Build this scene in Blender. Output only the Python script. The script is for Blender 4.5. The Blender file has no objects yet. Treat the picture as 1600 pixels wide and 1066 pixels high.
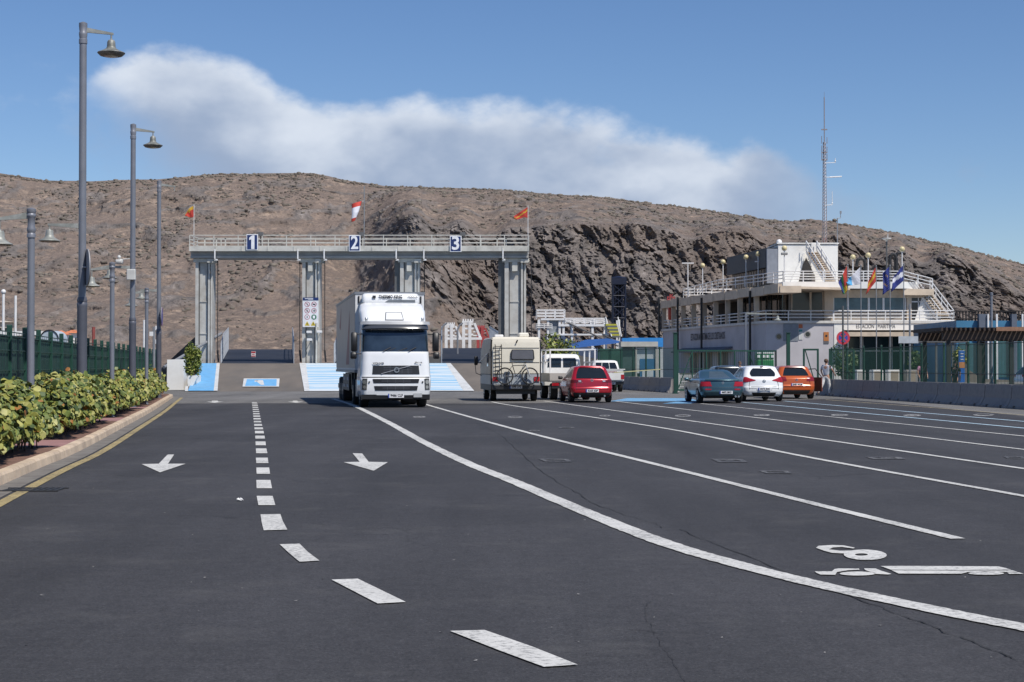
import bpy, bmesh, math, random
import numpy as np
from mathutils import Vector, Matrix
random.seed(7); np.random.seed(7)
SC = bpy.context.scene; COL = SC.collection
R = math.radians
# ---------------------------------------------------------------- camera, sky, sun, exposure
F, CAMH, YH = 2600.0, 1.47, 572.0          # focal length in photo pixels, eye height, horizon row (1600 x 1066 photo)
PITCH = math.atan((YH - 533) / F)
cam = bpy.data.cameras.new('camera'); cam.sensor_width = 36; cam.lens = F / 1600 * 36
cam.clip_start = 0.1; cam.clip_end = 6000
camo = bpy.data.objects.new('camera', cam); COL.objects.link(camo)
camo.location = (0, 0, CAMH); camo.rotation_euler = (R(90) + PITCH, 0, 0); SC.camera = camo
SUNV = Vector((.46, -.55, 1.0)).normalized()
SUN_EL = math.asin(SUNV.z); SUN_AZ = math.atan2(SUNV.x, SUNV.y)
SC.view_settings.view_transform = 'Standard'; SC.view_settings.look = 'None'
SC.view_settings.gamma = 1; SC.view_settings.use_curve_mapping = False
SC.view_settings.exposure = 0.3
SC.cycles.max_bounces = 6; SC.cycles.use_denoising = True
sun = bpy.data.lights.new('sun', 'SUN'); sun.energy = 3.9; sun.angle = R(.5); sun.color = (1, .95, .87)
suno = bpy.data.objects.new('sun', sun); COL.objects.link(suno)
suno.rotation_euler = (-SUNV).to_track_quat('-Z', 'Y').to_euler(); suno.location = (30, -30, 80)

def world():
    w = bpy.data.worlds.new('World'); SC.world = w; w.use_nodes = True
    nt = w.node_tree; nt.nodes.clear(); N = nt.nodes.new; L = nt.links.new
    def math_(op, a, b=None, clamp=False):
        n = N('ShaderNodeMath'); n.operation = op; n.use_clamp = clamp
        for i, v in enumerate((a, b)):
            if v is None: continue
            if isinstance(v, (int, float)): n.inputs[i].default_value = v
            else: L(v, n.inputs[i])
        return n.outputs[0]
    def ss(v, a, b):
        n = N('ShaderNodeMapRange'); n.interpolation_type = 'SMOOTHSTEP'; L(v, n.inputs['Value'])
        n.inputs['From Min'].default_value = a; n.inputs['From Max'].default_value = b
        return n.outputs[0]
    out = N('ShaderNodeOutputWorld')
    sky = N('ShaderNodeTexSky'); sky.sky_type = 'NISHITA'; sky.sun_disc = False
    sky.sun_elevation = SUN_EL; sky.sun_rotation = SUN_AZ
    sky.air_density = 1.0; sky.dust_density = .15; sky.ozone_density = 3.0; sky.altitude = 600
    hs = N('ShaderNodeHueSaturation'); hs.inputs['Saturation'].default_value = 1.10; L(sky.outputs[0], hs.inputs['Color'])
    gm = N('ShaderNodeMixRGB'); gm.blend_type = 'MULTIPLY'; gm.inputs[0].default_value = 1
    L(hs.outputs[0], gm.inputs[1]); gm.inputs[2].default_value = SKY_TINT
    bg = N('ShaderNodeBackground'); bg.inputs[1].default_value = SKY_STR; L(gm.outputs[0], bg.inputs[0])
    tc = N('ShaderNodeTexCoord'); sp = N('ShaderNodeSeparateXYZ'); L(tc.outputs['Generated'], sp.inputs[0])
    x, y, z = sp.outputs
    hor = math_('SQRT', math_('ADD', math_('MULTIPLY', x, x), math_('MULTIPLY', y, y)))
    az = math_('ARCTAN2', x, y); el = math_('DIVIDE', z, hor)
    # noise in (azimuth, elevation)
    cv = N('ShaderNodeCombineXYZ'); L(az, cv.inputs[0]); L(math_('MULTIPLY', el, 1.5), cv.inputs[1])
    def noise(scale, detail, rough, off):
        ma = N('ShaderNodeMapping'); ma.inputs['Location'].default_value = (off, off * .7, 0); L(cv.outputs[0], ma.inputs[0])
        n = N('ShaderNodeTexNoise'); n.inputs['Scale'].default_value = scale; n.inputs['Detail'].default_value = detail
        n.inputs['Roughness'].default_value = rough; L(ma.outputs[0], n.inputs['Vector']); return n.outputs[0]
    u = N('ShaderNodeMapRange'); L(az, u.inputs['Value']); u.inputs['From Min'].default_value = -.34; u.inputs['From Max'].default_value = .34
    fc = N('ShaderNodeFloatCurve'); c = fc.mapping.curves[0]
    tops = [(-.34, 440), (-.30, 330), (-.265, 200), (-.235, 118), (-.2, 92), (-.165, 110), (-.13, 158), (-.105, 172), (-.06, 165), (-.01, 176), (.04, 190), (.08, 206),
            (.11, 228), (.128, 246), (.145, 232), (.16, 250), (.178, 282), (.2, 302), (.23, 330), (.28, 420), (.34, 470)]
    pts = [((a + .34) / .68, (YH - t) / F / .25) for a, t in tops]
    while len(c.points) < len(pts): c.points.new(.5, .5)
    for p, q in zip(c.points, pts): p.location = q
    fc.mapping.update(); L(u.outputs[0], fc.inputs['Value'])
    top = math_('MULTIPLY', fc.outputs[0], .25)
    n1 = noise(18, 8, .55, 3.1); n2 = noise(46, 6, .55, 9.7); n3 = noise(9, 5, .55, 1.3); n4 = noise(14, 9, .6, 5.5); n5 = noise(11, 4, .5, 7.7)
    edge = math_('SUBTRACT', math_('ADD', top, math_('MULTIPLY', math_('SUBTRACT', n1, .5), .034)), el)
    edge = math_('ADD', edge, math_('MULTIPLY', math_('SUBTRACT', n2, .5), .013))
    dens = ss(edge, -.008, .007)
    lr = math_('MULTIPLY', ss(math_('ADD', az, math_('ADD', math_('MULTIPLY', math_('SUBTRACT', el, .115), .9), math_('MULTIPLY', math_('SUBTRACT', n1, .5), .06))), -.235, -.165), ss(az, .24, .13))
    dens = math_('MULTIPLY', dens, lr)
    bot = math_('ADD', ss(el, .07, .115), math_('MULTIPLY', ss(az, .06, -.2), .0))
    gaps = ss(math_('ADD', n3, math_('MULTIPLY', ss(edge, .0, .05), .2)), .20, .44)
    dens = math_('MULTIPLY', math_('MULTIPLY', dens, gaps), .97)
    # wispy edges to the left and stray dark scraps to the right
    wis = math_('MULTIPLY', ss(n4, .5, .75), math_('MULTIPLY', ss(az, -.17, -.27), math_('MULTIPLY', ss(el, .2, .15), ss(el, .085, .12))))
    dens = math_('MAXIMUM', dens, math_('MULTIPLY', wis, .35))
    scr = math_('MULTIPLY', ss(n1, .55, .72), math_('MULTIPLY', math_('MULTIPLY', ss(az, .16, .2), ss(az, .33, .27)), math_('MULTIPLY', ss(el, .125, .112), ss(el, .09, .103))))
    dens = math_('MAXIMUM', dens, math_('MULTIPLY', scr, .45))
    lit = ss(math_('ADD', math_('ADD', math_('MULTIPLY', math_('SUBTRACT', n1, .5), .10), math_('MULTIPLY', math_('SUBTRACT', n5, .5), .16)), math_('SUBTRACT', .030, edge)), -.035, .045)
    lit = math_('MULTIPLY', lit, ss(az, .21, .12))
    cm = N('ShaderNodeMixRGB'); L(lit, cm.inputs[0]); cm.inputs[1].default_value = CLOUD_D; cm.inputs[2].default_value = CLOUD_L
    bc = N('ShaderNodeBackground'); bc.inputs[1].default_value = 1.0; L(cm.outputs[0], bc.inputs[0])
    mx = N('ShaderNodeMixShader'); L(dens, mx.inputs[0]); L(bg.outputs[0], mx.inputs[1]); L(bc.outputs[0], mx.inputs[2])
    L(mx.outputs[0], out.inputs[0])
SKY_STR = .075; SKY_TINT = (.925, .965, 1.10, 1)
CLOUD_D = (.27,.34,.47, 1); CLOUD_L = (.58,.63,.71, 1)
world()

# ---------------------------------------------------------------- helpers
def W(px, py, d):
    "point of the photo's pixel (px, py) at depth d in front of the camera"
    cy = (533 - py) / F; ca, sa = math.cos(PITCH), math.sin(PITCH)
    k = d / (ca - cy * sa)
    return Vector(((px - 800) / F * k, d, CAMH + k * (sa + cy * ca)))
def G(px, py, z=0.0):
    cy = (533 - py) / F; ca, sa = math.cos(PITCH), math.sin(PITCH)
    k = (z - CAMH) / (sa + cy * ca)
    return Vector(((px - 800) / F * k, k * (ca - cy * sa), z))
def PX(px, d): return (px - 800) / F * d
def PZ(py, d): return W(800, py, d).z

MATS = {}
def mat(name, col, rough=.6, metal=0.0, var=.12, scale=3.0, bump=0.0, bscale=40.0, spec=.5, dirt=None, dirt_amt=.0, dirt_scale=1.5, coat=0.0, stretch=None):
    if name in MATS: return MATS[name]
    m = bpy.data.materials.new(name); m.use_nodes = True; nt = m.node_tree; b = nt.nodes['Principled BSDF']
    N = nt.nodes.new; L = nt.links.new
    b.inputs['Roughness'].default_value = rough; b.inputs['Metallic'].default_value = metal
    b.inputs['Specular IOR Level'].default_value = spec; b.inputs['Coat Weight'].default_value = coat
    tc = N('ShaderNodeTexCoord'); vec = tc.outputs['Object']
    if stretch:
        mp = N('ShaderNodeMapping'); mp.inputs['Scale'].default_value = stretch; L(vec, mp.inputs[0]); vec = mp.outputs[0]
    n = N('ShaderNodeTexNoise'); n.inputs['Scale'].default_value = scale; n.inputs['Detail'].default_value = 5; L(vec, n.inputs['Vector'])
    r = N('ShaderNodeMapRange'); L(n.outputs[0], r.inputs['Value']); r.inputs['From Min'].default_value = .3; r.inputs['From Max'].default_value = .7
    r.inputs['To Min'].default_value = 1 - var; r.inputs['To Max'].default_value = 1 + var
    mu = N('ShaderNodeVectorMath'); mu.operation = 'SCALE'; mu.inputs[0].default_value = col[:3]; L(r.outputs[0], mu.inputs['Scale'])
    c = mu.outputs[0]
    if dirt:
        n2 = N('ShaderNodeTexNoise'); n2.inputs['Scale'].default_value = dirt_scale; n2.inputs['Detail'].default_value = 8; n2.inputs['Roughness'].default_value = .65; L(vec, n2.inputs['Vector'])
        r2 = N('ShaderNodeMapRange'); L(n2.outputs[0], r2.inputs['Value']); r2.inputs['From Min'].default_value = .45; r2.inputs['From Max'].default_value = .7
        r2.inputs['To Max'].default_value = dirt_amt
        mm = N('ShaderNodeMixRGB'); L(r2.outputs[0], mm.inputs[0]); L(c, mm.inputs[1]); mm.inputs[2].default_value = (*dirt, 1); c = mm.outputs[0]
    L(c, b.inputs['Base Color'])
    if bump:
        n3 = N('ShaderNodeTexNoise'); n3.inputs['Scale'].default_value = bscale; n3.inputs['Detail'].default_value = 6; L(vec, n3.inputs['Vector'])
        bp = N('ShaderNodeBump'); bp.inputs['Strength'].default_value = bump; bp.inputs['Distance'].default_value = .02; L(n3.outputs[0], bp.inputs['Height'])
        L(bp.outputs[0], b.inputs['Normal'])
    MATS[name] = m; return m

class B:
    def __init__(s): s.v = []; s.f = []; s.mi = []; s.m = 0; s.sm = []; s.smooth = False
    def add(s, vs, fs):
        o = len(s.v); s.v += [tuple(p) for p in vs]
        for f in fs: s.f.append([i + o for i in f]); s.mi.append(s.m); s.sm.append(s.smooth)
        return s
    def box(s, x0, x1, y0, y1, z0, z1):
        x0, x1 = min(x0, x1), max(x0, x1); y0, y1 = min(y0, y1), max(y0, y1); z0, z1 = min(z0, z1), max(z0, z1)
        return s.add([(x0,y0,z0),(x1,y0,z0),(x1,y1,z0),(x0,y1,z0),(x0,y0,z1),(x1,y0,z1),(x1,y1,z1),(x0,y1,z1)],
              [(3,2,1,0),(4,5,6,7),(0,1,5,4),(1,2,6,5),(2,3,7,6),(3,0,4,7)])
    def rbox(s, x0, x1, y0, y1, z0, z1, r=.03):
        "box with its edges along z and the top rounded off by a chamfer"
        def ring(i, z): return [(x0+i+r*0, y0+r+0, z)]
        def loop(ins, z):
            a, b_, c, d = x0+ins, x1-ins, y0+ins, y1-ins; q = r
            return [(a+q,c,z),(b_-q,c,z),(b_,c+q,z),(b_,d-q,z),(b_-q,d,z),(a+q,d,z),(a,d-q,z),(a,c+q,z)]
        return s.rings([loop(r*.7, z0), loop(0, z0+r), loop(0, z1-r), loop(r*.7, z1)], True)
    def prism(s, poly, z0, z1):
        n = len(poly); a = sum(poly[i][0]*poly[(i+1)%n][1]-poly[(i+1)%n][0]*poly[i][1] for i in range(n))
        if a < 0: poly = poly[::-1]
        return s.add([(p[0],p[1],z0) for p in poly]+[(p[0],p[1],z1) for p in poly],
              [tuple(range(n-1,-1,-1)), tuple(range(n,2*n))]+[(i,(i+1)%n,n+(i+1)%n,n+i) for i in range(n)])
    def extr(s, poly, axis, a0, a1):
        "polygon in the plane normal to axis ('x': poly=(y,z); 'y': poly=(x,z)), extruded a0..a1"
        n = len(poly); P = (lambda p,a: (a,p[0],p[1])) if axis == 'x' else (lambda p,a: (p[0],a,p[1]))
        return s.add([P(p,a0) for p in poly]+[P(p,a1) for p in poly],
              [tuple(range(n-1,-1,-1)), tuple(range(n,2*n))]+[(i,(i+1)%n,n+(i+1)%n,n+i) for i in range(n)])
    def rings(s, rs, cap=True, closed=True):
        n = len(rs[0]); vs = [p for r in rs for p in r]; fs = []
        for k in range(len(rs)-1):
            for i in range(n if closed else n-1):
                j = (i+1) % n; fs.append((k*n+i, k*n+j, (k+1)*n+j, (k+1)*n+i))
        if cap: fs += [tuple(range(n-1,-1,-1)), tuple(range((len(rs)-1)*n, len(rs)*n))]
        return s.add(vs, fs)
    def tube(s, p0, p1, r, r2=None, n=8, cap=True):
        p0, p1 = Vector(p0), Vector(p1); r2 = r if r2 is None else r2
        d = (p1-p0).normalized(); a = d.orthogonal().normalized(); b_ = d.cross(a)
        rs = [[tuple(p + (a*math.cos(t)+b_*math.sin(t))*q) for t in [2*math.pi*i/n for i in range(n)]] for p, q in ((p0,r),(p1,r2))]
        sm = s.smooth; s.smooth = n > 5; s.rings(rs, cap); s.smooth = sm; return s
    def path(s, pts, r, n=8):
        for a, b_ in zip(pts, pts[1:]): s.tube(a, b_, r, n=n)
        return s
    def lathe(s, prof, c=(0,0,0), n=16, cap=True):
        sm = s.smooth; s.smooth = True
        s.rings([[(c[0]+r*math.cos(2*math.pi*i/n), c[1]+r*math.sin(2*math.pi*i/n), c[2]+z) for i in range(n)] for r, z in prof], cap)
        s.smooth = sm; return s
    def ball(s, c, r, n=12, k=8, sz=1.0):
        return s.lathe([(max(r*math.sin(math.pi*i/k), .001), -r*sz*math.cos(math.pi*i/k)) for i in range(k+1)], c, n)
    def wheel(s, x0, x1, y, z, r, n=20, hub=0.0):
        "disc with axis along x"
        rs = []
        for x, q in ((x0, r*.9), (x0+(x1-x0)*.12, r), (x0+(x1-x0)*.88, r), (x1, r*.9)):
            rs.append([(x, y+q*math.cos(2*math.pi*i/n), z+q*math.sin(2*math.pi*i/n)) for i in range(n)])
        return s.rings(rs, True)
    def disc(s, c, nrm, r, n=24, r0=0.0):
        c = Vector(c); d = Vector(nrm).normalized(); a = d.orthogonal().normalized(); b_ = d.cross(a)
        ring = lambda q: [tuple(c+(a*math.cos(2*math.pi*i/n)+b_*math.sin(2*math.pi*i/n))*q) for i in range(n)]
        if r0: return s.add(ring(r0)+ring(r), [(i,n+i,n+(i+1)%n,(i+1)%n) for i in range(n)])
        return s.add(ring(r), [tuple(range(n))])
    def quad(s, *p): return s.add(p, [tuple(range(len(p)))])
    def poly(s, pts, z): return s.add([(p[0],p[1],z) for p in pts], [tuple(range(len(pts)))])
    def strip(s, pts, w, z):
        vs = []; n = len(pts); fs = []
        for i, p in enumerate(pts):
            a = Vector(pts[max(i-1,0)][:2]); b_ = Vector(pts[min(i+1,n-1)][:2]); d = (b_-a).normalized(); q = Vector((-d.y, d.x))*w*.5
            vs += [(p[0]+q.x,p[1]+q.y,z),(p[0]-q.x,p[1]-q.y,z)]
        for i in range(n-1): fs.append((2*i+1,2*i+3,2*i+2,2*i))
        return s.add(vs, fs)
    def rail(s, pts, h, bars=(1.0,), gap=1.5, r=.03, rp=.03, n=6):
        for a, b_ in zip(pts, pts[1:]):
            a, b_ = Vector(a), Vector(b_); k = max(1, round((b_-a).length/gap))
            for q in bars: s.tube(a+Vector((0,0,h*q)), b_+Vector((0,0,h*q)), r, n=n)
            for i in range(k+1):
                p = a.lerp(b_, i/k); s.tube(p, p+Vector((0,0,h)), rp, n=n)
        return s
    def obj(s, name, m=None, parent=None, sharp=40, loc=None):
        me = bpy.data.meshes.new(name)
        if loc is not None: s.v = [(a-loc[0], b_-loc[1], c-loc[2]) for a, b_, c in s.v]
        me.from_pydata(s.v, [], s.f)
        ms = m if isinstance(m, (list, tuple)) else [m]
        for q in ms: me.materials.append(q)
        me.polygons.foreach_set('material_index', s.mi)
        me.polygons.foreach_set('use_smooth', s.sm)
        me.update()
        if any(s.sm): me.set_sharp_from_angle(angle=R(sharp))
        o = bpy.data.objects.new(name, me); COL.objects.link(o)
        if parent: o.parent = parent
        if loc is not None: o.location = loc
        return o
def tag(o, label=None, cat=None, group=None, kind=None):
    if label: o['label'] = label
    if cat: o['category'] = cat
    if group: o['group'] = group
    if kind: o['kind'] = kind
    return o
def thing(name, label, cat, loc=(0,0,0), rz=0.0, group=None):
    o = bpy.data.objects.new(name, None); COL.objects.link(o); o.location = loc; o.rotation_euler = (0,0,rz)
    o.empty_display_size = .2
    return tag(o, label, cat, group)
def struct(o): o['kind'] = 'structure'; return o
def dup(root, loc=None, rz=None, label=None, group=None):
    def cp(o, par):
        c = o.copy(); COL.objects.link(c)
        if par: c.parent = par
        for ch in list(o.children): cp(ch, c)
        return c
    r = cp(root, None)
    if loc is not None: r.location = loc
    if rz is not None: r.rotation_euler = (0,0,rz)
    if label: r['label'] = label
    if group: r['group'] = group
    return r
def text(name, s, size, m, parent=None, loc=(0,0,0), rz=0.0, width=None, bold=0.0, flat=False, depth=.004, spacing=1.0):
    cu = bpy.data.curves.new('txt', 'FONT'); cu.body = s; cu.size = size; cu.align_x = 'CENTER'; cu.align_y = 'CENTER'
    cu.extrude = depth; cu.offset = bold; cu.space_character = spacing; cu.resolution_u = 3
    t = bpy.data.objects.new('txt', cu); COL.objects.link(t)
    dg = bpy.context.evaluated_depsgraph_get(); me = bpy.data.meshes.new_from_object(t.evaluated_get(dg))
    bpy.data.objects.remove(t); bpy.data.curves.remove(cu)
    co = np.empty(len(me.vertices)*3); me.vertices.foreach_get('co', co); co = co.reshape(-1,3)
    if width:
        w0 = co[:,0].max()-co[:,0].min()
        if w0 > 0: co[:,0] *= width/w0
    if not flat: co = np.stack([co[:,0], -co[:,2], co[:,1]], 1)
    me.vertices.foreach_set('co', co.ravel()); me.materials.clear(); me.materials.append(m); me.update(); me.name = name
    o = bpy.data.objects.new(name, me); COL.objects.link(o); o.location = loc; o.rotation_euler = (0,0,rz)
    if parent: o.parent = parent
    return o
def ordn(i): return ['first','second','third','fourth','fifth','sixth','seventh','eighth','ninth','tenth','eleventh','twelfth','thirteenth','fourteenth','fifteenth','sixteenth'][i]
def catmull(pts, k=6):
    out = []; n = len(pts)
    for i in range(n-1):
        p0, p1, p2, p3 = [Vector(pts[max(0,min(n-1,j))]) for j in (i-1,i,i+1,i+2)]
        for q in range(k):
            t = q/k; out.append(.5*((2*p1)+(p2-p0)*t+(2*p0-5*p1+4*p2-p3)*t*t+(3*p1-p0-3*p2+p3)*t**3))
    out.append(Vector(pts[-1])); return out

# a body given as a stack of rounded plan outlines: rows (z, y_near, y_far, half_width, near corner r, far corner r)
class Plan:
    def __init__(s, rows, bow=.05, bowf=.08): s.rows = rows; s.bow = bow; s.bowf = bowf
    def at(s, z):
        r = s.rows
        if z <= r[0][0]: return r[0]
        for a, b_ in zip(r, r[1:]):
            if z <= b_[0]:
                t = (z-a[0])/(b_[0]-a[0]); return tuple(p+(q-p)*t for p, q in zip(a, b_))
        return r[-1]
    def S(s, t, z):
        sg = -1 if t < 0 else 1; t = abs(t); _, yb, yf, w, rb, rf = s.at(z)
        bb = s.bow*min(1, w); bf = s.bowf*min(1, w)
        if t <= 1: x = t*(w-rb); y = yb+bb*(x/w)**2
        elif t <= 2: a = (t-1)*math.pi/2; x = w-rb+rb*math.sin(a); y = yb+bb*((w-rb)/w)**2+rb*(1-math.cos(a))
        elif t <= 3:
            y0 = yb+bb*((w-rb)/w)**2+rb; y1 = yf-bf*((w-rf)/w)**2-rf; x = w; y = y0+(y1-y0)*(t-2)
        elif t <= 4: a = (t-3)*math.pi/2; x = w-rf+rf*math.cos(a); y = yf-bf*((w-rf)/w)**2-rf*(1-math.sin(a))
        else: x = (5-t)*(w-rf); y = yf-bf*(x/w)**2
        return Vector((sg*x, y, z))
    def Nn(s, t, z):
        e = .004; tt = min(max(abs(t), .01), 4.99)*(-1 if t < 0 else 1)
        du = s.S(tt+e, z)-s.S(tt-e, z); dv = s.S(tt, z+.006)-s.S(tt, z-.006)
        n = du.cross(dv)
        return n.normalized() if n.length > 1e-9 else Vector((0,-1,0))
    def body(s, b, sub=3):
        zs = []
        for a, c in zip(s.rows, s.rows[1:]):
            for k in range(sub): zs.append(a[0]+(c[0]-a[0])*k/sub)
        zs.append(s.rows[-1][0])
        ts = [i/6 for i in range(6)]+[1+i/6 for i in range(6)]+[2+i/8 for i in range(8)]+[3+i/6 for i in range(6)]+[4+i/6 for i in range(6)]
        full = ts+[5]+[-t for t in ts[:0:-1]]
        sm = b.smooth; b.smooth = True
        b.rings([[tuple(s.S(t, z)) for t in full] for z in zs], True); b.smooth = sm; return b
    def patch(s, b, t0, t1, z0, z1, off=.006, nt=10, nz=6, trim=None, side=.0):
        "surface patch t0..t1 x z0..z1 lying off above the body; trim(u,v) -> (u,v) reshapes it"
        vs = []
        for j in range(nz+1):
            for i in range(nt+1):
                u, v = i/nt, j/nz
                if trim: u, v = trim(u, v)
                t, z = t0+(t1-t0)*u, z0+(z1-z0)*v
                vs.append(tuple(s.S(t, z)+s.Nn(t, z)*off))
        fs = [(j*(nt+1)+i, j*(nt+1)+i+1, (j+1)*(nt+1)+i+1, (j+1)*(nt+1)+i) for j in range(nz) for i in range(nt)]
        sm = b.smooth; b.smooth = True; b.add(vs, fs); b.smooth = sm; return b
def taper(a, b_):      # top edge inset by a on the left, b on the right
    return lambda u, v: (a*v+u*(1-(a+b_)*v), v)

# shared materials
def leafmat(name, col):
    m = mat(name, col, .55, var=.25, scale=9)
    return m
ASPH = (.042, .041, .044)
white_paint = mat('white_paint', (.74,.74,.73), .35, var=.04)
black_plastic = mat('black_plastic', (.018,.018,.02), .5, var=.2)
rubber = mat('rubber', (.02,.02,.021), .85, var=.2)
rim_metal = mat('rim_metal', (.42,.43,.45), .35, .8)
glass_dark = mat('dark_glass', (.012,.016,.02), .06, var=.1, spec=.6)
glass_blue = mat('window_glass', (.05,.085,.11), .08, var=.3, scale=.8, spec=.7)
tail_red = mat('tail_lens_red', (.32,.012,.02), .18, var=.1)
clear_lens = mat('clear_lens', (.5,.52,.55), .12, .3)
plate_white = mat('plate_white', (.72,.72,.74), .4, var=.03)
ink = mat('ink', (.02,.02,.025), .6)
galv = mat('galvanised_steel', (.28,.29,.31), .5, .35, var=.12, scale=2, dirt=(.16,.15,.14), dirt_amt=.5)
pole_grey = mat('pole_grey', (.19,.2,.23), .45, .2, var=.1)
pole_dark = mat('pole_sleeve_grey', (.10,.105,.13), .5, .2, var=.12)
bell_grey = mat('bell_grey', (.24,.25,.23), .5, .2, var=.18, scale=6, dirt=(.5,.5,.48), dirt_amt=.5, dirt_scale=5)
green_steel = mat('green_steel', (.010,.052,.036), .5, var=.15)
green_screen = mat('green_screen', (.010,.050,.040), .7, var=.3, scale=1.2, dirt=(.04,.06,.05), dirt_amt=.5, dirt_scale=.6)
concrete = mat('concrete', (.30,.285,.27), .9, var=.15, scale=1.2, bump=.3, bscale=20, dirt=(.15,.14,.14), dirt_amt=.7, dirt_scale=1.2)
barrier_conc = mat('barrier_concrete', (.31,.285,.265), .9, var=.15, scale=1.5, bump=.35, bscale=18, dirt=(.15,.14,.145), dirt_amt=.7, dirt_scale=1.6)
white_wall = mat('white_render', (.76,.75,.72), .85, var=.05, scale=.6, dirt=(.5,.47,.43), dirt_amt=.35, dirt_scale=.8)
white_steel = mat('white_steel', (.72,.72,.72), .45, var=.06, dirt=(.4,.3,.22), dirt_amt=.3, dirt_scale=2)
# ---------------------------------------------------------------- ground, road, markings
def asphalt(name, col, patch=.25, cracks=True, specks=True):
    m = bpy.data.materials.new(name); m.use_nodes = True; nt = m.node_tree; b = nt.nodes['Principled BSDF']; N = nt.nodes.new; L = nt.links.new
    b.inputs['Roughness'].default_value = .82; b.inputs['Specular IOR Level'].default_value = .35
    tc = N('ShaderNodeTexCoord'); P = tc.outputs['Object']
    def noise(sc, det, ro=.6, stretch=None):
        v = P
        if stretch: mp = N('ShaderNodeMapping'); mp.inputs['Scale'].default_value = stretch; mp.inputs['Rotation'].default_value = (0,0,R(-9)); L(P, mp.inputs[0]); v = mp.outputs[0]
        n = N('ShaderNodeTexNoise'); n.inputs['Scale'].default_value = sc; n.inputs['Detail'].default_value = det; n.inputs['Roughness'].default_value = ro; L(v, n.inputs['Vector']); return n.outputs[0]
    def rng(v, a, b_, c, d):
        r = N('ShaderNodeMapRange'); L(v, r.inputs['Value'])
        for k, q in zip(('From Min','From Max','To Min','To Max'), (a,b_,c,d)): r.inputs[k].default_value = q
        return r.outputs[0]
    def mul(a, c):
        r = N('ShaderNodeMath'); r.operation = 'MULTIPLY'; L(a, r.inputs[0]); L(c, r.inputs[1]); return r.outputs[0]
    big = rng(noise(.13, 6), .3, .7, 1-patch, 1+patch)
    lane = rng(noise(.5, 5, .6, (1.6,.12,1)), .3, .7, .80, 1.2)
    fine = mul(rng(noise(60, 3, .7), .25, .75, .40, 1.7), rng(noise(24, 4, .8), .3, .7, .66, 1.36))
    mid = rng(noise(7, 6, .7), .3, .7, .82, 1.2)
    k = mul(mul(big, lane), mul(fine, mid))
    base = N('ShaderNodeVectorMath'); base.operation = 'SCALE'; base.inputs[0].default_value = col; L(k, base.inputs['Scale'])
    c = base.outputs[0]
    def mix(f, c, col2):
        mm = N('ShaderNodeMixRGB'); L(f, mm.inputs[0]); L(c, mm.inputs[1]); mm.inputs[2].default_value = (*col2, 1); return mm.outputs[0]
    # dusty pale patches
    c = mix(rng(noise(.9, 7, .7), .54, .8, 0, .42), c, (.12,.115,.11))
    # dark oil stains
    c = mix(rng(noise(.42, 4, .5, (1,.35,1)), .62, .74, 0, .5), c, (.02,.02,.021))
    if specks:
        v = N('ShaderNodeTexVoronoi'); v.inputs['Scale'].default_value = 55; L(P, v.inputs['Vector'])
        sp = rng(v.outputs['Distance'], .16, .10, 0, 1)
        sel = N('ShaderNodeMath'); sel.operation = 'GREATER_THAN'; sx = N('ShaderNodeSeparateColor'); L(v.outputs['Color'], sx.inputs[0]); L(sx.outputs[0], sel.inputs[0]); sel.inputs[1].default_value = .80
        c = mix(mul(mul(sp, sel.outputs[0]), rng(noise(2.5,2), .4, .6, .1, .8)), c, (.24,.23,.22))
    if cracks:
        wv = N('ShaderNodeTexNoise'); wv.inputs['Scale'].default_value = 1.6; wv.inputs['Detail'].default_value = 6; L(P, wv.inputs['Vector'])
        ad = N('ShaderNodeVectorMath'); ad.operation = 'MULTIPLY_ADD'; L(wv.outputs['Color'], ad.inputs[0]); ad.inputs[1].default_value = (1.1,1.1,0); L(P, ad.inputs[2])
        vo = N('ShaderNodeTexVoronoi'); vo.feature = 'DISTANCE_TO_EDGE'; vo.inputs['Scale'].default_value = .2; L(ad.outputs[0], vo.inputs['Vector'])
        c = mix(mul(rng(vo.outputs['Distance'], .0045, .0018, 0, .5), rng(noise(.25, 3), .5, .62, 0, 1)), c, (.012,.012,.012))
    L(c, b.inputs['Base Color'])
    bp = N('ShaderNodeBump'); bp.inputs['Strength'].default_value = .5; bp.inputs['Distance'].default_value = .008; L(noise(75, 4, .75), bp.inputs['Height']); L(bp.outputs[0], b.inputs['Normal'])
    return m
asphalt_m = asphalt('asphalt', ASPH)
apron_m = asphalt('worn_apron_asphalt', (.135,.13,.125), .2, True, False)
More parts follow.
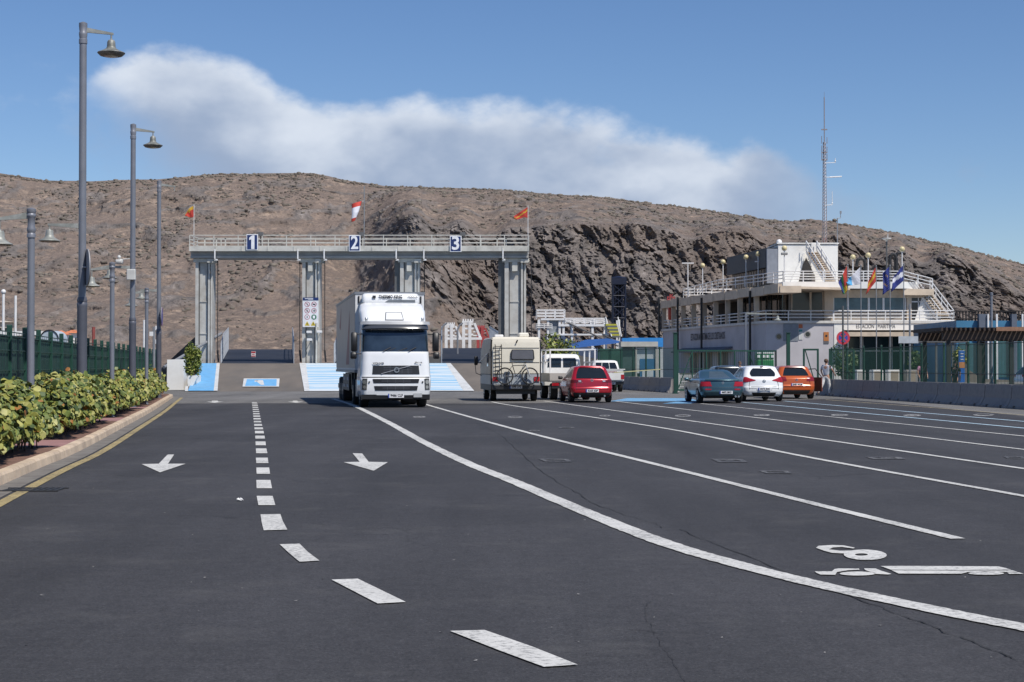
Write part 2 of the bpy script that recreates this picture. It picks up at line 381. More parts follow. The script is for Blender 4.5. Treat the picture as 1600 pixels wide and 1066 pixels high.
def paint(name, col, wear=.5, under=ASPH, sc=26, thr=.55):
    m = bpy.data.materials.new(name); m.use_nodes = True; nt = m.node_tree; b = nt.nodes['Principled BSDF']; N = nt.nodes.new; L = nt.links.new
    b.inputs['Roughness'].default_value = .7; tc = N('ShaderNodeTexCoord')
    a = N('ShaderNodeTexNoise'); a.inputs['Scale'].default_value = sc; a.inputs['Detail'].default_value = 7; a.inputs['Roughness'].default_value = .75; L(tc.outputs['Object'], a.inputs['Vector'])
    g = N('ShaderNodeTexNoise'); g.inputs['Scale'].default_value = .8; g.inputs['Detail'].default_value = 5; L(tc.outputs['Object'], g.inputs['Vector'])
    s = N('ShaderNodeMath'); s.operation = 'MULTIPLY_ADD'; L(g.outputs[0], s.inputs[0]); s.inputs[1].default_value = .35; L(a.outputs[0], s.inputs[2])
    r = N('ShaderNodeMapRange'); L(s.outputs[0], r.inputs['Value']); r.inputs['From Min'].default_value = thr+.12; r.inputs['From Max'].default_value = thr+.30; r.inputs['To Max'].default_value = wear
    mm = N('ShaderNodeMixRGB'); L(r.outputs[0], mm.inputs[0]); mm.inputs[1].default_value = (*col,1); mm.inputs[2].default_value = (*under,1); 
    d = N('ShaderNodeTexNoise'); d.inputs['Scale'].default_value = 3; d.inputs['Detail'].default_value = 6; L(tc.outputs['Object'], d.inputs['Vector'])
    r2 = N('ShaderNodeMapRange'); L(d.outputs[0], r2.inputs['Value']); r2.inputs['From Min'].default_value = .3; r2.inputs['From Max'].default_value = .7; r2.inputs['To Min'].default_value = .86; r2.inputs['To Max'].default_value = 1.06
    v = N('ShaderNodeVectorMath'); v.operation = 'SCALE'; L(mm.outputs[0], v.inputs[0]); L(r2.outputs[0], v.inputs['Scale']); L(v.outputs[0], b.inputs['Base Color'])
    bp = N('ShaderNodeBump'); bp.inputs['Strength'].default_value = .35; bp.inputs['Distance'].default_value = .006; L(a.outputs[0], bp.inputs['Height']); L(bp.outputs[0], b.inputs['Normal'])
    return m
road_white = paint('road_white', (.60,.59,.56), .8)
road_white_worn = paint('road_white_worn', (.50,.49,.47), .95, thr=.44)
road_faded = paint('road_white_faded', (.30,.295,.285), .95, thr=.40)
road_yellow = paint('road_yellow', (.42,.33,.15), .8, thr=.50)
road_cream = paint('road_cream', (.55,.47,.30), .8, (.13,.125,.12), thr=.48)
road_bluewhite = paint('road_blue_white', (.46,.60,.70), .7, thr=.56)
blue_road = paint('road_blue', (.16,.40,.66), .7, (.13,.125,.12), thr=.5)

b = B(); b.quad((-3000,-400,-.25),(3000,-400,-.25),(3000,4500,-.25),(-3000,4500,-.25)); ground_o = struct(b.obj('ground', mat('dusty_ground', (.20,.165,.13), .95, var=.2, scale=.05)))
b = B(); b.quad((-90,-40,0),(90,-40,0),(90,150,0),(-90,150,0)); struct(b.obj('road', asphalt_m))
APR = [G(*p) for p in ((225,632),(400,630.5),(530,630.5),(740,631),(850,630),(1000,626.5),(1200,625.5),(1310,624),(1400,630.5),(1600,650.5),(1800,668))]
b = B(); n = len(APR)
APR[0].x = -22; APR[-1].x += 12; far = [Vector((-42+104*i/(n-1), 149, 0)) for i in range(n)]
for i in range(n-1): b.quad((*APR[i][:2],.004),(*APR[i+1][:2],.004),(*far[i+1][:2],.004),(*far[i][:2],.004))
struct(b.obj('harbour_apron', apron_m))
def line(name, px, w, m, z=.008, k=22):
    p = catmull([G(*q) for q in px], k); b = B(); v = []; n = len(p)
    for i, a in enumerate(p):
        d = (p[min(i+1,n-1)]-p[max(i-1,0)]).normalized(); q = Vector((-d.y,d.x,0))*w*.5
        v += [(*(a+q*random.uniform(.92,1.06))[:2],z),(*(a-q*random.uniform(.92,1.06))[:2],z)]
    b.add(v, [(2*i+1,2*i+3,2*i+2,2*i) for i in range(n-1)]); return struct(b.obj(name, m))
line('lane_edge_line', [(520,623.5),(550,633),(600,657),(660,690),(730,724),(800,752),(920,803),(1040,850),(1160,885),(1280,915),(1440,950),(1600,982),(1800,1018),(2100,1060)], .20, road_white)
line('lane_line', [(655,627),(668,633),(800,670),(1030,727.5),(1270,787.5),(1497,843)], .14, road_white)
line('lane_line', [(768,628),(800,634),(1025,667.5),(1250,712.5),(1600,776),(1800,812)], .125, road_white)
line('lane_line', [(850,627),(1100,661),(1600,733),(1900,776)], .125, road_white)
line('lane_line', [(950,626),(1250,661),(1600,703),(1900,739)], .12, road_white)
line('lane_line', [(1095,631),(1350,657),(1600,682),(1900,712)], .115, road_white)
line('lane_line', [(1160,629),(1380,649),(1600,669.5),(1900,697)], .15, road_bluewhite)
line('lane_line', [(1225,627),(1400,642),(1600,659),(1900,684)], .15, road_bluewhite)
line('lane_line', [(1290,625),(1450,637),(1600,649),(1900,672)], .12, road_cream, z=.010)
b = B(); b.poly([G(*p) for p in ((952,627.5),(1092,627.5),(1079,622.5),(980,622.5))], .009); struct(b.obj('blue_road_patch', blue_road))
b = B(); b.poly([G(*p) for p in ((1079,631.0),(1092,627.8),(1060,627.8),(1035,631.0))], .009); struct(b.obj('blue_road_patch', blue_road))
# dashes: near/far edges in photo rows with their centre and width
dash = [(987,1044,742,856,90,70),(906,944,549,597,58,78),(851,879,458,486,44,46),(804.5,829.5,423,431,33,38),(776,790.5,413.5,417,25,26.5),(751,764,411.5,413,22,24),
        (731.5,741.5,410.5,411.5,20,21),(716,724.5,409,410,18.5,19),(701.5,709,408,409,16.5,17.5),(690.5,696.5,407,407.5,15.5,16),(681.5,686,406,406.5,14.5,15),(674,678,405,405.5,13.5,14),(668.5,671.5,404,404.5,13,13.5),(663,666,403,403.5,12,12.5),
        (658.2,660.6,402.2,402.5,11.5,12),(653.8,656,401.5,401.8,11,11.5),(649.8,651.8,401,401.2,10.5,11),(646.2,648,400.5,400.6,10,10.5),(642.8,644.4,400,400.1,10,10),(639.6,641.1,399.5,399.6,9.5,9.5),(636.6,638,399,399,9,9),(633.8,635.2,398.5,398.5,9,9),(631.2,632.4,398,398,8.5,8.5),(628.8,630,397.5,397.5,8,8)]
b = B()
for y0, y1, c0, c1, w0, w1 in dash:
    if y0 == 987: b.poly([G(*p) for p in ((703,988),(757,986.5),(830,1012),(903,1041),(850,1044.5),(776,1017))], .008)
    elif y0 == 906: b.poly([G(*p) for p in ((518,907.5),(559,906),(634,942.5),(590,945))], .008)
    elif y0 == 851: b.poly([G(*p) for p in ((437,852),(468,851),(481,864),(499,877.5),(468,879.5),(452,866))], .008)
    elif y0 == 804.5: b.poly([G(*p) for p in ((407,805),(438,804.5),(442,816),(449,829),(412,830),(409,818))], .008)
    else: b.poly([G(c0-w0/2,y0),G(c0+w0/2,y0),G(c1+w1/2,y1),G(c1-w1/2,y1)], .008)
struct(b.obj('dashed_line', road_white))
for ar in (((262,711),(272,711),(262.5,725.5),(290,725.5),(250,739),(221,726),(248,725.5)),
           ((551,709),(566,709.5),(576,722.5),(606,723),(584,736.5),(537,723),(562,722.5))):
    struct(B().poly([G(*p) for p in ar], .008).obj('road_arrow', road_white))
for ar in (((331,626.5),(340,626.5),(341,628),(349,628),(335,630),(322,628),(331,628)), ((458,626.5),(464,626.5),(466,628),(475,628),(463,630),(449,628),(457,628))):
    struct(B().poly([G(*p) for p in ar], .010).obj('road_arrow', road_white))
# number and lorry pictogram painted on the lane
def blob(cx, cy, rx, ry, n=28, skew=0): return [(cx+rx*math.cos(a)+skew*ry*math.sin(a), cy+ry*math.sin(a)) for a in [2*math.pi*i/n for i in range(n)]]
b = B()
def ringpx(o, i):
    n = len(o); b.add([(*G(*p)[:2], .008) for p in o]+[(*G(*p)[:2], .008) for p in i], [(k,(k+1)%n,n+(k+1)%n,n+k) for k in range(n)])
ringpx(blob(1352,868.5,33.5,8.2,skew=.3), blob(1346,868.2,10,1.9))
b.m = 0
tail = [(1338,862.5),(1328,867),(1300,865.5),(1287,862),(1275,857.5),(1279,854.5),(1300,853.2),(1318,853.8),(1336,857.5),(1333,858.6),(1316,856.3),(1302,857),(1295,860),(1312,862.2),(1330,862)]
b.poly([G(*p) for p in tail], .0082)
struct(b.obj('road_number', road_white))
b = B()
for pg in ([(1273,894.5),(1300,894.5),(1304,891),(1310,890),(1342,890.2),(1343,892),(1325,892.8),(1308,895.5),(1305,900),(1282,899.5),(1276,897)],
           [(1350,890),(1368,890),(1378,894),(1393,898.5),(1388,899.5),(1368,898.5),(1362,896),(1352,892.5)],
           blob(1340,898,28,3.1), [(1376,886.2),(1410,886),(1480,886.3),(1560,886.8),(1572,889.5),(1580,892),(1500,892.6),(1392,892)],
           [(1393,892.8),(1500,893.4),(1582,892.9),(1590,895.5),(1512,895.8),(1502,898.3),(1404,898)],
           blob(1541,897.6,28,2.4), [(1574,896.3),(1592,896.2),(1600,898.4),(1577,898.6)]):
    b.poly([G(*p) for p in pg], .008)
struct(b.obj('road_pictogram', road_white))
marks = [(805,652,12,1.6),(945,650,9,1.2),(1067,650,13,1.8),(1190,649,13,1.5),(1312,649,14,1.5),(1425,649.5,14,1.5),(1537,648.5,17,1.8),(655,652,10,1.3),(885,668.5,13,1),(835,673.5,9,1.2),
         (868,720,27,2.4),(1140,720.5,29,2.8),(1212,738.5,26,2.2),(1384,716.5,32,1.8),(1585,715.5,18,2)]
for i, (x, y, rx, ry) in enumerate(marks):
    b = B()
    o = [(x-rx,y-ry),(x+rx*.7,y-ry*.8),(x+rx,y+ry),(x-rx*.6,y+ry*.9)] if i >= 10 else blob(x, y, rx, ry, 16)
    inn = [(x+(p[0]-x)*.62, y+(p[1]-y)*.42) for p in o]
    ringpx(o, inn)
    if i % 2: b.poly([G(x-rx*.25,y-ry*.25),G(x+rx*.2,y-ry*.25),G(x+rx*.28,y+ry*.25),G(x-rx*.2,y+ry*.25)], .008)
    struct(b.obj('lane_mark', road_faded if i >= 8 else road_white_worn))
# long seam crack and small cracks
crack_m = mat('crack_tar', (.02,.019,.019), .9)
def crack(px, w, amp):
    p = catmull([G(*q) for q in px], 14); q = []; sm = 0
    for i, a in enumerate(p):
        sm = sm*.6+random.uniform(-amp, amp); q.append(Vector((a.x+sm, a.y+random.uniform(-amp,amp), 0)))
    b = B(); v = []
    for i, a in enumerate(q):
        d = (q[min(i+1,len(q)-1)]-q[max(i-1,0)]).normalized(); h = Vector((-d.y,d.x,0))*w*random.uniform(.1,.6); v += [(*(a+h)[:2],.006),(*(a-h)[:2],.006)]
    b.add(v, [(2*i+1,2*i+3,2*i+2,2*i) for i in range(len(q)-1)]); struct(b.obj('road_crack', crack_m))
crack([(690,640),(760,668),(845,735),(920,782),(1040,825)], .010, .03)
crack([(1060,828),(1200,882),(1350,940),(1450,978),(1560,1020),(1640,1050)], .012, .02)
crack([(1016,940),(1008,962),(1022,985),(1040,1020),(1075,1066)], .0035, .012)
crack([(985,985),(1010,986),(1035,992)], .008, .01)
# litter: a crumpled paper and small scraps lying on the asphalt
paper = mat('paper_scrap', (.7,.7,.7), .8)
p = G(374,784); b = B()
for k in range(3):
    c = p+Vector((random.uniform(-.015,.015), random.uniform(-.02,.02), .02)); a = random.uniform(0,3)
    b.add([(c.x+.04*math.cos(a),c.y+.04*math.sin(a),.012),(c.x+.03*math.cos(a+2),c.y+.03*math.sin(a+2),.012),(c.x+.03*math.cos(a+4),c.y+.03*math.sin(a+4),.03),(c.x,c.y,.045)], [(0,1,2),(0,3,1),(1,3,2),(2,3,0)])
tag(b.obj('paper_litter', paper, loc=(p.x,p.y,0)), 'crumpled white scrap of paper lying on the asphalt beside the dashed line', 'litter')
b = B()
for k in range(110):
    px, py = random.uniform(20,1590), 650+400*random.random()**1.4; p = G(px,py); a = random.uniform(0,6.3); s = random.uniform(.003,.009)*(1+p.y*.015)
    b.add([(p.x+s*math.cos(a+t)*(1.6 if i%2 else 1), p.y+s*math.sin(a+t), .007+.004*(i==1)) for i, t in enumerate((0,1.4,3.1,4.6))], [(0,1,2,3)])
tag(b.obj('litter_specks', mat('speck_white', (.26,.25,.24), .9), None), 'small pale chips and specks scattered over the dark asphalt', 'litter', kind='stuff')

# ---------------------------------------------------------------- kerb, planting strip, yellow line
KPX = [(0,760),(121,707),(197,666),(238,643),(262,627),(271,621)]
KW = [G(*p) for p in KPX]; KW = [Vector((KW[0].x+.155*(KW[0].y+6), -6, 0))]+KW
kpath = catmull(KW, 10)+[Vector((KW[-1].x-.5, KW[-1].y+1.6, 0)), Vector((KW[-1].x-1.6, KW[-1].y+2.2, 0))]
def koff(d, z=0):
    out = []
    for i, p in enumerate(kpath):
        t = (kpath[min(i+1,len(kpath)-1)]-kpath[max(i-1,0)]).normalized(); out.append(Vector((p.x-t.y*d, p.y+t.x*d, z)))
    return out
kerb_m = mat('kerb_stone', (.56,.44,.32), .85, var=.18, scale=2.2, bump=.3, bscale=25, dirt=(.26,.2,.16), dirt_amt=.6, dirt_scale=1.5)
# stones about 0.5 m long with open joints
def resample(path, step):
    out = [path[0]]; acc = 0
    for a, c in zip(path, path[1:]):
        l = (c-a).length; t = step-acc
        while t <= l: out.append(a.lerp(c, t/l)); t += step
        acc = (acc+l) % step
    return out
ks = resample(kpath, .5); b = B()
for a, c in zip(ks, ks[1:]):
    t = (c-a).normalized(); q = Vector((-t.y, t.x, 0)); a2 = a+t*.011; c2 = c-t*.011; hz = random.uniform(-.004,.004)
    prof = [(0,-.02),(.02,.11+hz),(.045,.142+hz),(.16,.146+hz),(.16,-.02)]
    b.rings([[tuple(p+q*x+Vector((0,0,z))) for x, z in prof] for p in (a2, c2)], True)
struct(b.obj('kerb', kerb_m))
b = B().strip(koff(-.14), .28, .005); struct(b.obj('gutter', mat('gutter_dust', (.145,.132,.12), .95, var=.3, scale=3, dirt=(.2,.19,.17), dirt_amt=.7, dirt_scale=2)))
b = B().strip(koff(-.40)[:-4], .14, .0065); struct(b.obj('yellow_line', road_yellow))
b = B(); inn = koff(.16); out = koff(9)
for i in range(len(inn)-1): b.quad((*inn[i][:2],.128),(*inn[i+1][:2],.128),(*out[i+1][:2],.128),(*out[i][:2],.128))
struct(b.obj('planting_strip', mat('red_soil', (.17,.095,.07), .95, var=.3, scale=4, bump=.6, bscale=14)))
pink = mat('pink_paving', (.30,.16,.15), .85, var=.12, scale=3)
def kpt(d, off, z=.128):
    i = min(range(len(kpath)), key=lambda j: abs(kpath[j].y-d)); j = min(max(i, 1), len(kpath)-2)
    t = (kpath[j+1]-kpath[j-1]).normalized(); p = kpath[j]+t*((d-kpath[j].y)/max(t.y,.2)); return Vector((p.x-t.y*off, p.y+t.x*off, z))
def kslab(d0, d1, o0, o1, z): return B().poly([kpt(d0,o0),kpt(d1,o0),kpt(d1,o1),kpt(d0,o1)], z)
for d0, d1 in ((27.6,30.2),(40.5,43.0),(52.5,54.5)):
    struct(kslab(d0, d1, .17, 1.7, .134).obj('paved_crossing', pink))
# drain grate
b = B(); c = G(52,766)
for k in range(9): b.box(c.x-.32+k*.075, c.x-.28+k*.075, c.y-.22, c.y+.2, .004, .014)
b.box(c.x-.36,c.x+.36,c.y-.26,c.y-.22,.004,.016); b.box(c.x-.36,c.x+.36,c.y+.2,c.y+.24,.004,.016)
tag(b.obj('drain_grate', mat('cast_iron', (.03,.03,.032), .6), loc=(c.x,c.y,0)), 'dark iron drain grate set in the gutter at the near end of the kerb', 'drain grate')

# ---------------------------------------------------------------- hedge of round leaves
leaf_ms = [leafmat('leaf_yellow_green', (.225,.225,.042)), leafmat('leaf_green', (.115,.15,.03)), leafmat('leaf_pale', (.33,.32,.10)), leafmat('leaf_dark', (.05,.08,.02)), leafmat('leaf_rust', (.28,.12,.03))]
stem_m = mat('stem_brown', (.07,.05,.04), .9, var=.3)
def hedge(d0, d1, label, dens):
    mid = kpt((d0+d1)/2, .85); root = thing('hedge', label, 'hedge', (mid.x, mid.y, .128), group='hedge along the kerb')
    lf = B(); st = B(); L_ = d1-d0; n = int(L_*dens)
    bumps = [(random.uniform(d0,d1), random.uniform(.3,.9), random.uniform(-.12,.16)) for _ in range(int(L_*2.2)+2)]
    def hgt(d): return 1.06+sum(a*math.exp(-((d-c)/w)**2) for c, w, a in bumps)*.7
    for _ in range(n):
        d = random.uniform(d0, d1); e = min(1, (d-d0)/.6+.25, (d1-d)/.6+.25); H = max(.5, hgt(d)*e)
        a = random.uniform(-.35, math.pi+.35)   # around a half-ellipse section, biased to the shell
        rr = random.random()**.35; hw = .58*(.8+.35*math.sin(d*2.3)*.5+.2)
        o = .85-math.cos(a)*hw*rr; z = .36+(H-.36)*max(-.45, math.sin(a))*rr if math.sin(a) > 0 else .36+.25*math.sin(a)
        z += random.uniform(-.08,.08); p = kpt(d, o, .128+max(.12, z))-mid.xyz*1.0
        p = Vector((p.x, p.y, p.z-.0)); s = random.uniform(.034,.074)
        nrm = Vector((math.cos(a)*.8+random.gauss(0,.55), -.25+random.gauss(0,.6), .35+max(0,math.sin(a))*.5+random.gauss(0,.4))).normalized()
        u = nrm.orthogonal().normalized(); w = nrm.cross(u); t0 = random.uniform(0,6.28)
        pts = [p+(u*math.cos(t0+k*math.pi/4)+w*math.sin(t0+k*math.pi/4))*s*random.uniform(.92,1.06)+nrm*(.006*((k%2)*2-1)) for k in range(8)]
        q = random.random(); yel = .5+.5*math.sin(d*1.7+o*5)
        lf.m = 0 if q < .34 else 1 if q < .66 else 2 if q < .66+.12*yel+.06 else 3 if q < .97 else 4
        lf.add(pts, [tuple(range(8))])
    for _ in range(int(L_*9)):
        d = random.uniform(d0+.2, d1-.2); p = kpt(d, random.uniform(.55,1.15), .128)-mid; q = p+Vector((random.uniform(-.2,.2), random.uniform(-.2,.2), random.uniform(.5,.8)))
        st.tube((p.x,p.y,0), q, random.uniform(.008,.018), .006, n=5)
    lf.obj('foliage', leaf_ms, root); st.obj('stems', stem_m, root)
    return root
for o in [hedge(9.5, 27.8, 'nearest stretch of round-leaved yellow-green hedge, before the first gap in the kerb strip', 900),
          hedge(30.2, 40.8, 'middle stretch of round-leaved hedge between the two pink paved gaps', 700),
          hedge(43.0, 52.8, 'third stretch of yellow-green hedge, behind the second pink paved gap', 700),
          hedge(54.6, 77.0, 'farthest stretch of round-leaved hedge, ending by the white concrete block', 480)]: pass

# ---------------------------------------------------------------- hills
_rt = np.random.RandomState(3).rand(64,64,64)
def vnoise(p):
    i = np.floor(p).astype(int); f = p-i; f = f*f*(3-2*f); i %= 64; j = (i+1) % 64
    g = lambda a, b_, c: _rt[a, b_, c]
    x0, y0, z0 = i.T; x1, y1, z1 = j.T; fx, fy, fz = f.T
    l = lambda a, b_, t: a+(b_-a)*t
    return l(l(l(g(x0,y0,z0),g(x1,y0,z0),fx), l(g(x0,y1,z0),g(x1,y1,z0),fx), fy), l(l(g(x0,y0,z1),g(x1,y0,z1),fx), l(g(x0,y1,z1),g(x1,y1,z1),fx), fy), fz)
def fbm(p, o=5, ridged=False):
    a = .5; s = 0
    for k in range(o):
        n = vnoise(p*2**k+17.3*k); n = 1-abs(2*n-1) if ridged else n; s = s+a*n; a *= .5
    return s
def cellv(p, seed=0):
    "random value of the nearest jittered cell (crisp edged blocks)"
    i = np.floor(p).astype(int); best = np.full(len(p), 9.); val = np.zeros(len(p))
    for a in (-1,0,1):
        for b_ in (-1,0,1):
            for c in (-1,0,1):
                j = i+np.array([a,b_,c]); k = (j+seed*7) % 64
                o = np.stack([_rt[k[:,0],k[:,1],k[:,2]], _rt[k[:,1],k[:,2],k[:,0]], _rt[k[:,2],k[:,0],k[:,1]]],1)
                d = ((j+.15+.7*o-p)**2).sum(1); m = d < best; best[m] = d[m]; val[m] = _rt[(k[m,0]+11)%64,(k[m,1]+23)%64,(k[m,2]+5)%64]
    return val
ridge_px = [(-500,300),(-250,285),(-60,278),(0,271),(70,282),(140,283),(250,280),(340,272),(440,270),(490,270),(540,281),(600,290),(680,292),(760,295),(850,302),(950,307),(1020,319),(1100,329),(1180,341),(1250,348),(1300,353),(1330,353),(1400,364),(1450,375),(1500,387),(1550,401),(1600,413),(1700,440),(1850,480),(2100,540)]
clift_px = [(-500,800),(520,800),(560,330),(600,322),(640,335),(700,352),(780,362),(850,356),(900,345),(960,352),(1040,362),(1120,366),(1200,372),(1280,372),(1340,384),(1400,398),(1450,404),(1500,412),(1560,450),(1600,470),(1700,500),(2100,560)]
cliffb_px = [(-500,800),(520,380),(560,352),(620,372),(680,440),(720,490),(760,520),(850,548),(1000,556),(1100,556),(1300,545),(1450,520),(1600,505),(2100,560)]
def curve_at(c, u): return np.interp(u, [p[0] for p in c], [p[1] for p in c])
NU, NT = 1100, 330
uu = np.linspace(-450, 2050, NU); tt = np.linspace(0, 1, NT)
U, T = np.meshgrid(uu, tt)
Rg, Ct, Cb = curve_at(ridge_px, U), curve_at(clift_px, U), curve_at(cliffb_px, U)
Ct = Ct+14*(vnoise(np.stack([U.ravel()/40, U.ravel()*0, U.ravel()*0],1)).reshape(U.shape)-.5)*2
isc = (Ct < 700)&(Cb-Ct > 6)
D0 = 520.0; D1 = 900.0
# plain slope: rise with t; cliff columns: talus, then a steep face, then the shoulder up to the ridge
ts = np.where(T < .999, T, 1.0)
y_plain = 584+(Rg-584)*(ts**.86); d_plain = D0+(D1-D0)*ts
c1, c2 = .22, .62
yc = np.where(T < c1, 584+(Cb-584)*(T/c1), np.where(T < c2, Cb+(Ct-Cb)*((T-c1)/(c2-c1)), Ct+(Rg-Ct)*((T-c2)/(1-c2))**.8))
dc = np.where(T < c1, D0+40*(T/c1), np.where(T < c2, D0+40+55*((T-c1)/(c2-c1)), D0+95+(D1-D0-95)*((T-c2)/(1-c2))))
wcl = np.clip((U-545)/120, 0, 1); wcl = wcl*wcl*(3-2*wcl)*np.clip((1950-U)/300, 0, 1)
Y = y_plain*(1-wcl)+yc*wcl; D = d_plain*(1-wcl)+dc*wcl
mask = wcl*np.clip(((T-c1*.8)/.05), 0, 1)*np.clip(((c2+.10-T)/.14), 0, 1)
X = (U-800)/F*D; Z = CAMH+(YH-Y)*D/F
P = np.stack([X.ravel(), D.ravel(), Z.ravel()], 1)
fade = np.clip(T.ravel()*6, 0, 1)*np.clip((1.02-T.ravel())*7, .12, 1)
n1 = fbm(P/np.array([46.,60,46]), 5)-.5; n2 = fbm(P/9.0, 4)-.5
# strata and gullies of the rock face
Q = P.copy(); Q[:,0] = P[:,0]+P[:,2]*.42
cr = fbm(Q/np.array([7.,30.,26.]), 5, True)-.55; cr2 = fbm(Q/np.array([3.2,9.,8.]), 4, True)-.5; cr3 = fbm(P/np.array([2.2,3.,1.8])+5, 3)-.5
mk = mask.ravel()
warp = np.stack([fbm(P/7.+3,3), fbm(P/7.+13,3), fbm(P/7.+23,3)],1)-.5
blk = cellv((Q+warp*5)/np.array([3.8,40.,9.]),1)-.5; blk2 = cellv((Q+warp*3)/np.array([1.7,30.,3.4]),2)-.5; blk3 = cellv((P+warp*3)/np.array([2.2,12.,1.7]),3)-.5
P[:,2] += fade*(1-mk)*(n1*9+n2*1.1)
P[:,1] += -fade*(mk*(cr*11+cr2*3+cr3*2.5+blk*4.2+blk2*3.2+blk3*1.8)+(1-mk)*(n1*26+blk3*.6))
P[:,0] += fade*mk*(fbm(P/12.+9, 3)-.5)*6
# outcrops on the plain slope
oc = np.clip(fbm(P/np.array([18.,40,9.])+31, 5, True)-.66, 0, 1)*10
P[:,2] += fade*(1-mk)*oc*.5; P[:,1] -= fade*(1-mk)*oc*1.2
back = P.reshape(NT,NU,3)[-1].copy(); back[:,1] += 250; back[:,2] -= 4
back2 = back.copy(); back2[:,1] += 500; back2[:,2] = -1
V = np.concatenate([P, back, back2]); rows = NT+2
idx = np.arange(rows*NU).reshape(rows, NU)
fs = np.stack([idx[:-1,:-1], idx[:-1,1:], idx[1:,1:], idx[1:,:-1]], -1).reshape(-1,4)
me = bpy.data.meshes.new('hill'); me.vertices.add(len(V)); me.vertices.foreach_set('co', V.ravel())
me.loops.add(fs.size); me.loops.foreach_set('vertex_index', fs.ravel().astype(np.int32)); me.polygons.add(len(fs))
me.polygons.foreach_set('loop_start', np.arange(0, fs.size, 4, dtype=np.int32)); me.update(calc_edges=True); me.validate()
at = me.attributes.new('rock', 'FLOAT', 'POINT'); at.data.foreach_set('value', np.concatenate([np.maximum(mk, np.clip(oc*.6,0,1)*fade), np.zeros(2*NU)]).astype(np.float32))
def hill_mat():
    m = bpy.data.materials.new('hill_rock_and_scrub'); m.use_nodes = True; nt = m.node_tree; b = nt.nodes['Principled BSDF']; N = nt.nodes.new; L = nt.links.new
    b.inputs['Roughness'].default_value = .95; b.inputs['Specular IOR Level'].default_value = .1
    tc = N('ShaderNodeTexCoord'); P_ = tc.outputs['Object']
    def noise(sc, det, ro=.6, st=None, rot=None):
        v = P_
        if st: mp = N('ShaderNodeMapping'); mp.inputs['Scale'].default_value = st; mp.inputs['Rotation'].default_value = rot or (0,0,0); L(P_, mp.inputs[0]); v = mp.outputs[0]
        n = N('ShaderNodeTexNoise'); n.inputs['Scale'].default_value = sc; n.inputs['Detail'].default_value = det; n.inputs['Roughness'].default_value = ro; L(v, n.inputs['Vector']); return n.outputs[0]
    def ramp(v, *st):
        r = N('ShaderNodeValToRGB'); L(v, r.inputs[0]); e = r.color_ramp.elements
        while len(e) < len(st): e.new(.5)
        for q, (p, c) in zip(e, st): q.position = p; q.color = (*c, 1)
        return r.outputs[0]
    def mix(f, a, c, mode='MIX'):
        mm = N('ShaderNodeMixRGB'); mm.blend_type = mode
        if isinstance(f, float): mm.inputs[0].default_value = f
        else: L(f, mm.inputs[0])
        L(a, mm.inputs[1])
        if isinstance(c, tuple): mm.inputs[2].default_value = (*c, 1)
        else: L(c, mm.inputs[2])
        return mm.outputs[0]
    def rng(v, a, b_, c, d):
        r = N('ShaderNodeMapRange'); L(v, r.inputs['Value'])
        for k, q in zip(('From Min','From Max','To Min','To Max'), (a,b_,c,d)): r.inputs[k].default_value = q
        return r.outputs[0]
    soil = ramp(noise(.05, 8, .7), (.3,(.175,.137,.116)), (.5,(.262,.202,.166)), (.7,(.38,.295,.24)))
    scrub = rng(noise(.45, 5, .75), .46, .6, 0, .8)
    soil = mix(scrub, soil, (.16,.135,.122)); soil = mix(rng(noise(1.0, 4, .75), .49, .6, 0, .8), soil, (.12,.102,.09)); soil = mix(rng(noise(.16, 6, .7, (1,1,.6), (0,R(30),0)), .53, .66, 0, .8), soil, (.45,.345,.27))
    soil = mix(rng(noise(.02, 5), .45, .62, 0, .5), soil, (.215,.17,.148))
    soil = mix(rng(noise(1.1, 3, .8), .62, .74, 0, .6), soil, (.34,.28,.22))
    rk = ramp(noise(.16, 9, .78, (1,.5,.55), (0,R(24),0)), (.32,(.095,.088,.086)), (.46,(.165,.148,.14)), (.58,(.245,.212,.195)), (.74,(.44,.40,.375)))
    rk = mix(rng(noise(.03, 5), .46, .62, 0, .55), rk, (.20,.15,.12))
    rk = mix(rng(noise(1.3, 4, .8), .64, .72, 0, .55), rk, (.42,.39,.36))
    a = N('ShaderNodeAttribute'); a.attribute_name = 'rock'
    f = N('ShaderNodeMath'); f.operation = 'MULTIPLY_ADD'; L(noise(.09, 6, .7), f.inputs[0]); f.inputs[1].default_value = 1.2
    s2 = N('ShaderNodeMath'); s2.operation = 'SUBTRACT'; L(a.outputs['Fac'], s2.inputs[0]); s2.inputs[1].default_value = .6; L(s2.outputs[0], f.inputs[2])
    c = mix(rng(f.outputs[0], .3, .62, 0, 1), soil, rk)
    L(c, b.inputs['Base Color'])
    bp = N('ShaderNodeBump'); bp.inputs['Strength'].default_value = 1.0; bp.inputs['Distance'].default_value = .9; L(noise(.9, 7, .8), bp.inputs['Height']); L(bp.outputs[0], b.inputs['Normal'])
    return m
me.shade_flat(); me.materials.append(hill_mat()); hill = bpy.data.objects.new('hill', me); COL.objects.link(hill); struct(hill)
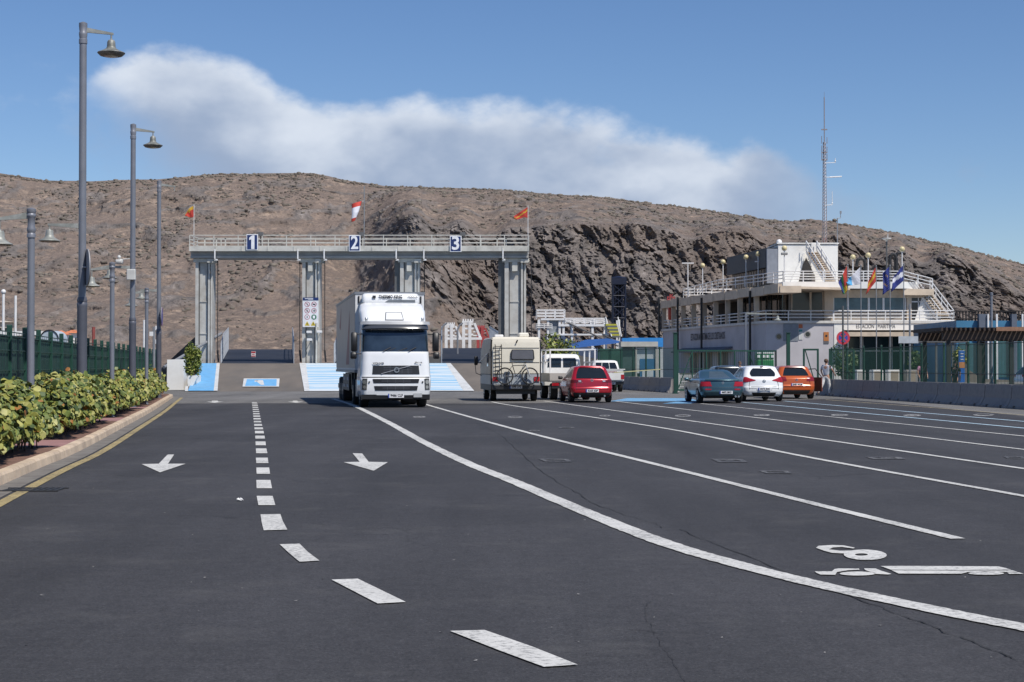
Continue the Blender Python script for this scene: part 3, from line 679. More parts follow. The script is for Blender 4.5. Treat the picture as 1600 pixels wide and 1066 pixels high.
# scrub bushes over the slope
ico = bmesh.new(); bmesh.ops.create_icosphere(ico, subdivisions=1, radius=1); iv = np.array([v.co[:] for v in ico.verts]); ifc = np.array([[v.index for v in f.verts] for f in ico.faces]); ico.free()
NB = 22000; rs = np.random.RandomState(5)
ri = (np.sqrt(rs.rand(NB))*(NT-8)+4).astype(int); ci = rs.randint(3, NU-3, NB)
ri[:1500] = rs.randint(NT-7, NT-1, 1500)
pp = P.reshape(NT,NU,3)[ri,ci]; pm = mk.reshape(NT,NU)[ri,ci]; keep = ((pm < .35)|(rs.rand(NB) < .10))&((fbm(pp/np.array([28.,40.,28.])+3, 4) > .40+.14*rs.rand(NB))|(ri > NT-8)); pp = pp[keep]
sz = (.3+rs.rand(len(pp))**3*.9)
BV = pp[:,None,:]+np.array([0,0,.15])+iv[None]*sz[:,None,None]*np.array([1.25,1.1,.75])*(.65+.7*rs.rand(len(pp),len(iv),1))
BF = (ifc[None]+(np.arange(len(pp))*len(iv))[:,None,None]).reshape(-1,3)
bm_ = bpy.data.meshes.new('scrub'); BVr = BV.reshape(-1,3); bm_.vertices.add(len(BVr)); bm_.vertices.foreach_set('co', BVr.ravel())
bm_.loops.add(BF.size); bm_.loops.foreach_set('vertex_index', BF.ravel().astype(np.int32)); bm_.polygons.add(len(BF)); bm_.polygons.foreach_set('loop_start', np.arange(0,BF.size,3,dtype=np.int32)); bm_.update(calc_edges=True)
bm_.materials.append(mat('dry_scrub', (.15,.13,.108), .95, var=.4, scale=.15))
so = bpy.data.objects.new('scrub', bm_); COL.objects.link(so); tag(so, 'dry grey-brown scrub bushes dotted over the hillside', 'scrub', kind='stuff')
# ---------------------------------------------------------------- street lamps on the left
hat_grey = mat('lamp_hat_grey', (.15,.155,.14), .5, .2, var=.18, scale=6, dirt=(.5,.5,.48), dirt_amt=.45, dirt_scale=5)
def hat(root, c, r):
    b = B(); h = r*1.25
    b.lathe([(r*.06,0),(r*.10,-.05*h),(r*.22,-.08*h),(r*.29,-.18*h),(r*.31,-.45*h),(r*.36,-.56*h),(r*.62,-.68*h),(r*.98,-.80*h),(r,-.83*h),(r*.97,-.86*h),(r*.80,-.99*h),(r*.55,-1.04*h),(r*.3,-.96*h),(r*.05,-.94*h)], c, 28)
    o = b.obj('lamp_head', hat_grey, root, sharp=50)
    B().lathe([(r*.5,-1.03*h),(r*.4,-1.06*h),(r*.02,-1.08*h)], c, 16).obj('lamp_lens', clear_lens, o)
def bell(root, c, r, name='lamp_head'):
    b = B(); h = r*1.25
    b.lathe([(r*.06,.0),(r*.10,-.02),(r*.14,-.05*h/.4),(r*.30,-.10*h),(r*.36,-.22*h),(r*.38,-.5*h),(r*.46,-.66*h),(r*.72,-.80*h),(r*.97,-.9*h),(r,-.95*h),(r*.97,-.99*h),(r*.8,-1.04*h),(r*.5,-.95*h),(r*.1,-.93*h)], c, 24)
    o = b.obj(name, bell_grey, root, sharp=50)
    g = B().lathe([(r*.55,-.97*h),(r*.5,-1.04*h),(r*.3,-1.09*h),(r*.02,-1.1*h)], c, 16).obj('lamp_lens', clear_lens, o)
    return o
def arm(b, p0, p1, r=.05):
    p0, p1 = Vector(p0), Vector(p1); d = (p1-p0).normalized(); u = Vector((0,0,1)); s = d.cross(u).normalized()*r*.45
    rs = []
    for p, h0, h1 in ((p0, -.05, .065), (p1, -.01, .035)):
        rs.append([tuple(p-s+u*h0), tuple(p+s+u*h0), tuple(p+s+u*h1), tuple(p-s+u*h1)])
    b.rings(rs, True)
def tall_lamp(px, d, label, box=False):
    root = thing('street_lamp', label, 'street lamp', (PX(px,d), d, .1), group='tall street lamps behind the kerb')
    B().lathe([(.17,0),(.17,.04),(.118,.06),(.112,2.7),(.118,2.74),(.118,2.80),(.105,2.82),(.118,2.86),(.10,2.94)], n=20).obj('pole_base', pole_dark, root)
    b = B(); b.lathe([(.086,2.9),(.082,8.75)], n=18); b.lathe([(.095,8.75),(.095,8.85),(.082,8.86),(.095,8.95),(.095,9.0),(.082,9.02),(.095,9.14),(.095,9.22),(.03,9.25)], n=18); b.obj('pole', pole_grey, root)
    q = Vector((.985,.16,0)); b = B(); arm(b, q*.05+Vector((0,0,9.06)), q*.68+Vector((0,0,8.98))); b.tube(q*.63+Vector((0,0,9.0)), q*.63+Vector((0,0,8.8)), .02); b.obj('bracket_arm', bell_grey, root)
    if px != 248: hat(root, q*.63+Vector((0,0,8.88)), .315)
    b = B(); arm(b, -q*.05+Vector((0,0,4.56)), -q*.77+Vector((0,0,4.58))); b.tube(-q*.73+Vector((0,0,4.6)), -q*.73+Vector((0,0,4.45)), .018); b.obj('bracket_arm', bell_grey, root)
    bell(root, -q*.73+Vector((0,0,4.5)), .235)
    if box:
        B().rbox(-.15,.13,-.24,-.09,4.15,4.5,.02).obj('junction_box', mat('box_grey', (.55,.55,.53), .5), root)
        b = B(); b.tube((-.08,-.05,4.85),(-.45,-.1,4.82),.015); b.rbox(-.52,-.3,-.2,.0,4.68,4.82,.02); b.ball((-.42,-.1,4.9),.06); b.obj('camera_mount', mat('box_grey', (.55,.55,.53)), root)
    return root
tall_lamp(128, 38, 'tallest-looking grey street lamp with a red-rimmed no-stopping sign on its shaft')
tall_lamp(207, 54, 'tall grey street lamp carrying a pale junction box and a small camera halfway up', True)
tall_lamp(248, 70.5, 'tall grey street lamp missing its top lamp head, the one nearest the gantry')
for px, d, lab in ((48, 28.9, 'short grey lamp post with bell lamp, standing in the nearest hedge stretch'), (175, 44, 'short grey lamp post between the two tallest street lamps'), (229, 58.4, 'short grey lamp post just before the farthest tall street lamp')):
    root = thing('lamp_post', lab, 'lamp post', (PX(px,d), d, .1), group='short lamp posts in the hedge')
    b = B(); b.lathe([(.1,0),(.1,.03),(.066,.05),(.06,3.6)], n=16); b.lathe([(.075,3.6),(.075,3.66),(.062,3.68),(.075,3.72),(.075,3.76),(.062,3.8),(.064,3.95),(.08,3.97),(.08,4.0),(.066,4.02),(.08,4.05),(.08,4.1),(.02,4.12)], n=16); b.obj('pole', pole_grey, root)
    q = Vector((-.985,-.16,0)); b = B(); arm(b, q*.04+Vector((0,0,3.98)), q*.58+Vector((0,0,3.9))); b.tube(q*.53+Vector((0,0,3.93)), q*.53+Vector((0,0,3.7)), .016); b.obj('bracket_arm', bell_grey, root)
    bell(root, q*.53+Vector((0,0,3.74)), .22)
sign_red = mat('sign_red', (.42,.03,.04), .5); sign_blue = mat('sign_blue', (.03,.06,.30), .5); sign_back = mat('sign_back_grey', (.3,.3,.31), .6); sign_purple = mat('sign_purple', (.22,.05,.25), .5)
def edge_sign(px, d, zc, r, label, col, tl):
    root = thing('traffic_sign', label, 'traffic sign', (PX(px,d)+.115, d-.03, zc)); nrm = Vector((.96,tl,0)).normalized()
    b = B(); b.tube(-nrm*.012, nrm*.012, r, n=28); b.obj('sign_plate', sign_back, root)
    B().disc(nrm*.016, nrm, r, 28, r*.8).obj('sign_border', col, root); B().disc(nrm*.016, nrm, r*.8, 28).obj('sign_face', sign_blue, root)
    b = B(); b.tube(-nrm*.01, (-.11,.03,.0), .02); b.obj('clamp', sign_back, root)
edge_sign(128.5, 37.9, 3.72, .42, 'round red-rimmed no-stopping sign seen edge-on on the tallest street lamp', sign_red, .40)
edge_sign(248.5, 70.4, PZ(495,70.5), .4, 'round purple-edged sign seen edge-on on the farthest tall street lamp', sign_purple, .13)

# ---------------------------------------------------------------- green screened fence on the left
f0, f1 = Vector((PX(-60,32.8), 32.8, .12)), Vector((PX(247,100), 100, .12)); f0 = f0+(f0-f1)*.18
fd = (f1-f0).normalized(); fl = (f1-f0).length; fr = thing('screened_fence', 'long dark green mesh fence with screening cloth running behind the hedge', 'fence', f0, math.atan2(fd.y, fd.x))
npn = 30; pw = fl/npn
b = B()
for k in range(npn): b.box(k*pw+.05,(k+1)*pw-.05,.02,.026,.35+.05,2.08)
b.obj('screen_cloth', green_screen, fr)
b = B(); b.box(0,fl,-.08,.22,0,.3); b.obj('fence_footing', barrier_conc, fr)
b = B()
for z in (.55,.78,1.25,1.72,2.05,2.15): b.box(0,fl,-.028,-.012,z-.012,z+.012)
b.box(0,fl,-.03,.0,.7,.76)
for k in range(int(fl/.45)): b.box(k*.45-.006,k*.45+.006,-.02,-.012,.35,2.15)
b.obj('mesh_wires', green_steel, fr)
b = B(); b.rbox(-.05,.05,-.06,.06,0,2.32,.015); p0 = b.obj('fence_post', green_steel, fr)
for k in range(1,npn+1): c = p0.copy(); COL.objects.link(c); c.location = (k*pw,0,0)

# low things beyond that fence
def house(label, name, d, px0, px1, ytop, ydiv, roofm, wallm, hip=True):
    x0, x1 = PX(px0,d), PX(px1,d); zt, zd = PZ(ytop,d), PZ(ydiv,d); r = thing(name, label, 'house', ((x0+x1)/2, d, 0)); w = (x1-x0)/2
    b = B(); b.box(-w,w,0,w*1.4,-.2,zd)
    wl = b.obj('wall', wallm, r)
    b = B(); e = .25 if hip else .0; z0 = zd
    b.add([(-w-.3,-.3,z0),(w+.3,-.3,z0),(w+.3,w*1.4+.3,z0),(-w-.3,w*1.4+.3,z0),(-w*e,w*.6,zt),(w*e,w*.6,zt)], [(0,1,5,4),(1,2,5),(2,3,4,5),(3,0,4),(3,2,1,0)]); b.obj('roof', roofm, r)
    b = B()
    for k in (-.55,.0,.55): b.box(k*w-w*.12,k*w+w*.12,-.03,.0,zd*.72,zd*.9)
    b.obj('window', glass_dark, r)
tile = mat('roof_tile_orange', (.50,.17,.08), .85, var=.25, scale=3); beige = mat('beige_render', (.48,.42,.34), .9)
house('small house with orange tiled roof beyond the green fence, left of the other', 'bungalow', 175, 84, 103, 516.5, 523, tile, white_wall)
house('small house with brighter orange tiled roof, just left of the tallest lamp', 'bungalow', 182, 103, 123, 515.5, 520.5, tile, white_wall)
house('beige block of a house at the left edge of the photo beyond the fence', 'bungalow', 190, -14, 15, 501, 503.5, beige, beige)
r = thing('canopy', 'long flat white canopy roof beyond the left end of the green fence', 'canopy', (PX(20,150),150,0))
b = B(); b.box(-14,2.7,0,6,PZ(524.5,150),PZ(517.5,150)); b.obj('canopy_roof', white_wall, r)
b = B(); [b.tube((x,1,0),(x,1,4.3),.09) for x in (-12,-7,-2,2)]; b.obj('canopy_posts', white_steel, r)
r = thing('arched_shelter', 'grey half-round shelter with dark rim behind the fence', 'shelter', (PX(77,140),140,0))
R_ = 13.5*140/F; zc = PZ(530,140)
b = B(); b.extr([(R_*math.cos(a), zc+R_*math.sin(a)) for a in [math.pi*i/14 for i in range(15)]]+[(-R_,0),(R_,0)], 'y', 0, 3); b.obj('shelter_end', mat('pale_blue_panel', (.40,.46,.52), .6), r)
b = B(); ps = [(R_*1.04*math.cos(a), -.03, zc+R_*1.04*math.sin(a)) for a in [math.pi*i/14 for i in range(15)]]; b.path(ps, .05); b.tube((0,-.03,0),(0,-.03,zc+R_),.05); b.obj('rim', black_plastic, r)
for px, d, y0, y1, rr, m, lab in ((5,120,457,520,.1,white_steel,'white mast with a small dome on top at the left edge'),(24,120,462,522,.09,white_steel,'plain white mast next to the domed one on the left'),
        (146,120,511,538,.12,mat('rust_red', (.25,.06,.05)),'short red-brown post rising above the fence'),(225,95,500,540,.06,white_steel,'thin white pole above the far end of the fence'),(240.5,85,511,575,.07,galv,'grey pole with small aerials near the end of the fence')):
    t = thing('mast', lab, 'mast', (PX(px,d),d,0)); b = B(); b.tube((0,0,0),(0,0,PZ(y0,d)),rr); b.obj('pole', m, t)
    if px == 5: B().ball((0,0,PZ(456,d)),.18).obj('dome', white_steel, t)
    if px == 240.5:
        b = B()
        for k, z in enumerate((2.6,3.0,3.3)): b.box(-.22 if k%2 else .08,.0 if k%2 else .22,-.06,.06,z,z+.22)
        b.obj('aerial', white_steel, t)

# ---------------------------------------------------------------- ramps, islands and linkspans
RB, RT, RTZ = 95.5, 114.0, 1.65
def rz(d): return RTZ*(d-RB)/(RT-RB)
def RP(px, py, up=0.0):
    "point on the sloping ramp under photo pixel (px, py)"
    lo, hi = RB, RT+.001
    for _ in range(40):
        m = (lo+hi)/2; yy = YH-(rz(m)-CAMH)*F/m
        lo, hi = (m, hi) if yy > py else (lo, m)
    return Vector((PX(px,lo), lo, rz(lo)+up))
ramp_m = mat('ramp_concrete', (.150,.128,.108), .9, var=.12, scale=.8, bump=.4, bscale=16, dirt=(.09,.085,.08), dirt_amt=.7, dirt_scale=.5, stretch=(1,.3,1))
ramp_blue = paint('ramp_blue', (.14,.40,.70), .45, (.3,.36,.42), thr=.55); ramp_white = paint('ramp_white', (.62,.63,.63), .6, (.2,.2,.2))
b = B(); x0, x1 = PX(306,RB)-.5, PX(905,RB); X0, X1 = PX(300,RT), PX(880,RT)
b.add([(x0,RB,-.02),(x1,RB,-.02),(X1,RT,RTZ),(X0,RT,RTZ),(X0,RT,-.3),(X1,RT,-.3),(x0,RB,-.3),(x1,RB,-.3)], [(0,1,2,3),(3,2,5,4),(1,7,5,2),(0,3,4,6)]); struct(b.obj('ramp', ramp_m))
def rpoly(name, px, m, up=.03): b = B(); b.quad(*[RP(*p, up) for p in px]); return struct(b.obj(name, m))
rpoly('ramp_paint', ((294,611.4),(334,611.4),(338.5,568.3),(309,568.3)), ramp_blue); rpoly('ramp_paint', ((334,611.4),(340,611.4),(343.5,568.3),(338.5,568.3)), ramp_white, .032)
rpoly('ramp_paint', ((289,612),(294,612),(294,604),(290,604)), ramp_white, .034)
def waves(name):
    m = bpy.data.materials.new(name); m.use_nodes = True; nt = m.node_tree; b = nt.nodes['Principled BSDF']; N = nt.nodes.new; L = nt.links.new; b.inputs['Roughness'].default_value = .8
    tc = N('ShaderNodeTexCoord'); mp = N('ShaderNodeMapping'); mp.inputs['Scale'].default_value = (.22,1.0,1); mp.inputs['Rotation'].default_value = (0,0,R(14)); L(tc.outputs['Object'], mp.inputs[0])
    w = N('ShaderNodeTexWave'); w.bands_direction = 'Y'; w.inputs['Scale'].default_value = .30; w.inputs['Distortion'].default_value = 7; w.inputs['Detail'].default_value = 3; w.inputs['Detail Scale'].default_value = 2.2; L(mp.outputs[0], w.inputs['Vector'])
    r = N('ShaderNodeValToRGB'); L(w.outputs[0], r.inputs[0]); e = r.color_ramp.elements; e[0].position = .32; e[0].color = (.25,.47,.66,1); e[1].position = .56; e[1].color = (.58,.64,.68,1)
    L(r.outputs[0], b.inputs['Base Color']); return m
wave_m = waves('painted_waves')
rpoly('painted_waves', ((484,611.4),(640,611.4),(620,568.3),(478,568.3)), wave_m); rpoly('ramp_paint', ((475.5,611.6),(484,611.6),(478,568.3),(468,568.3)), ramp_white, .033); rpoly('ramp_paint', ((475.5,613),(640,613),(640,611.2),(475.5,611.2)), ramp_white, .034)
rpoly('painted_waves', ((640,611.4),(724,611.4),(697,568.3),(620,568.3)), wave_m); rpoly('ramp_paint', ((724,611.6),(741,611.6),(704,568.3),(696.5,568.3)), ramp_white, .033)
rpoly('painted_lane_number', ((379,605),(436,605),(437,592.2),(381,592.2)), ramp_white, .03); rpoly('painted_lane_number', ((383,604),(432,604),(432.5,593.3),(386,593.3)), ramp_blue, .034)
b = B(); b.quad(*[RP(*p, .038) for p in ((408,602.6),(413,602.6),(411,595),(398,595))]); b.quad(*[RP(*p, .038) for p in ((398,598),(402,597),(404,595.4),(398,595.2))]); struct(b.obj('painted_lane_number', ramp_white))
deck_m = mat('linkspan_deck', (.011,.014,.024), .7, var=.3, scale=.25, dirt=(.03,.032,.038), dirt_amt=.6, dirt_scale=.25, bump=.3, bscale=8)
lattice_m = mat('railing_galvanised', (.45,.47,.5), .45, .3)
def linkspan(xs, label, sign=False):
    (a0, a1), (b0, b1), yt = xs; dE = 142; zE = PZ(yt, dE); r = thing('linkspan', label, 'linkspan', ((PX(a0,RT)+PX(a1,RT))/2, RT, RTZ)); o = Vector(r.location)
    q = [Vector((PX(a0,RT),RT+.05,RTZ))-o, Vector((PX(a1,RT),RT+.05,RTZ))-o, Vector((PX(b1,dE),dE,zE))-o, Vector((PX(b0,dE),dE,zE))-o]
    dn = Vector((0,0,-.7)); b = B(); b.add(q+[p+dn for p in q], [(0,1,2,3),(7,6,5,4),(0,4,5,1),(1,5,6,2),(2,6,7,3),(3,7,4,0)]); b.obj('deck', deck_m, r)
    for s, e in ((q[0],q[3]),(q[1],q[2])):
        b = B(); n = 26
        for k in range(n+1):
            p = s.lerp(e, k/n); h = 1.35+.5*min(1, k/8); b.tube(p, p+Vector((0,0,h)), .03, n=5)
            if k < n:
                p2 = s.lerp(e,(k+1)/n); h2 = 1.35+.5*min(1,(k+1)/8)
                for z in (.12,.5,.95,1.0): b.tube(p+Vector((0,0,h*z)), p2+Vector((0,0,h2*z)), .025, n=5)
        b.obj('railing', lattice_m, r)
    return r
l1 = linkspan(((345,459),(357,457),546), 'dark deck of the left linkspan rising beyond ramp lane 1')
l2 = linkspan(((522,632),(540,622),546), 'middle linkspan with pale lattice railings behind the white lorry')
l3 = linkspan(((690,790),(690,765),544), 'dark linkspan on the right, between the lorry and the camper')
t = thing('notice_plate', 'small red and white notice standing on the left linkspan deck', 'sign', W(396,558,122)); b = B(); b.box(-.16,.16,-.02,.02,.0,.42); b.obj('plate', mat('sign_white', (.7,.7,.7)), t); b = B(); b.box(-.15,.15,-.03,-.021,.29,.4); b.box(-.15,.15,-.03,-.021,.03,.1); b.box(-.1,.1,-.03,-.021,.17,.22); b.obj('sign_print', sign_red, t)
# white block, planter, bush, dark embankment
def at(px, py): return G(px, py)
p = G(274,609.5); d = p.y; s = d/F
b = B(); b.extr([(-13.5*s,0),(13.0*s,0),(12.5*s,48*s),(-13.0*s,47.5*s)], 'y', 0, 1.6); tag(b.obj('concrete_block', white_wall, loc=(0,0,0)), 'tall white concrete block at the end of the hedge', 'concrete block').location = (p.x,p.y,0)
p = G(302,611); s = p.y/F; r = thing('planter', 'low white planter wall beside the blue painted ramp edge', 'planter', (p.x,p.y+.6,0))
b = B(); b.extr([(-12*s,0),(-8*s,0),(-3*s,9*s),(3*s,21*s),(3*s,24*s),(-12*s,24*s)], 'y', 0, .25); b.box(-12*s,-4*s,.25,2.6,0,24*s); b.obj('planter_wall', white_wall, r)
b = B(); b.extr([(0,-.2),(3.2,-.2),(3.2,3.7),(.5,1.2)], 'y', 0, 5); o = b.obj('embankment_slope', mat('dark_rubble', (.075,.07,.068), .95, var=.5, scale=2, bump=1, bscale=4)); o.location = (PX(238,118),118,0); tag(o, 'dark rubble slope with a pale edge behind the white block', 'embankment', kind='structure')
b = B(); b.tube(W(256,574,109), W(346,521,116), .1); tag(b.obj('handrail', galv, loc=tuple(W(256,574,109))), 'sloping grey handrail climbing behind the planter to the first pillar', 'handrail')
def bush(label, name, c, rx, ry, rzz, n, ms, ls=.09, cat='shrub', trunk=0.0, parts=5, group=None):
    root = thing(name, label, cat, c, group=group); f = B(); st = B()
    lobes = [(Vector((random.uniform(-.5,.5)*rx, random.uniform(-.5,.5)*ry, trunk+rzz*random.uniform(.45,1.25))), random.uniform(.5,.85)) for _ in range(parts+3)]
    for _ in range(n):
        l, q = random.choice(lobes); v = Vector((random.gauss(0,1),random.gauss(0,1),random.gauss(0,1))).normalized()*random.random()**.4*q
        p = l+Vector((v.x*rx*.75,v.y*ry*.75,v.z*rzz*.7)); p.z = max(p.z, .05)
        nr = (v+Vector((random.gauss(0,.6),random.gauss(0,.6),random.gauss(.2,.6)))).normalized(); u = nr.orthogonal().normalized(); u.rotate(Matrix.Rotation(random.uniform(0,6.28),3,nr)); w = nr.cross(u); s = ls*random.uniform(.6,1.3)
        f.m = random.choices(range(len(ms)), [3,3,1,1.4][:len(ms)])[0]
        f.add([p-u*s, p+w*s*.45-u*s*.2, p+u*s, p-w*s*.45-u*s*.2], [(0,1,2,3)])
    for l, q in lobes: st.tube((l.x*.15,l.y*.15,0), l, .03 if not trunk else .05, .012, n=6)
    f.obj('foliage', ms, root); st.obj('trunk' if trunk else 'stems', stem_m, root)
    return root
yg = [leafmat('leaf_lime', (.20,.24,.03)), leafmat('leaf_olive', (.12,.15,.03)), leaf_ms[2], leaf_ms[3]]
dg = [leafmat('leaf_mid_green', (.07,.12,.03)), leafmat('leaf_deep_green', (.035,.07,.022)), leaf_ms[1], leaf_ms[3]]
p = G(300,611); bush('bright yellow-green bush overflowing the white planter by the first pillar', 'planter_bush', (PX(302,99),99,.75), .62, .5, 1.35, 3400, yg, .085, parts=9)
bush('rounded yellow-green bush showing behind the camper', 'round_bush', (PX(868,118),118,0), 1.7, 1.3, 2.25, 2600, yg, .15)

# ---------------------------------------------------------------- the gantry
gant_m = mat('gantry_grey', (.50,.49,.46), .5, .1, var=.08, scale=1.2, dirt=(.22,.17,.13), dirt_amt=.55, dirt_scale=.9)
gant_dk = mat('gantry_dark_steel', (.12,.12,.12), .5, .2, var=.15)
gant_lt = mat('gantry_fascia', (.52,.51,.47), .55, .0, var=.08, scale=2, dirt=(.25,.23,.2), dirt_amt=.5)
GD = RT; gz = lambda py: PZ(py, GD)
gr = thing('gantry', 'long grey steel gantry on four pillars spanning the three numbered ramps', 'gantry', (PX(562,GD),GD,RTZ)); go = Vector(gr.location)
zb = gz(403.5)-go.z
for i, (xa, xb) in enumerate(((305,331),(472,499),(625,655),(788.5,822))):
    a, c = PX(xa,GD)-go.x, PX(xb,GD)-go.x; w = c-a; b = B()
    b.box(a+.2*w,a+.74*w,.22,1.3,0,zb); b.m = 0
    b.box(a,a+.2*w-.02,0,1.35,0,zb); b.box(a+.76*w,a+.86*w,.0,.9,0,zb); b.box(a+.90*w,c,.12,1.35,0,zb)
    b.box(a+.2*w,a+.74*w,.17,.23,4.2,4.28); b.box(a+.2*w,a+.74*w,.17,.23,2.0,2.08)
    pl = b.obj('pillar', gant_m, gr)
    b = B(); b.box(a+.2*w-.02,a+.24*w,.1,1.2,0,zb-.02); b.box(a+.70*w,a+.76*w,.1,1.0,0,zb-.02); b.box(a+.86*w,a+.90*w,.2,1.2,0,zb-.02)
    if i >= 2: b.box(a-.30*w,a-.02,.3,1.1,.4 if i == 3 else 0,zb-.05)
    b.obj('guide_rail', gant_dk, pl)
    b = B(); b.box(a-.12*w,c+.15*w,-.05,1.4,zb-.28,zb-.02); b.box(a+.35*w,a+.6*w,-.1,.2,zb-.9,zb-.28) if i else None; b.box(c-.25*w,c+.1*w,-.25,.3,zb-.32,zb-.05); b.obj('bearing_bracket', gant_lt, pl)
    b = B()
    for q in ((c+.25*w),(a-.2*w)):
        if i == 0 and q < a: continue
        b.tube((q,.6,zb),(q,.6,.9),.03,n=6); b.tube((q,.6,.9),(q+.1,.4,.1),.07,n=6)
    b.obj('hoist_cable', black_plastic, pl)
x0, x1 = PX(298.5,GD)-go.x, PX(826,GD)-go.x
z1, z2, z3 = zb, gz(393)-go.z, gz(386.2)-go.z
b = B(); b.box(x0,x1,-.35,2.1,z1,z1+.12); b.box(x0,x1,-.18,1.9,z1+.12,z2-.08); b.box(x0,x1,-.38,2.1,z2-.08,z2); b.obj('beam', mat('gantry_beam_grey', (.38,.37,.35), .5, .1, var=.1, dirt=(.14,.13,.12), dirt_amt=.5), gr)
b = B(); b.box(x0,x1,-.58,2.3,z2+.005,z3-.02); b.box(x0,x1,-.62,-.585,z2-.02,z3+.02)
for k in range(14): xx = x0+(x1-x0)*k/13; b.box(xx-.03,xx+.03,-.66,-.62,z2-.02,z3+.02)
b.obj('walkway', gant_lt, gr)
zr = gz(368.5)-go.z
b = B()
for yy in (-.55,2.25):
    for zz in (zr, z3+(zr-z3)*.62, z3+(zr-z3)*.3): b.box(x0,x1,yy-.022,yy+.022,zz-.022-(.012 if zz == zr else 0),zz+.018)
    for k in range(15): xx = x0+(x1-x0)*k/14; b.box(xx-.028,xx+.028,yy-.045,yy-.024,z3-.1,zr)
for xx in (x0,x1-.06):
    for zz in (zr, z3+(zr-z3)*.62, z3+(zr-z3)*.3): b.box(xx,xx+.06,-.5,2.2,zz-.03,zz+.03)
b.obj('walkway_railing', white_steel if False else gant_lt, gr)
b = B()
for xx in (x0+.8,x0+1.6,x1-2.2): b.box(xx,xx+.08,.4,.48,z3,zr-.1); b.box(xx,xx+.7,.4,.45,zr-.2,zr-.12); b.box(xx+.62,xx+.7,.4,.48,z3,zr-.1)
b.obj('access_frame', gant_lt, gr)
b = B()
for px in (338,467,508,620,663,786): xx = PX(px,GD)-go.x; b.box(xx-.04,xx+.04,-.7,-.62,z1-.15,z2+.1); b.box(xx-.04,xx+.16,-.7,-.3,z1-.2,z1-.1)
b.obj('cable_clips', white_steel, gr)
navy = mat('lane_navy', (.012,.03,.12), .5); num_white = mat('number_white', (.74,.75,.78), .5)
for px, py, ch in ((394,378.6,'1'),(554,380.2,'2'),(712,381.2,'3')):
    p = W(px,py,GD-.75); r = thing('lane_number_sign', {'1':'navy sign reading one, above the empty left ramp','2':'navy sign reading two, on the gantry under the windsock','3':'navy sign reading three, on the gantry right of the lorry'}[ch], 'lane sign', p)
    w, h = 18*GD/F/2, 25*GD/F/2
    b = B(); b.rbox(-w,w,0,.06,-h,h,.01); b.obj('sign_frame', num_white, r); b = B(); b.box(-w*.86,w*.86,-.012,-.002,-h*.9,h*.9); b.obj('sign_panel', navy, r)
    if ch == '1':
        b = B(); b.extr([(-.06,-.47),(.16,-.47),(.16,.47),(-.0,.47),(-.2,.30),(-.2,.14),(-.06,.20)], 'y', -.022, -.013); b.obj('number', num_white, r)
    else: text('number', ch, 1.25, num_white, r, (0,-.018,0), width=.50 if ch != '1' else .27, bold=.028)
for px in (407,565,723):
    p = W(px,366.5,GD-.4); b = B(); b.box(-.18,.18,-.2,.2,-.12,.14); b.tube((0,0,-.1),(0,.2,-.75),.04); tag(b.obj('floodlight', gant_dk), {407:'small dark floodlight above the left end of the gantry rail, beside numeral one',565:'small dark floodlight on the gantry rail at the windsock mast foot',723:'small dark floodlight on the gantry rail beside numeral three'}[px], 'floodlight').location = p
# notice board with prohibition symbols on the second pillar
p = W(485.3,488,GD-.25); r = thing('notice_board', 'white board of round prohibition symbols under a navy header on the second pillar', 'notice board', p); s = GD/F
b = B(); b.box(-12.3*s,12.3*s,0,.05,-23*s,23*s); b.obj('board', mat('board_white', (.68,.68,.70), .5), r)
b = B(); b.box(-12.3*s,12.3*s,-.012,-.003,18.3*s,23*s); b.obj('header_band', navy, r)
b = B(); b.box(-9*s,4*s,-.02,-.014,20.6*s,21.6*s); b.box(-4*s,4*s,-.02,-.014,19.2*s,19.8*s); b.obj('header_text', num_white, r)
for k, (xx, zz) in enumerate(((-5.3,12.3),(5.2,12.3),(-5.3,2.3),(5.2,2.3),(-5.3,-7.6),(5.2,-7.6))):
    c = Vector((xx*s,-.006,zz*s)); b = B(); b.disc(c, (0,-1,0), 4.1*s, 24, 3.3*s if k < 5 else 0)
    if k in (0,1,2): b.add([tuple(c+Vector((a*s,-.001,e*s))) for a, e in ((-2.7,2.2),(-2.2,2.7),(2.7,-2.2),(2.2,-2.7))], [(0,1,2,3)])
    sy = b.obj('symbol', mat('symbol_red', (.35,.05,.09)) if k < 5 else mat('symbol_green', (.03,.16,.09)), r)
    b = B()
    if k == 1: b.box(c.x-1.9*s,c.x+2.2*s,-.012,-.0085,c.z-.9*s,c.z+.9*s)
    elif k == 5: b.box(c.x-1.7*s,c.x+1.7*s,-.014,-.010,c.z-2.2*s,c.z+2.2*s)
    elif k != 3: b.box(c.x-.6*s,c.x+.6*s,-.012,-.0085,c.z-1.6*s,c.z+1.6*s)
    if k == 3: text('pictogram', '10', .2, ink, sy, tuple(c+Vector((0,-.004,0))), bold=.006)
    else: b.obj('pictogram', ink if k != 5 else num_white, sy)
b = B()
for xx in (-5.3,4.2): b.add([((xx+a)*s,-.008,e*s) for a, e in ((-4,-21),(4,-21),(0,-14))], [(0,1,2)])
b.obj('warning_triangle', mat('sign_yellow', (.55,.42,.03)), r)
b = B()
for xx in (-5.3,4.2): b.box((xx-.6)*s,(xx+.6)*s,-.014,-.010,-19.5*s,-16.5*s)
b.obj('pictogram', ink, r)
for px, py, lab in ((483.5,519,'small white camera under the notice board on the second pillar'),(499.5,518.5,'small white camera beside the second pillar, right of the notice board'),(484,531,'lower white camera on the second pillar')):
    p = W(px,py,GD-.3); r = thing('security_camera', lab, 'security camera', p); b = B(); b.rbox(-.17,.17,-.35,.05,-.08,.08,.02); b.obj('camera_housing', white_steel, r); b = B(); b.tube((0,0,0),(0,.5,-.1),.03); b.obj('camera_arm', galv, r)
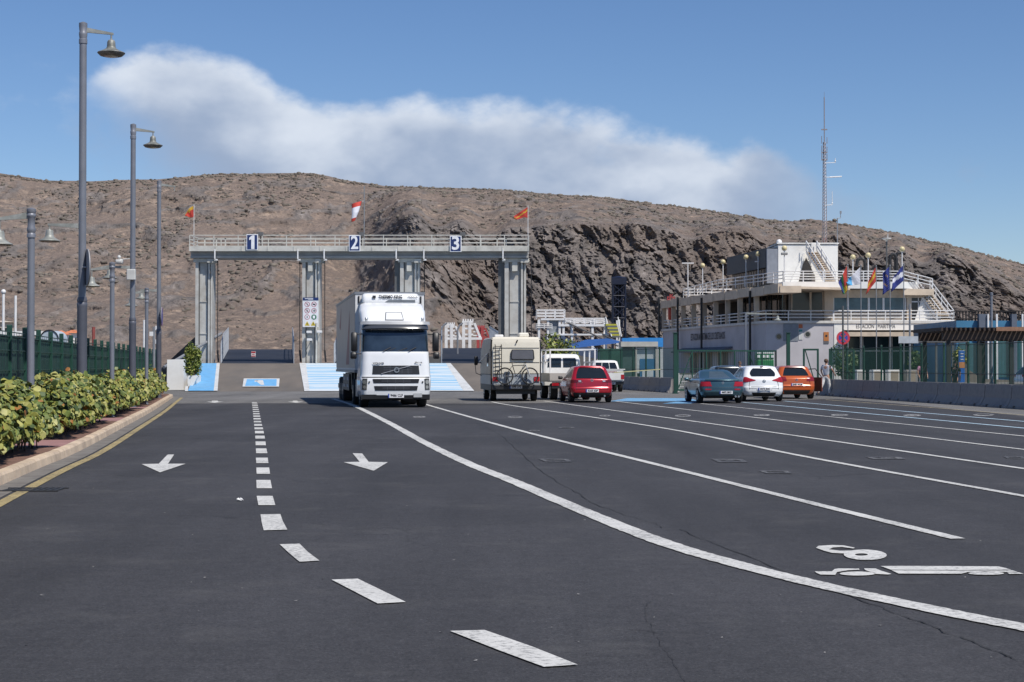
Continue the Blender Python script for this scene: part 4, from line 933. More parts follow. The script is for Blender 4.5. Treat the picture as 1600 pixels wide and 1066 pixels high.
p = W(494.5,540,GD-.3); b = B(); b.tube((0,0,RTZ-p.z),(0,0,PZ(505,GD)-p.z),.07); tag(b.obj('conduit', gant_lt), 'pale upright conduit pipe in front of the second pillar', 'pipe').location = p

# flags and wind sock on the gantry
flag_red = mat('flag_red', (.48,.045,.03), .75); flag_yel = mat('flag_yellow', (.55,.33,.03), .75); flag_or = mat('flag_orange', (.55,.14,.03), .75)
flag_blue = mat('flag_blue', (.02,.035,.20), .75); flag_sky = mat('flag_sky_blue', (.10,.38,.66), .75); flag_green = mat('flag_green', (.03,.16,.07), .75); flag_white = mat('flag_white', (.66,.66,.72), .75)
def flag(root, outline, m_fn, mats, top, amp=.06, n=14, k=10, name='flag_cloth'):
    "cloth between two edge curves given as offsets in metres: outline(u)->(x_top,z_top,x_bot,z_bot)"
    b = B(); vs = []
    for j in range(k+1):
        for i in range(n+1):
            u, v = i/n, j/k; xt, zt, xb, zb_ = outline(u)
            vs.append((top[0]+xt+(xb-xt)*v, top[1]+amp*math.sin(u*9+v*4)*(u+.15), top[2]+zt+(zb_-zt)*v))
    for j in range(k):
        for i in range(n):
            b.m = m_fn((i+.5)/n, (j+.5)/k); b.smooth = True; o = j*(n+1)+i; b.add([vs[o],vs[o+1],vs[o+n+2],vs[o+n+1]], [(0,1,2,3)])
    o = b.obj(name, mats, root); md = o.modifiers.new('thickness', 'SOLIDIFY'); md.thickness = .01
    return o
s = GD/F
p = W(303,370,GD-.5); r = thing('flag', 'orange-red and yellow pennant on a thin staff at the left end of the gantry', 'flag', p)
b = B(); b.tube((0,0,-1),(0,0,2.2),.02,n=6); b.obj('flagstaff', white_steel, r)
flag(r, lambda u: (-.02-.62*u, 2.1-.55*u*u-.1*u, -.02-.55*u, 1.35-.05*math.sin(u*5)), lambda u, v: 1 if v < .35-.15*u or (.45<u<.6 and v<.5) else 0, [flag_red, flag_yel], (0,0,0))
p = W(825,374,GD-.5); r = thing('flag', 'red pennant with a yellow stripe flying at the right end of the gantry', 'flag', p)
b = B(); b.tube((0,0,-1),(0,0,2.3),.02,n=6); b.obj('flagstaff', white_steel, r)
flag(r, lambda u: (-.02-.95*u, 2.2-.62*u, -.02-.93*u, 1.45-.05*u+.06*math.sin(u*6)), lambda u, v: 1 if abs(v-.30-.45*u) < .10 else 0, [flag_red, flag_yel], (0,0,0))
p = W(569,372,GD+.4); r = thing('windsock', 'red and white windsock hanging from a mast on the gantry', 'windsock', p)
b = B(); b.tube((0,0,-.8),(0,0,PZ(290,GD)-p.z),.035,n=6); b.obj('mast', galv, r)
pts = [W(557.5,317,GD+.2)-p, W(556.5,324,GD)-p, W(555,333,GD-.15)-p, W(553,341,GD-.2)-p, W(551.8,346,GD-.2)-p]
rr = [.36,.30,.23,.17,.12]; b = B(); b.smooth = True
for i in range(4): b.m = (0,1,1,0)[i]; b.rings([[tuple(pts[j]+Vector((rr[j]*math.cos(a), rr[j]*.8*math.sin(a), rr[j]*.3*math.cos(a)))) for a in [2*math.pi*q/12 for q in range(12)]] for j in (i,i+1)], cap=False)
b.obj('sock', [flag_red, flag_white], r); b = B(); b.tube(pts[0], (0,0,pts[0].z+.15), .02, n=5); b.obj('sock_arm', galv, r)
# ---------------------------------------------------------------- vehicles (local frame: y = 0 is the end facing the camera)
def carpaint(name, col, metal=.0, rough=.28): return mat(name, col, rough, metal, var=.05, scale=4, coat=.6, spec=.5)
def wheels(root, xo, ys, r, w, rimr=.62, covers=None):
    for y in ys:
        for sg in (-1, 1):
            t = B().wheel(sg*xo, sg*(xo-w), y, r, r).obj('tyre', rubber, None)
            wh = bpy.data.objects.new('wheel', None); COL.objects.link(wh); wh.parent = root; t.parent = wh
            b = B(); b.wheel(sg*(xo+.006), sg*(xo-.05), y, r, r*rimr, 20)
            rim = b.obj('rim', rim_metal, wh)
            b = B()
            for k in range(5):
                a = 2*math.pi*k/5+.3; b.add([(sg*(xo+.008), y+q*math.cos(a+e), r+q*math.sin(a+e)) for q, e in ((r*.2,-.35),(r*rimr*.86,-.38),(r*rimr*.86,.38),(r*.2,.35))], [(0,1,2,3)])
            b.obj('rim_gaps', black_plastic, wh)
def arches(P, root, ys, r, zc):
    b = B()
    for y in ys:
        for sg in (-1, 1):
            w = P.at(zc)[3]; n = 20; pts = [(sg*(w+.012), y+r*math.cos(a), zc+r*math.sin(a)) for a in [math.pi*i/n for i in range(-2,n+3)]]
            b.add(pts, [tuple(range(len(pts)))])
    b.obj('wheel_arch', black_plastic, root)
def plate(root, x, y, z, txt, w=.52, h=.115):
    b = B(); b.box(x-w/2,x+w/2,y-.012,y,z-h/2,z+h/2); p = b.obj('number_plate', plate_white, root)
    b = B(); b.box(x-w/2,x-w/2+.045,y-.016,y-.0125,z-h/2,z+h/2); b.obj('country_band', sign_blue, p)
    text('plate_characters', txt, h*.86, ink, p, (x+.02,y-.016,z), width=w*.78, bold=.004, depth=.001); return p
def car(name, label, loc, yaw, rows, paint, bow=.10, tail=None, rearwin=None, sidewins=(), wind=None, wheelr=.31, wys=(.62,3.15), xo=None, pl=None, bumper=None, mirror=None, extra=None, tailmat=None, group='cars waiting in the lanes', wmat=None):
    root = thing(name, label, 'car', loc, yaw, group); P = Plan(rows, bow)
    b = B(); P.body(b, 4); body = b.obj('body', paint, root, sharp=50)
    gm = wmat or glass_dark
    if rearwin: t, z0, z1, tr = rearwin; b = B(); P.patch(b, -t, t, z0, z1, .008, 16, 6, tr); b.obj('rear_window', gm, root)
    if wind: t0, z0, z1 = wind; b = B(); P.patch(b, t0, 5, z0, z1, .008); P.patch(b, -5, -t0, z0, z1, .008); b.obj('windscreen', gm, root)
    for sg in (-1, 1):
        for t0, t1, z0, z1, tr in sidewins: b = B(); P.patch(b, sg*t0, sg*t1, z0, z1, .008, 8, 5, tr); b.obj('side_window', gm, root)
        for t0, t1, z0, z1, tr, m in (tail or ()): b = B(); P.patch(b, sg*t0, sg*t1, z0, z1, .012, 8, 5, tr); b.obj('tail_light', m, root)
    for nm, t0, t1, z0, z1, m in (bumper or ()):
        b = B(); P.patch(b, t0, t1, z0, z1, .012, 14, 4); b.obj(nm, m, root)
    xo = xo or P.at(.5)[3]+.01
    gap = mat('panel_gap_dark', (.02,.02,.022), .8); b = B()
    for sg in (-1, 1):
        for t in (2.27, 2.64): P.patch(b, sg*t, sg*(t+.006), .32, .98, .004, 1, 8)
        P.patch(b, sg*1.02, sg*1.06, .50, .94, .004, 1, 8); P.patch(b, sg*2.3, sg*2.36, .80, .815, .012, 2, 1); P.patch(b, sg*2.66, sg*2.72, .80, .815, .012, 2, 1)
    P.patch(b, -1.02, 1.02, .535, .545, .004, 10, 1); b.obj('panel_gaps', gap, root)
    arches(P, root, wys, wheelr+.055, wheelr); wheels(root, xo+.012, wys, wheelr, .21)
    if pl: plate(root, *pl)
    if mirror:
        y, z, m = mirror
        for sg in (-1, 1):
            w = P.at(z)[3]; b = B(); b.smooth = True; b.rings([[(sg*(w+.02+q*.19), y+.06*math.cos(a)*k, z+.075*math.sin(a)*k) for a in [2*math.pi*i/10 for i in range(10)]] for q, k in ((0,.4),(.2,.9),(.8,1),(1.0,.7))], True); b.obj('door_mirror', m, root)
    b = B(); P.patch(b, -2.999, -.9, .2, .24, .004); b.box(-P.at(.25)[3]*.8, P.at(.25)[3]*.8, .5, rows[0][2]-.3, .19, .24); b.obj('underbody', black_plastic, root)
    if extra: extra(root, P)
    return root
def badge(root, P, z, r=.055, m=None, x=0):
    y = P.S(0, z).y+P.bow*min(1,P.at(z)[3])*(x/max(.3,P.at(z)[3]))**2; b = B(); b.disc((x,y-.016,z), (0,-1,0), r, 18, r*.62); b.box(x-r*.5,x+r*.5,y-.018,y-.012,z-r*.12,z+r*.12); b.obj('badge', m or rim_metal, root)
hatch = [(.20,.16,3.78,.72,.25,.3),(.28,.05,3.9,.79,.24,.4),(.42,.0,3.98,.83,.22,.45),(.58,.0,4.0,.845,.22,.48),(.64,.035,4.0,.848,.22,.5),(.75,.05,3.9,.85,.24,.5),(.84,.06,3.5,.845,.26,.5),(.92,.08,3.12,.83,.23,.42),(.97,.13,2.95,.80,.2,.34),
         (1.08,.24,2.72,.765,.17,.3),(1.2,.35,2.48,.72,.16,.28),(1.32,.46,2.2,.675,.16,.26),(1.39,.50,2.05,.645,.17,.26),(1.425,.52,1.92,.615,.2,.26),(1.455,.62,1.75,.54,.24,.24),(1.475,.85,1.5,.40,.2,.2),(1.485,1.05,1.3,.18,.1,.1)]
YAW = math.atan(.085)
def loc_of(px, py, w=0): p = G(px, py); return (p.x, p.y, .004)
red_p = carpaint('red_paint', (.36,.010,.022), .25)
def red_extra(root, P):
    badge(root, P, .90, .06)
    b = B(); P.patch(b, -.98, .98, 1.385, 1.405, .03); P.patch(b, -.98, .98, 1.40, 1.425, .05); b.obj('roof_spoiler', red_p, root)
    b = B(); P.patch(b, -1.0, 1.0, .655, .672, .014); b.obj('tailgate_crease', red_p, root)
    for sg in (-1,1): b = B(); b.tube((sg*.5,.08,.27),(sg*.5,-.01,.27),.035); b.obj('exhaust', rim_metal, root)
    for sg in (-1,): text('badge_text', 'MAZDA', .045, rim_metal, root, (sg*.48, P.S(.75,.80).y-.02, .80), width=.2, depth=.001)
p = loc_of(925.5, 629.5)
car('red_hatchback', 'glossy red hatchback with a tinted rear window, behind the white flatbed lorry', p, YAW+.02, hatch, red_p, .12, tailmat=tail_red,
    tail=((.70,1.75,.80,.92,lambda u,v:(u,v*(1-.35*(1-u))+.18*(1-u)),mat('tail_lens_dark',(.12,.008,.014),.15)),(.74,.92,.835,.885,None,clear_lens)), rearwin=(1.06,.965,1.375,taper(.03,.03)), sidewins=((2.02,2.26,1.0,1.33,taper(.35,.1)),(2.29,2.62,.985,1.36,None),(2.65,2.97,.98,1.36,taper(.0,.35))),
    wind=(4.0,1.0,1.37), pl=(0,-.004,.475,'5263 JGF'), bumper=(('lower_bumper',-1.5,1.5,.22,.40,black_plastic),), mirror=(2.75,.98,black_plastic), wys=(.68,3.25), extra=red_extra)
# the white hatchback
white_p = carpaint('white_paint_gloss', (.76,.77,.78), 0)
rows_w = [(z, yb, yf, w*1.012, rb+.04, rf) for z, yb, yf, w, rb, rf in hatch]
def white_extra(root, P):
    badge(root, P, .84, .068)
    b = B(); P.patch(b, -.16, .16, 1.40, 1.43, .03, 8, 3); b.obj('brake_light', mat('dark_lens', (.05,.01,.012), .2), root)
    b = B(); P.patch(b, -.9, .9, .60, .612, .014); b.obj('bumper_seam', mat('panel_gap', (.2,.2,.2), .8), root)
    b = B(); P.patch(b, -.55, .55, .47, .56, .010); b.obj('plate_recess_shade', mat('white_paint_gloss'+'_', (.66,.67,.69), .3), root)  # darker copy of the body white paints the shade of the recess
car('white_hatchback', 'white hatchback with swept red tail lights, between the teal coupe and orange car', loc_of(1194.5, 627.6), YAW-.01, rows_w, white_p, .2,
    tail=((.62,1.72,.78,1.0,lambda u,v:(u,.3+(v-.3)*(.12+.88*min(1,u*1.5))+.1*(1-u)),tail_red),), rearwin=(.98,1.03,1.365,lambda u,v:(.5+(u-.5)*(.80+.2*math.sin(math.pi*min(1,v*.85+.12))),v)), sidewins=((2.03,2.3,1.03,1.33,taper(.45,.1)),(2.34,2.66,1.0,1.36,None),(2.69,2.97,.99,1.36,taper(.0,.35))),
    wind=(4.0,1.0,1.37), pl=(0,-.012,.515,'0273 JNH'), bumper=(('lower_bumper',-.92,.92,.22,.37,black_plastic),), mirror=(2.7,.98,white_p), wys=(.68,3.2), extra=white_extra)
# the orange hatchback with an open front door
org_p = carpaint('orange_paint', (.48,.095,.018), .15)
def org_extra(root, P):
    badge(root, P, .86, .06)
    b = B(); P.patch(b, -.98, .98, 1.375, 1.425, .05); b.obj('roof_spoiler', mat('maroon_roof', (.16,.022,.03), .3, coat=.5), root)
    b = B(); P.patch(b, -.95, .95, .56, .59, .02); b.obj('bumper_crease', org_p, root)
    dr = B(); dr.rings([[(.84,2.62,z),(.90,2.62,z),(1.62,1.98,z),(1.58,1.92,z)] for z in (.3,.95)], True); d = dr.obj('open_door', mat('door_inside_dark', (.03,.012,.012), .5), root)
    dr = B(); dr.rings([[(.88,2.63,.3+.02),(.90,2.64,.32),(1.64,2.0,.32),(1.62,1.98,.32)],[(.88,2.63,.95),(.90,2.64,.95),(1.64,2.0,.95),(1.62,1.98,.95)]], True); dr.obj('door_skin', org_p, d)
    fr = B(); fr.path([(.84,2.6,.95),(.72,2.2,1.3),(1.3,1.9,1.34),(1.6,1.95,.95)], .02); fr.obj('door_frame', black_plastic, d)
car('orange_hatchback', 'orange hatchback with its front door standing open beside the person in grey', loc_of(1245.5, 623.8), YAW-.02, rows_w, org_p, .1,
    tail=((.80,1.7,.80,.985,taper(.05,.0),mat('tail_lens_deep',(.20,.012,.02),.2)),), rearwin=(1.02,1.03,1.36,taper(.03,.03)), sidewins=((2.03,2.3,1.03,1.33,taper(.45,.1)),(2.34,2.66,1.0,1.36,None)),
    wind=(4.0,1.0,1.37), pl=(0,.0,.64,'8451 KLM'), bumper=(('lower_bumper',-1.1,1.1,.22,.40,black_plastic),), wys=(.68,3.2), extra=org_extra)
# the teal coupe
coupe = [(.20,.2,4.15,.72,.25,.3),(.30,.06,4.28,.80,.26,.4),(.45,.0,4.38,.855,.28,.5),(.58,.01,4.4,.87,.28,.55),(.66,.03,4.36,.875,.28,.55),(.78,.05,4.0,.87,.28,.5),(.86,.07,3.5,.85,.28,.45),(.90,.09,3.2,.835,.26,.4),(.925,.30,3.05,.80,.28,.35),
         (.98,.62,2.9,.755,.3,.3),(1.06,.92,2.75,.715,.3,.28),(1.16,1.22,2.5,.66,.3,.26),(1.24,1.45,2.3,.60,.28,.26),(1.29,1.65,2.15,.54,.26,.24),(1.32,1.8,2.0,.36,.08,.08)]
teal_p = carpaint('teal_paint', (.045,.10,.125), .45)
def coupe_extra(root, P):
    b = B(); P.patch(b, -1.25, 1.25, .885, .915, .06, 16, 4); b.obj('boot_spoiler', teal_p, root)
    b = B(); P.patch(b, -.95, .95, .60, .612, .014); b.obj('bumper_seam', black_plastic, root)
    badge(root, P, .80, .05)
    for x in (.5,.62): b = B(); b.tube((x,.12,.27),(x,0,.27),.04); b.obj('exhaust', rim_metal, root)
    b = B(); b.tube((.1,1.9,1.30),(.12,1.7,1.42),.008); b.obj('aerial', black_plastic, root)
    for sg in (-1,1): b = B(); P.patch(b, sg*.78, sg*1.25, .52, .575, .014); b.obj('rear_reflector', tail_red, root)
car('teal_coupe', 'dark teal coupe with a sloping tail, left of the white hatchback', loc_of(1130, 630.6), YAW-.015, coupe, teal_p, .2,
    tail=((.72,1.75,.665,.845,taper(.12,.05),tail_red),), rearwin=(.97,.935,1.24,taper(.06,.06)), sidewins=((2.02,2.42,.97,1.17,taper(.55,.0)),(2.46,2.95,.955,1.24,taper(.12,.3))), wind=(4.0,.96,1.25), pl=(.12,.01,.43,'4692 BKV'),
    bumper=(('lower_bumper',-1.3,1.3,.22,.30,black_plastic),), mirror=(3.0,.93,teal_p), wys=(.85,3.38), wheelr=.315, extra=coupe_extra, wmat=mat('coupe_glass', (.06,.085,.10), .1, spec=.8))
grey_p = carpaint('dark_grey_paint', (.028,.035,.04), .3)
car('dark_grey_car', 'dark grey car of which only the roof shows behind the teal coupe', loc_of(1143, 620.2), YAW, hatch, grey_p, .1,
    tail=((.70,1.75,.80,.92,None,tail_red),), rearwin=(1.03,.975,1.375,taper(.03,.03)), sidewins=((2.03,2.3,1.0,1.33,taper(.4,.1)),(2.34,2.66,1.0,1.36,None)), wind=(4.0,1.0,1.37), wys=(.68,3.25), bumper=(('lower_bumper',-1.3,1.3,.22,.38,black_plastic),))

# white pickup
root = thing('pickup_truck', 'old white pickup with an open bed and low tailgate, behind the red car', 'pickup', loc_of(952, 612.8), YAW-.03); wp = mat('pickup_white', (.70,.70,.68), .4, var=.08, dirt=(.4,.37,.33), dirt_amt=.5)
b = B(); b.rbox(-.84,-.78,.06,1.75,.62,1.28,.02); b.rbox(.78,.84,.06,1.75,.62,1.28,.02); b.rbox(-.78,.78,.0,.05,.66,1.26,.02); b.box(-.78,.78,.05,1.75,.6,.68); b.box(-.9,.9,-.02,.1,1.25,1.30); b.obj('cargo_bed', wp, root)
P = Plan([(.5,1.8,4.7,.82,.06,.3),(.8,1.78,4.8,.85,.06,.3),(1.05,1.78,4.6,.85,.08,.35),(1.18,1.8,3.7,.83,.1,.3),(1.5,1.88,3.3,.76,.12,.25),(1.72,1.98,3.0,.70,.14,.2),(1.78,2.1,2.8,.6,.14,.2),(1.8,2.3,2.6,.4,.1,.1)], .05)
b = B(); P.body(b, 3); b.obj('cab', wp, root, sharp=50); 
for t0, t1 in ((-.97,-.36),(-.31,.31),(.36,.97)): b = B(); P.patch(b, t0, t1, 1.28, 1.66, .01); b.obj('rear_window', glass_dark, root)
for sg in (-1,1): b = B(); P.patch(b, sg*2.1, sg*2.8, 1.24, 1.66, .01); b.obj('side_window', glass_dark, root); b = B(); b.box(sg*.84,sg*.66,-.012,-.002,.72,.98); b.obj('tail_light', tail_red, root)
b = B(); b.box(-.8,.8,-.14,-.02,.42,.56); b.obj('rear_bumper', black_plastic, root); b = B(); b.box(-.6,.6,.05,4.4,.4,.58); b.obj('chassis', black_plastic, root)
text('tailgate_lettering', 'TOYOTA', .12, mat('faded_red', (.3,.08,.07)), root, (.15,-.005,1.12), width=.6, bold=.004); wheels(root, .84, (.95,3.75), .35, .22); plate(root, .1,-.145,.49,'7715 BSC',.46)
root_pick = root
p = G(952,612.8); b = B(); b.box(-.06,2.6,-.03,.03,.98,1.03); pl_ = b.obj('yellow_plank', mat('plank_yellow', (.45,.42,.22))); pl_.location = (p.x+.35,p.y-.5,.1); pl_.rotation_euler = (0,R(-4),.1); tag(pl_, 'long pale yellow plank sticking out over the barrier by the pickup', 'plank')

# white flatbed lorry with a frame over its bed
root = thing('flatbed_lorry', 'small white flatbed lorry with a tubular frame over its bed, left of the red car', 'lorry', loc_of(895, 625.6), YAW+.03); fw = mat('lorry_white', (.70,.70,.69), .4, var=.06, dirt=(.42,.38,.33), dirt_amt=.4); bedg = mat('dropside_grey', (.42,.40,.36), .55, var=.12, dirt=(.22,.2,.18), dirt_amt=.6)
b = B(); b.box(-1.0,1.0,0,3.0,.78,.86); b.obj('bed_floor', bedg, root)
for nm, dims in (('dropside',(-1.02,-.98,0,3.0,.84,1.16)),('dropside',(.98,1.02,0,3.0,.84,1.16)),('tailboard',(-1.0,1.0,-.03,.01,.84,1.16))): b = B(); b.box(*dims); b.obj(nm, bedg, root)
b = B()
for y in (.06,1.5,2.94):
    for sg in (-1,1): b.box(sg*.97-.03,sg*.97+.03,y-.03,y+.03,1.1,2.2)
for sg in (-1,1):
    b.box(sg*.97-.025,sg*.97+.025,.05,2.95,2.15,2.2); b.box(sg*.97-.02,sg*.97+.02,.05,2.95,1.62,1.66)
for y in (.06,1.5,2.94): b.box(-.97,.97,y-.025,y+.025,2.15,2.2)
b.obj('load_frame', white_steel, root)
P = Plan([(.6,3.15,4.7,.82,.08,.2),(1.1,3.15,4.9,.86,.1,.25),(1.35,3.16,4.85,.86,.1,.25),(1.75,3.2,4.55,.82,.1,.22),(1.92,3.25,4.3,.78,.14,.2),(1.99,3.35,4.1,.7,.14,.2),(2.01,3.5,3.9,.5,.1,.1)], .03)
b = B(); P.body(b, 3); b.obj('cab', fw, root, sharp=50)
for t0, t1 in ((-.88,-.06),(.06,.88)): b = B(); P.patch(b, t0, t1, 1.40, 1.82, .01); b.obj('rear_window', glass_dark, root)
for sg in (-1,1): b = B(); P.patch(b, sg*2.15, sg*2.8, 1.35, 1.84, .01); b.obj('side_window', glass_dark, root)
b = B(); b.box(-.45,.45,.1,4.5,.5,.77); b.box(-.9,.9,.02,.08,.5,.6); b.obj('chassis', black_plastic, root); wheels(root, .86, (.9,3.9), .36, .3)
for sg in (-1,1): b = B(); b.box(sg*.9,sg*.6,.0,.02,.62,.74); b.obj('tail_light', tail_red, root)

# cream camper
root = thing('camper', 'cream and grey camper with a roof hatch, rear ladder and bicycle on the back', 'camper', loc_of(806.5, 627.4), .105); cr = mat('camper_cream', (.68,.635,.53), .45, var=.04); gy = mat('camper_grey_band', (.34,.37,.40), .45, var=.05); blk = black_plastic
P = Plan([(.62,.04,5.2,1.0,.06,.3),(.7,.0,5.4,1.045,.07,.3),(1.5,.0,5.4,1.045,.07,.3),(2.2,.03,5.2,1.045,.07,.4),(2.45,.05,4.9,1.04,.07,.6),(2.60,.08,4.5,1.02,.08,.6),(2.66,.16,4.2,.97,.08,.5),(2.68,.4,3.9,.8,.08,.3)], .04)
b = B(); P.body(b, 4); b.obj('body', cr, root, sharp=40)
b = B(); P.patch(b, -1.0, 1.0, .70, 1.13, .008, 16, 3); 
for sg in (-1,1): P.patch(b, sg*1.98, sg*3.0, .70, 1.10, .008)
b.obj('lower_band', gy, root)
b = B()
for sg in (-1,1): P.patch(b, sg*2.0, sg*3.0, 1.14, 2.6, .007)
b.obj('side_skin', mat('camper_side', (.62,.57,.46), .5), root)
b = B()
for z in (1.135,1.60,2.20): P.patch(b, -1.0, 1.0, z, z+.022, .014, 16, 1)
for sg in (-1,1): P.patch(b, sg*1.2, sg*1.9, .68, 2.62, .012, 4, 16); P.patch(b, sg*2.0, sg*3.0, 1.10, 1.13, .014)
b.obj('trim_strips', blk, root)
b = B(); b.smooth = True; b.rings([[(-.17+.0,y,1.72),(.72,y,1.72),(.76,y,1.78),(.73,y,2.1),(.69,y,2.15),(-.17,y,2.15),(-.21,y,2.09),(-.23,y,1.78)] for y in (-.0,-.06)], True); w_ = b.obj('rear_window_frame', blk, root)
b = B(); b.rings([[(-.15,y,1.755),(.69,y,1.755),(.71,y,1.80),(.69,y,2.08),(.66,y,2.12),(-.15,y,2.12),(-.17,y,2.08),(-.19,y,1.80)] for y in (-.062,-.075)], True); b.obj('rear_window', mat('acrylic_window', (.10,.10,.12), .18, spec=.8), root)
b = B()
for x in (-.88,-.62): b.path([(x,.0,1.0),(x,-.09,1.05),(x,-.09,2.32),(x,.02,2.36)], .017, n=6)
for k in range(8): b.tube((-.88,-.09,1.12+k*.165),(-.62,-.09,1.12+k*.165),.014,n=6)
b.obj('ladder', blk, root)
for sg in (-1,1): b = B(); b.box(sg*.98,sg*.74,-.03,.0,.83,1.02); b.obj('tail_light', tail_red, root)
b = B(); b.rbox(-1.05,1.05,-.08,.25,.46,.70,.04); b.box(-1.05,-.95,.2,5.0,.45,.72); b.box(.95,1.05,.2,5.0,.45,.72); b.obj('rear_bumper', blk, root); b = B(); b.box(-.8,.8,.15,5.0,.3,.5); b.obj('underbody', blk, root)
b = B(); b.rbox(.18,.60,.6,1.2,2.66,2.86,.05); b.obj('roof_hatch', mat('hatch_white', (.66,.63,.55)), root); b = B(); b.rbox(-.82,-.45,.8,1.5,2.66,2.78,.03); b.obj('roof_vent', white_steel, root)
b = B(); b.tube((0.0,-.01,2.42),(.05,-.05,2.54),.028); b.obj('clearance_lamp', blk, root)
b = B(); b.box(-1.072,-1.05,1.0,1.7,1.45,2.0); b.obj('side_window', glass_dark, root); b = B(); b.quad((-1.06,.95,2.0),(-1.06,1.75,2.0),(-1.42,1.75,1.62),(-1.42,.95,1.62)); b.quad((-1.065,.95,2.01),(-1.42,.95,1.63),(-1.42,1.75,1.63),(-1.065,1.75,2.01)); b.obj('raised_awning_window', mat('smoked_pane', (.10,.11,.12), .2), root)
b = B(); [b.box(-1.062,-1.046,.35,.5,z,z+.11) for z in (1.78,1.92,2.06)]; b.obj('side_vents', blk, root)
b = B(); b.path([(-1.05,4.6,1.6),(-1.25,4.65,1.65)], .02); b.rbox(-1.36,-1.2,4.6,4.75,1.5,1.9,.04); b.path([(-1.05,4.4,1.05),(-1.3,4.4,1.15),(-1.32,4.6,1.5)], .014); b.obj('door_mirror', blk, root)
wheels(root, .98, (1.1,), .33, .24); wheels(root, .96, (4.3,), .33, .22)
plate(root, -.02,-.085,.60,'5098 CPZ',.52,.13)
# bicycle hung on the camper's rack
M_c = Matrix.Translation(root.location) @ Matrix.Rotation(.105, 4, 'Z'); bp_ = M_c @ Vector((.02,-.28,.72))
bk = thing('bicycle', 'black and grey mountain bicycle hung across the back of the cream camper', 'bicycle', bp_, .105)
def cyc_wheel(x):
    w = bpy.data.objects.new('wheel', None); COL.objects.link(w); w.parent = bk
    b = B(); n = 28; b.path([(x+.33*math.cos(2*math.pi*i/n),0,.33+.33*math.sin(2*math.pi*i/n)) for i in range(n+1)], .03, n=6); b.obj('tyre', rubber, w)
    b = B()
    for i in range(14): a = 2*math.pi*i/14; b.tube((x,.0,.33),(x+.31*math.cos(a),0,.33+.31*math.sin(a)),.0035,n=4)
    b.tube((x,-.04,.33),(x,.04,.33),.025); b.obj('spokes', rim_metal, w)
cyc_wheel(-.52); cyc_wheel(.52)
b = B(); bb, hd, st = (-.06,0,.32), (.36,0,.78), (-.2,0,.76)
for a_, c_, r_ in ((bb,st,.017),(st,hd,.018),(bb,hd,.02),(bb,(-.52,.05,.33),.011),(bb,(-.52,-.05,.33),.011),(st,(-.52,.05,.33),.01),(st,(-.52,-.05,.33),.01)): b.tube(a_, c_, r_)
b.obj('frame', mat('bike_frame_dark', (.03,.03,.032), .35), bk)
b = B(); b.tube((.34,0,.84),(.40,-.05,.62),.016); b.tube((.40,-.05,.62),(.52,-.06,.33),.022); b.tube((.40,.05,.62),(.52,.06,.33),.022); b.tube((.38,-.05,.68),(.38,.05,.68),.02); b.obj('fork', mat('fork_silver', (.5,.5,.5), .35, .5), bk)
b = B(); b.tube((.34,-.25,.90),(.34,.28,.90),.014); b.tube((.34,0,.84),(.34,0,.9),.014); b.tube((.34,-.25,.9),(.28,-.34,.9),.017); b.obj('handlebar', black_plastic, bk)
b = B(); b.tube(st,(-.22,0,.86),.014); b.rbox(-.36,-.1,-.06,.06,.86,.91,.02); b.obj('saddle', black_plastic, bk)
b = B(); b.disc((-.06,-.05,.32),(0,-1,0),.09,20,.07); b.tube((-.06,-.06,.32),(-.02,-.1,.16),.012); b.tube((-.06,.06,.32),(-.1,.1,.48),.012); b.box(-.06,.02,-.16,-.08,.14,.165); b.obj('crankset', rim_metal, bk)
b = B(); b.box(-.45,.55,.0,.26,-.06,-.02); [b.box(x-.015,x+.015,.03,.27,-.05,.5) for x in (-.4,.42)]; b.obj('rack', black_plastic, root).location = (0,-.28,.72)

# ---------------------------------------------------------------- the white lorry
TY = math.atan(.157); tp = G(619, 629.5); tr = thing('articulated_lorry', 'white articulated lorry with a refrigerated trailer coming down from the ramps', 'lorry', (PX(619,58.7), 58.7, .004), TY)
lw = mat('lorry_cab_white', (.74,.75,.76), .3, var=.03, coat=.5); lgrey = mat('lorry_visor_grey', (.07,.075,.085), .3, var=.1); lbl = mat('lorry_black', (.016,.016,.018), .45)
cab = Plan([(.38,.10,2.1,1.12,.2,.1),(.44,.02,2.2,1.21,.22,.1),(.60,.0,2.25,1.245,.22,.1),(1.02,.0,2.25,1.25,.24,.1),(1.08,.04,2.25,1.24,.26,.1),(1.50,.08,2.25,1.22,.28,.1),(1.92,.14,2.25,1.20,.28,.1),(2.0,.17,2.25,1.19,.28,.1),(2.4,.28,2.25,1.18,.28,.1),(2.75,.40,2.25,1.17,.28,.1),(2.98,.50,2.25,1.15,.3,.1),(3.06,.62,2.2,1.1,.3,.1),(3.10,.8,2.1,1.0,.2,.1)], .10)
b = B(); cab.body(b, 4); b.obj('cab', lw, tr, sharp=45)
b = B(); cab.patch(b, -1.72, 1.72, 1.98, 2.74, .010, 26, 8, taper(.0,.0)); b.obj('windscreen', mat('windscreen_glass', (.022,.034,.05), .06, var=.5, scale=1.5, spec=1.0), tr)
b = B(); [cab.patch(b, sg*2.02, sg*2.62, 1.98, 2.66, .010) for sg in (-1,1)]; b.obj('side_window', glass_dark, tr)
b = B(); b.smooth = True; r_ = []
for z, o in ((2.70,.20),(2.72,.25),(2.82,.24),(2.94,.16),(2.96,.10)):
    r_.append([tuple(cab.S(t, min(z,2.95))*1.0+cab.Nn(t, min(z,2.95))*o*(1-.12*abs(t)**3)) for t in [-1.5+3*i/20 for i in range(21)]])
b.rings(r_, False, closed=False); v = b.obj('sun_visor', mat('visor_smoke', (.05,.055,.065), .18, var=.05, spec=.7), tr, sharp=60); md = v.modifiers.new('t','SOLIDIFY'); md.thickness = .02
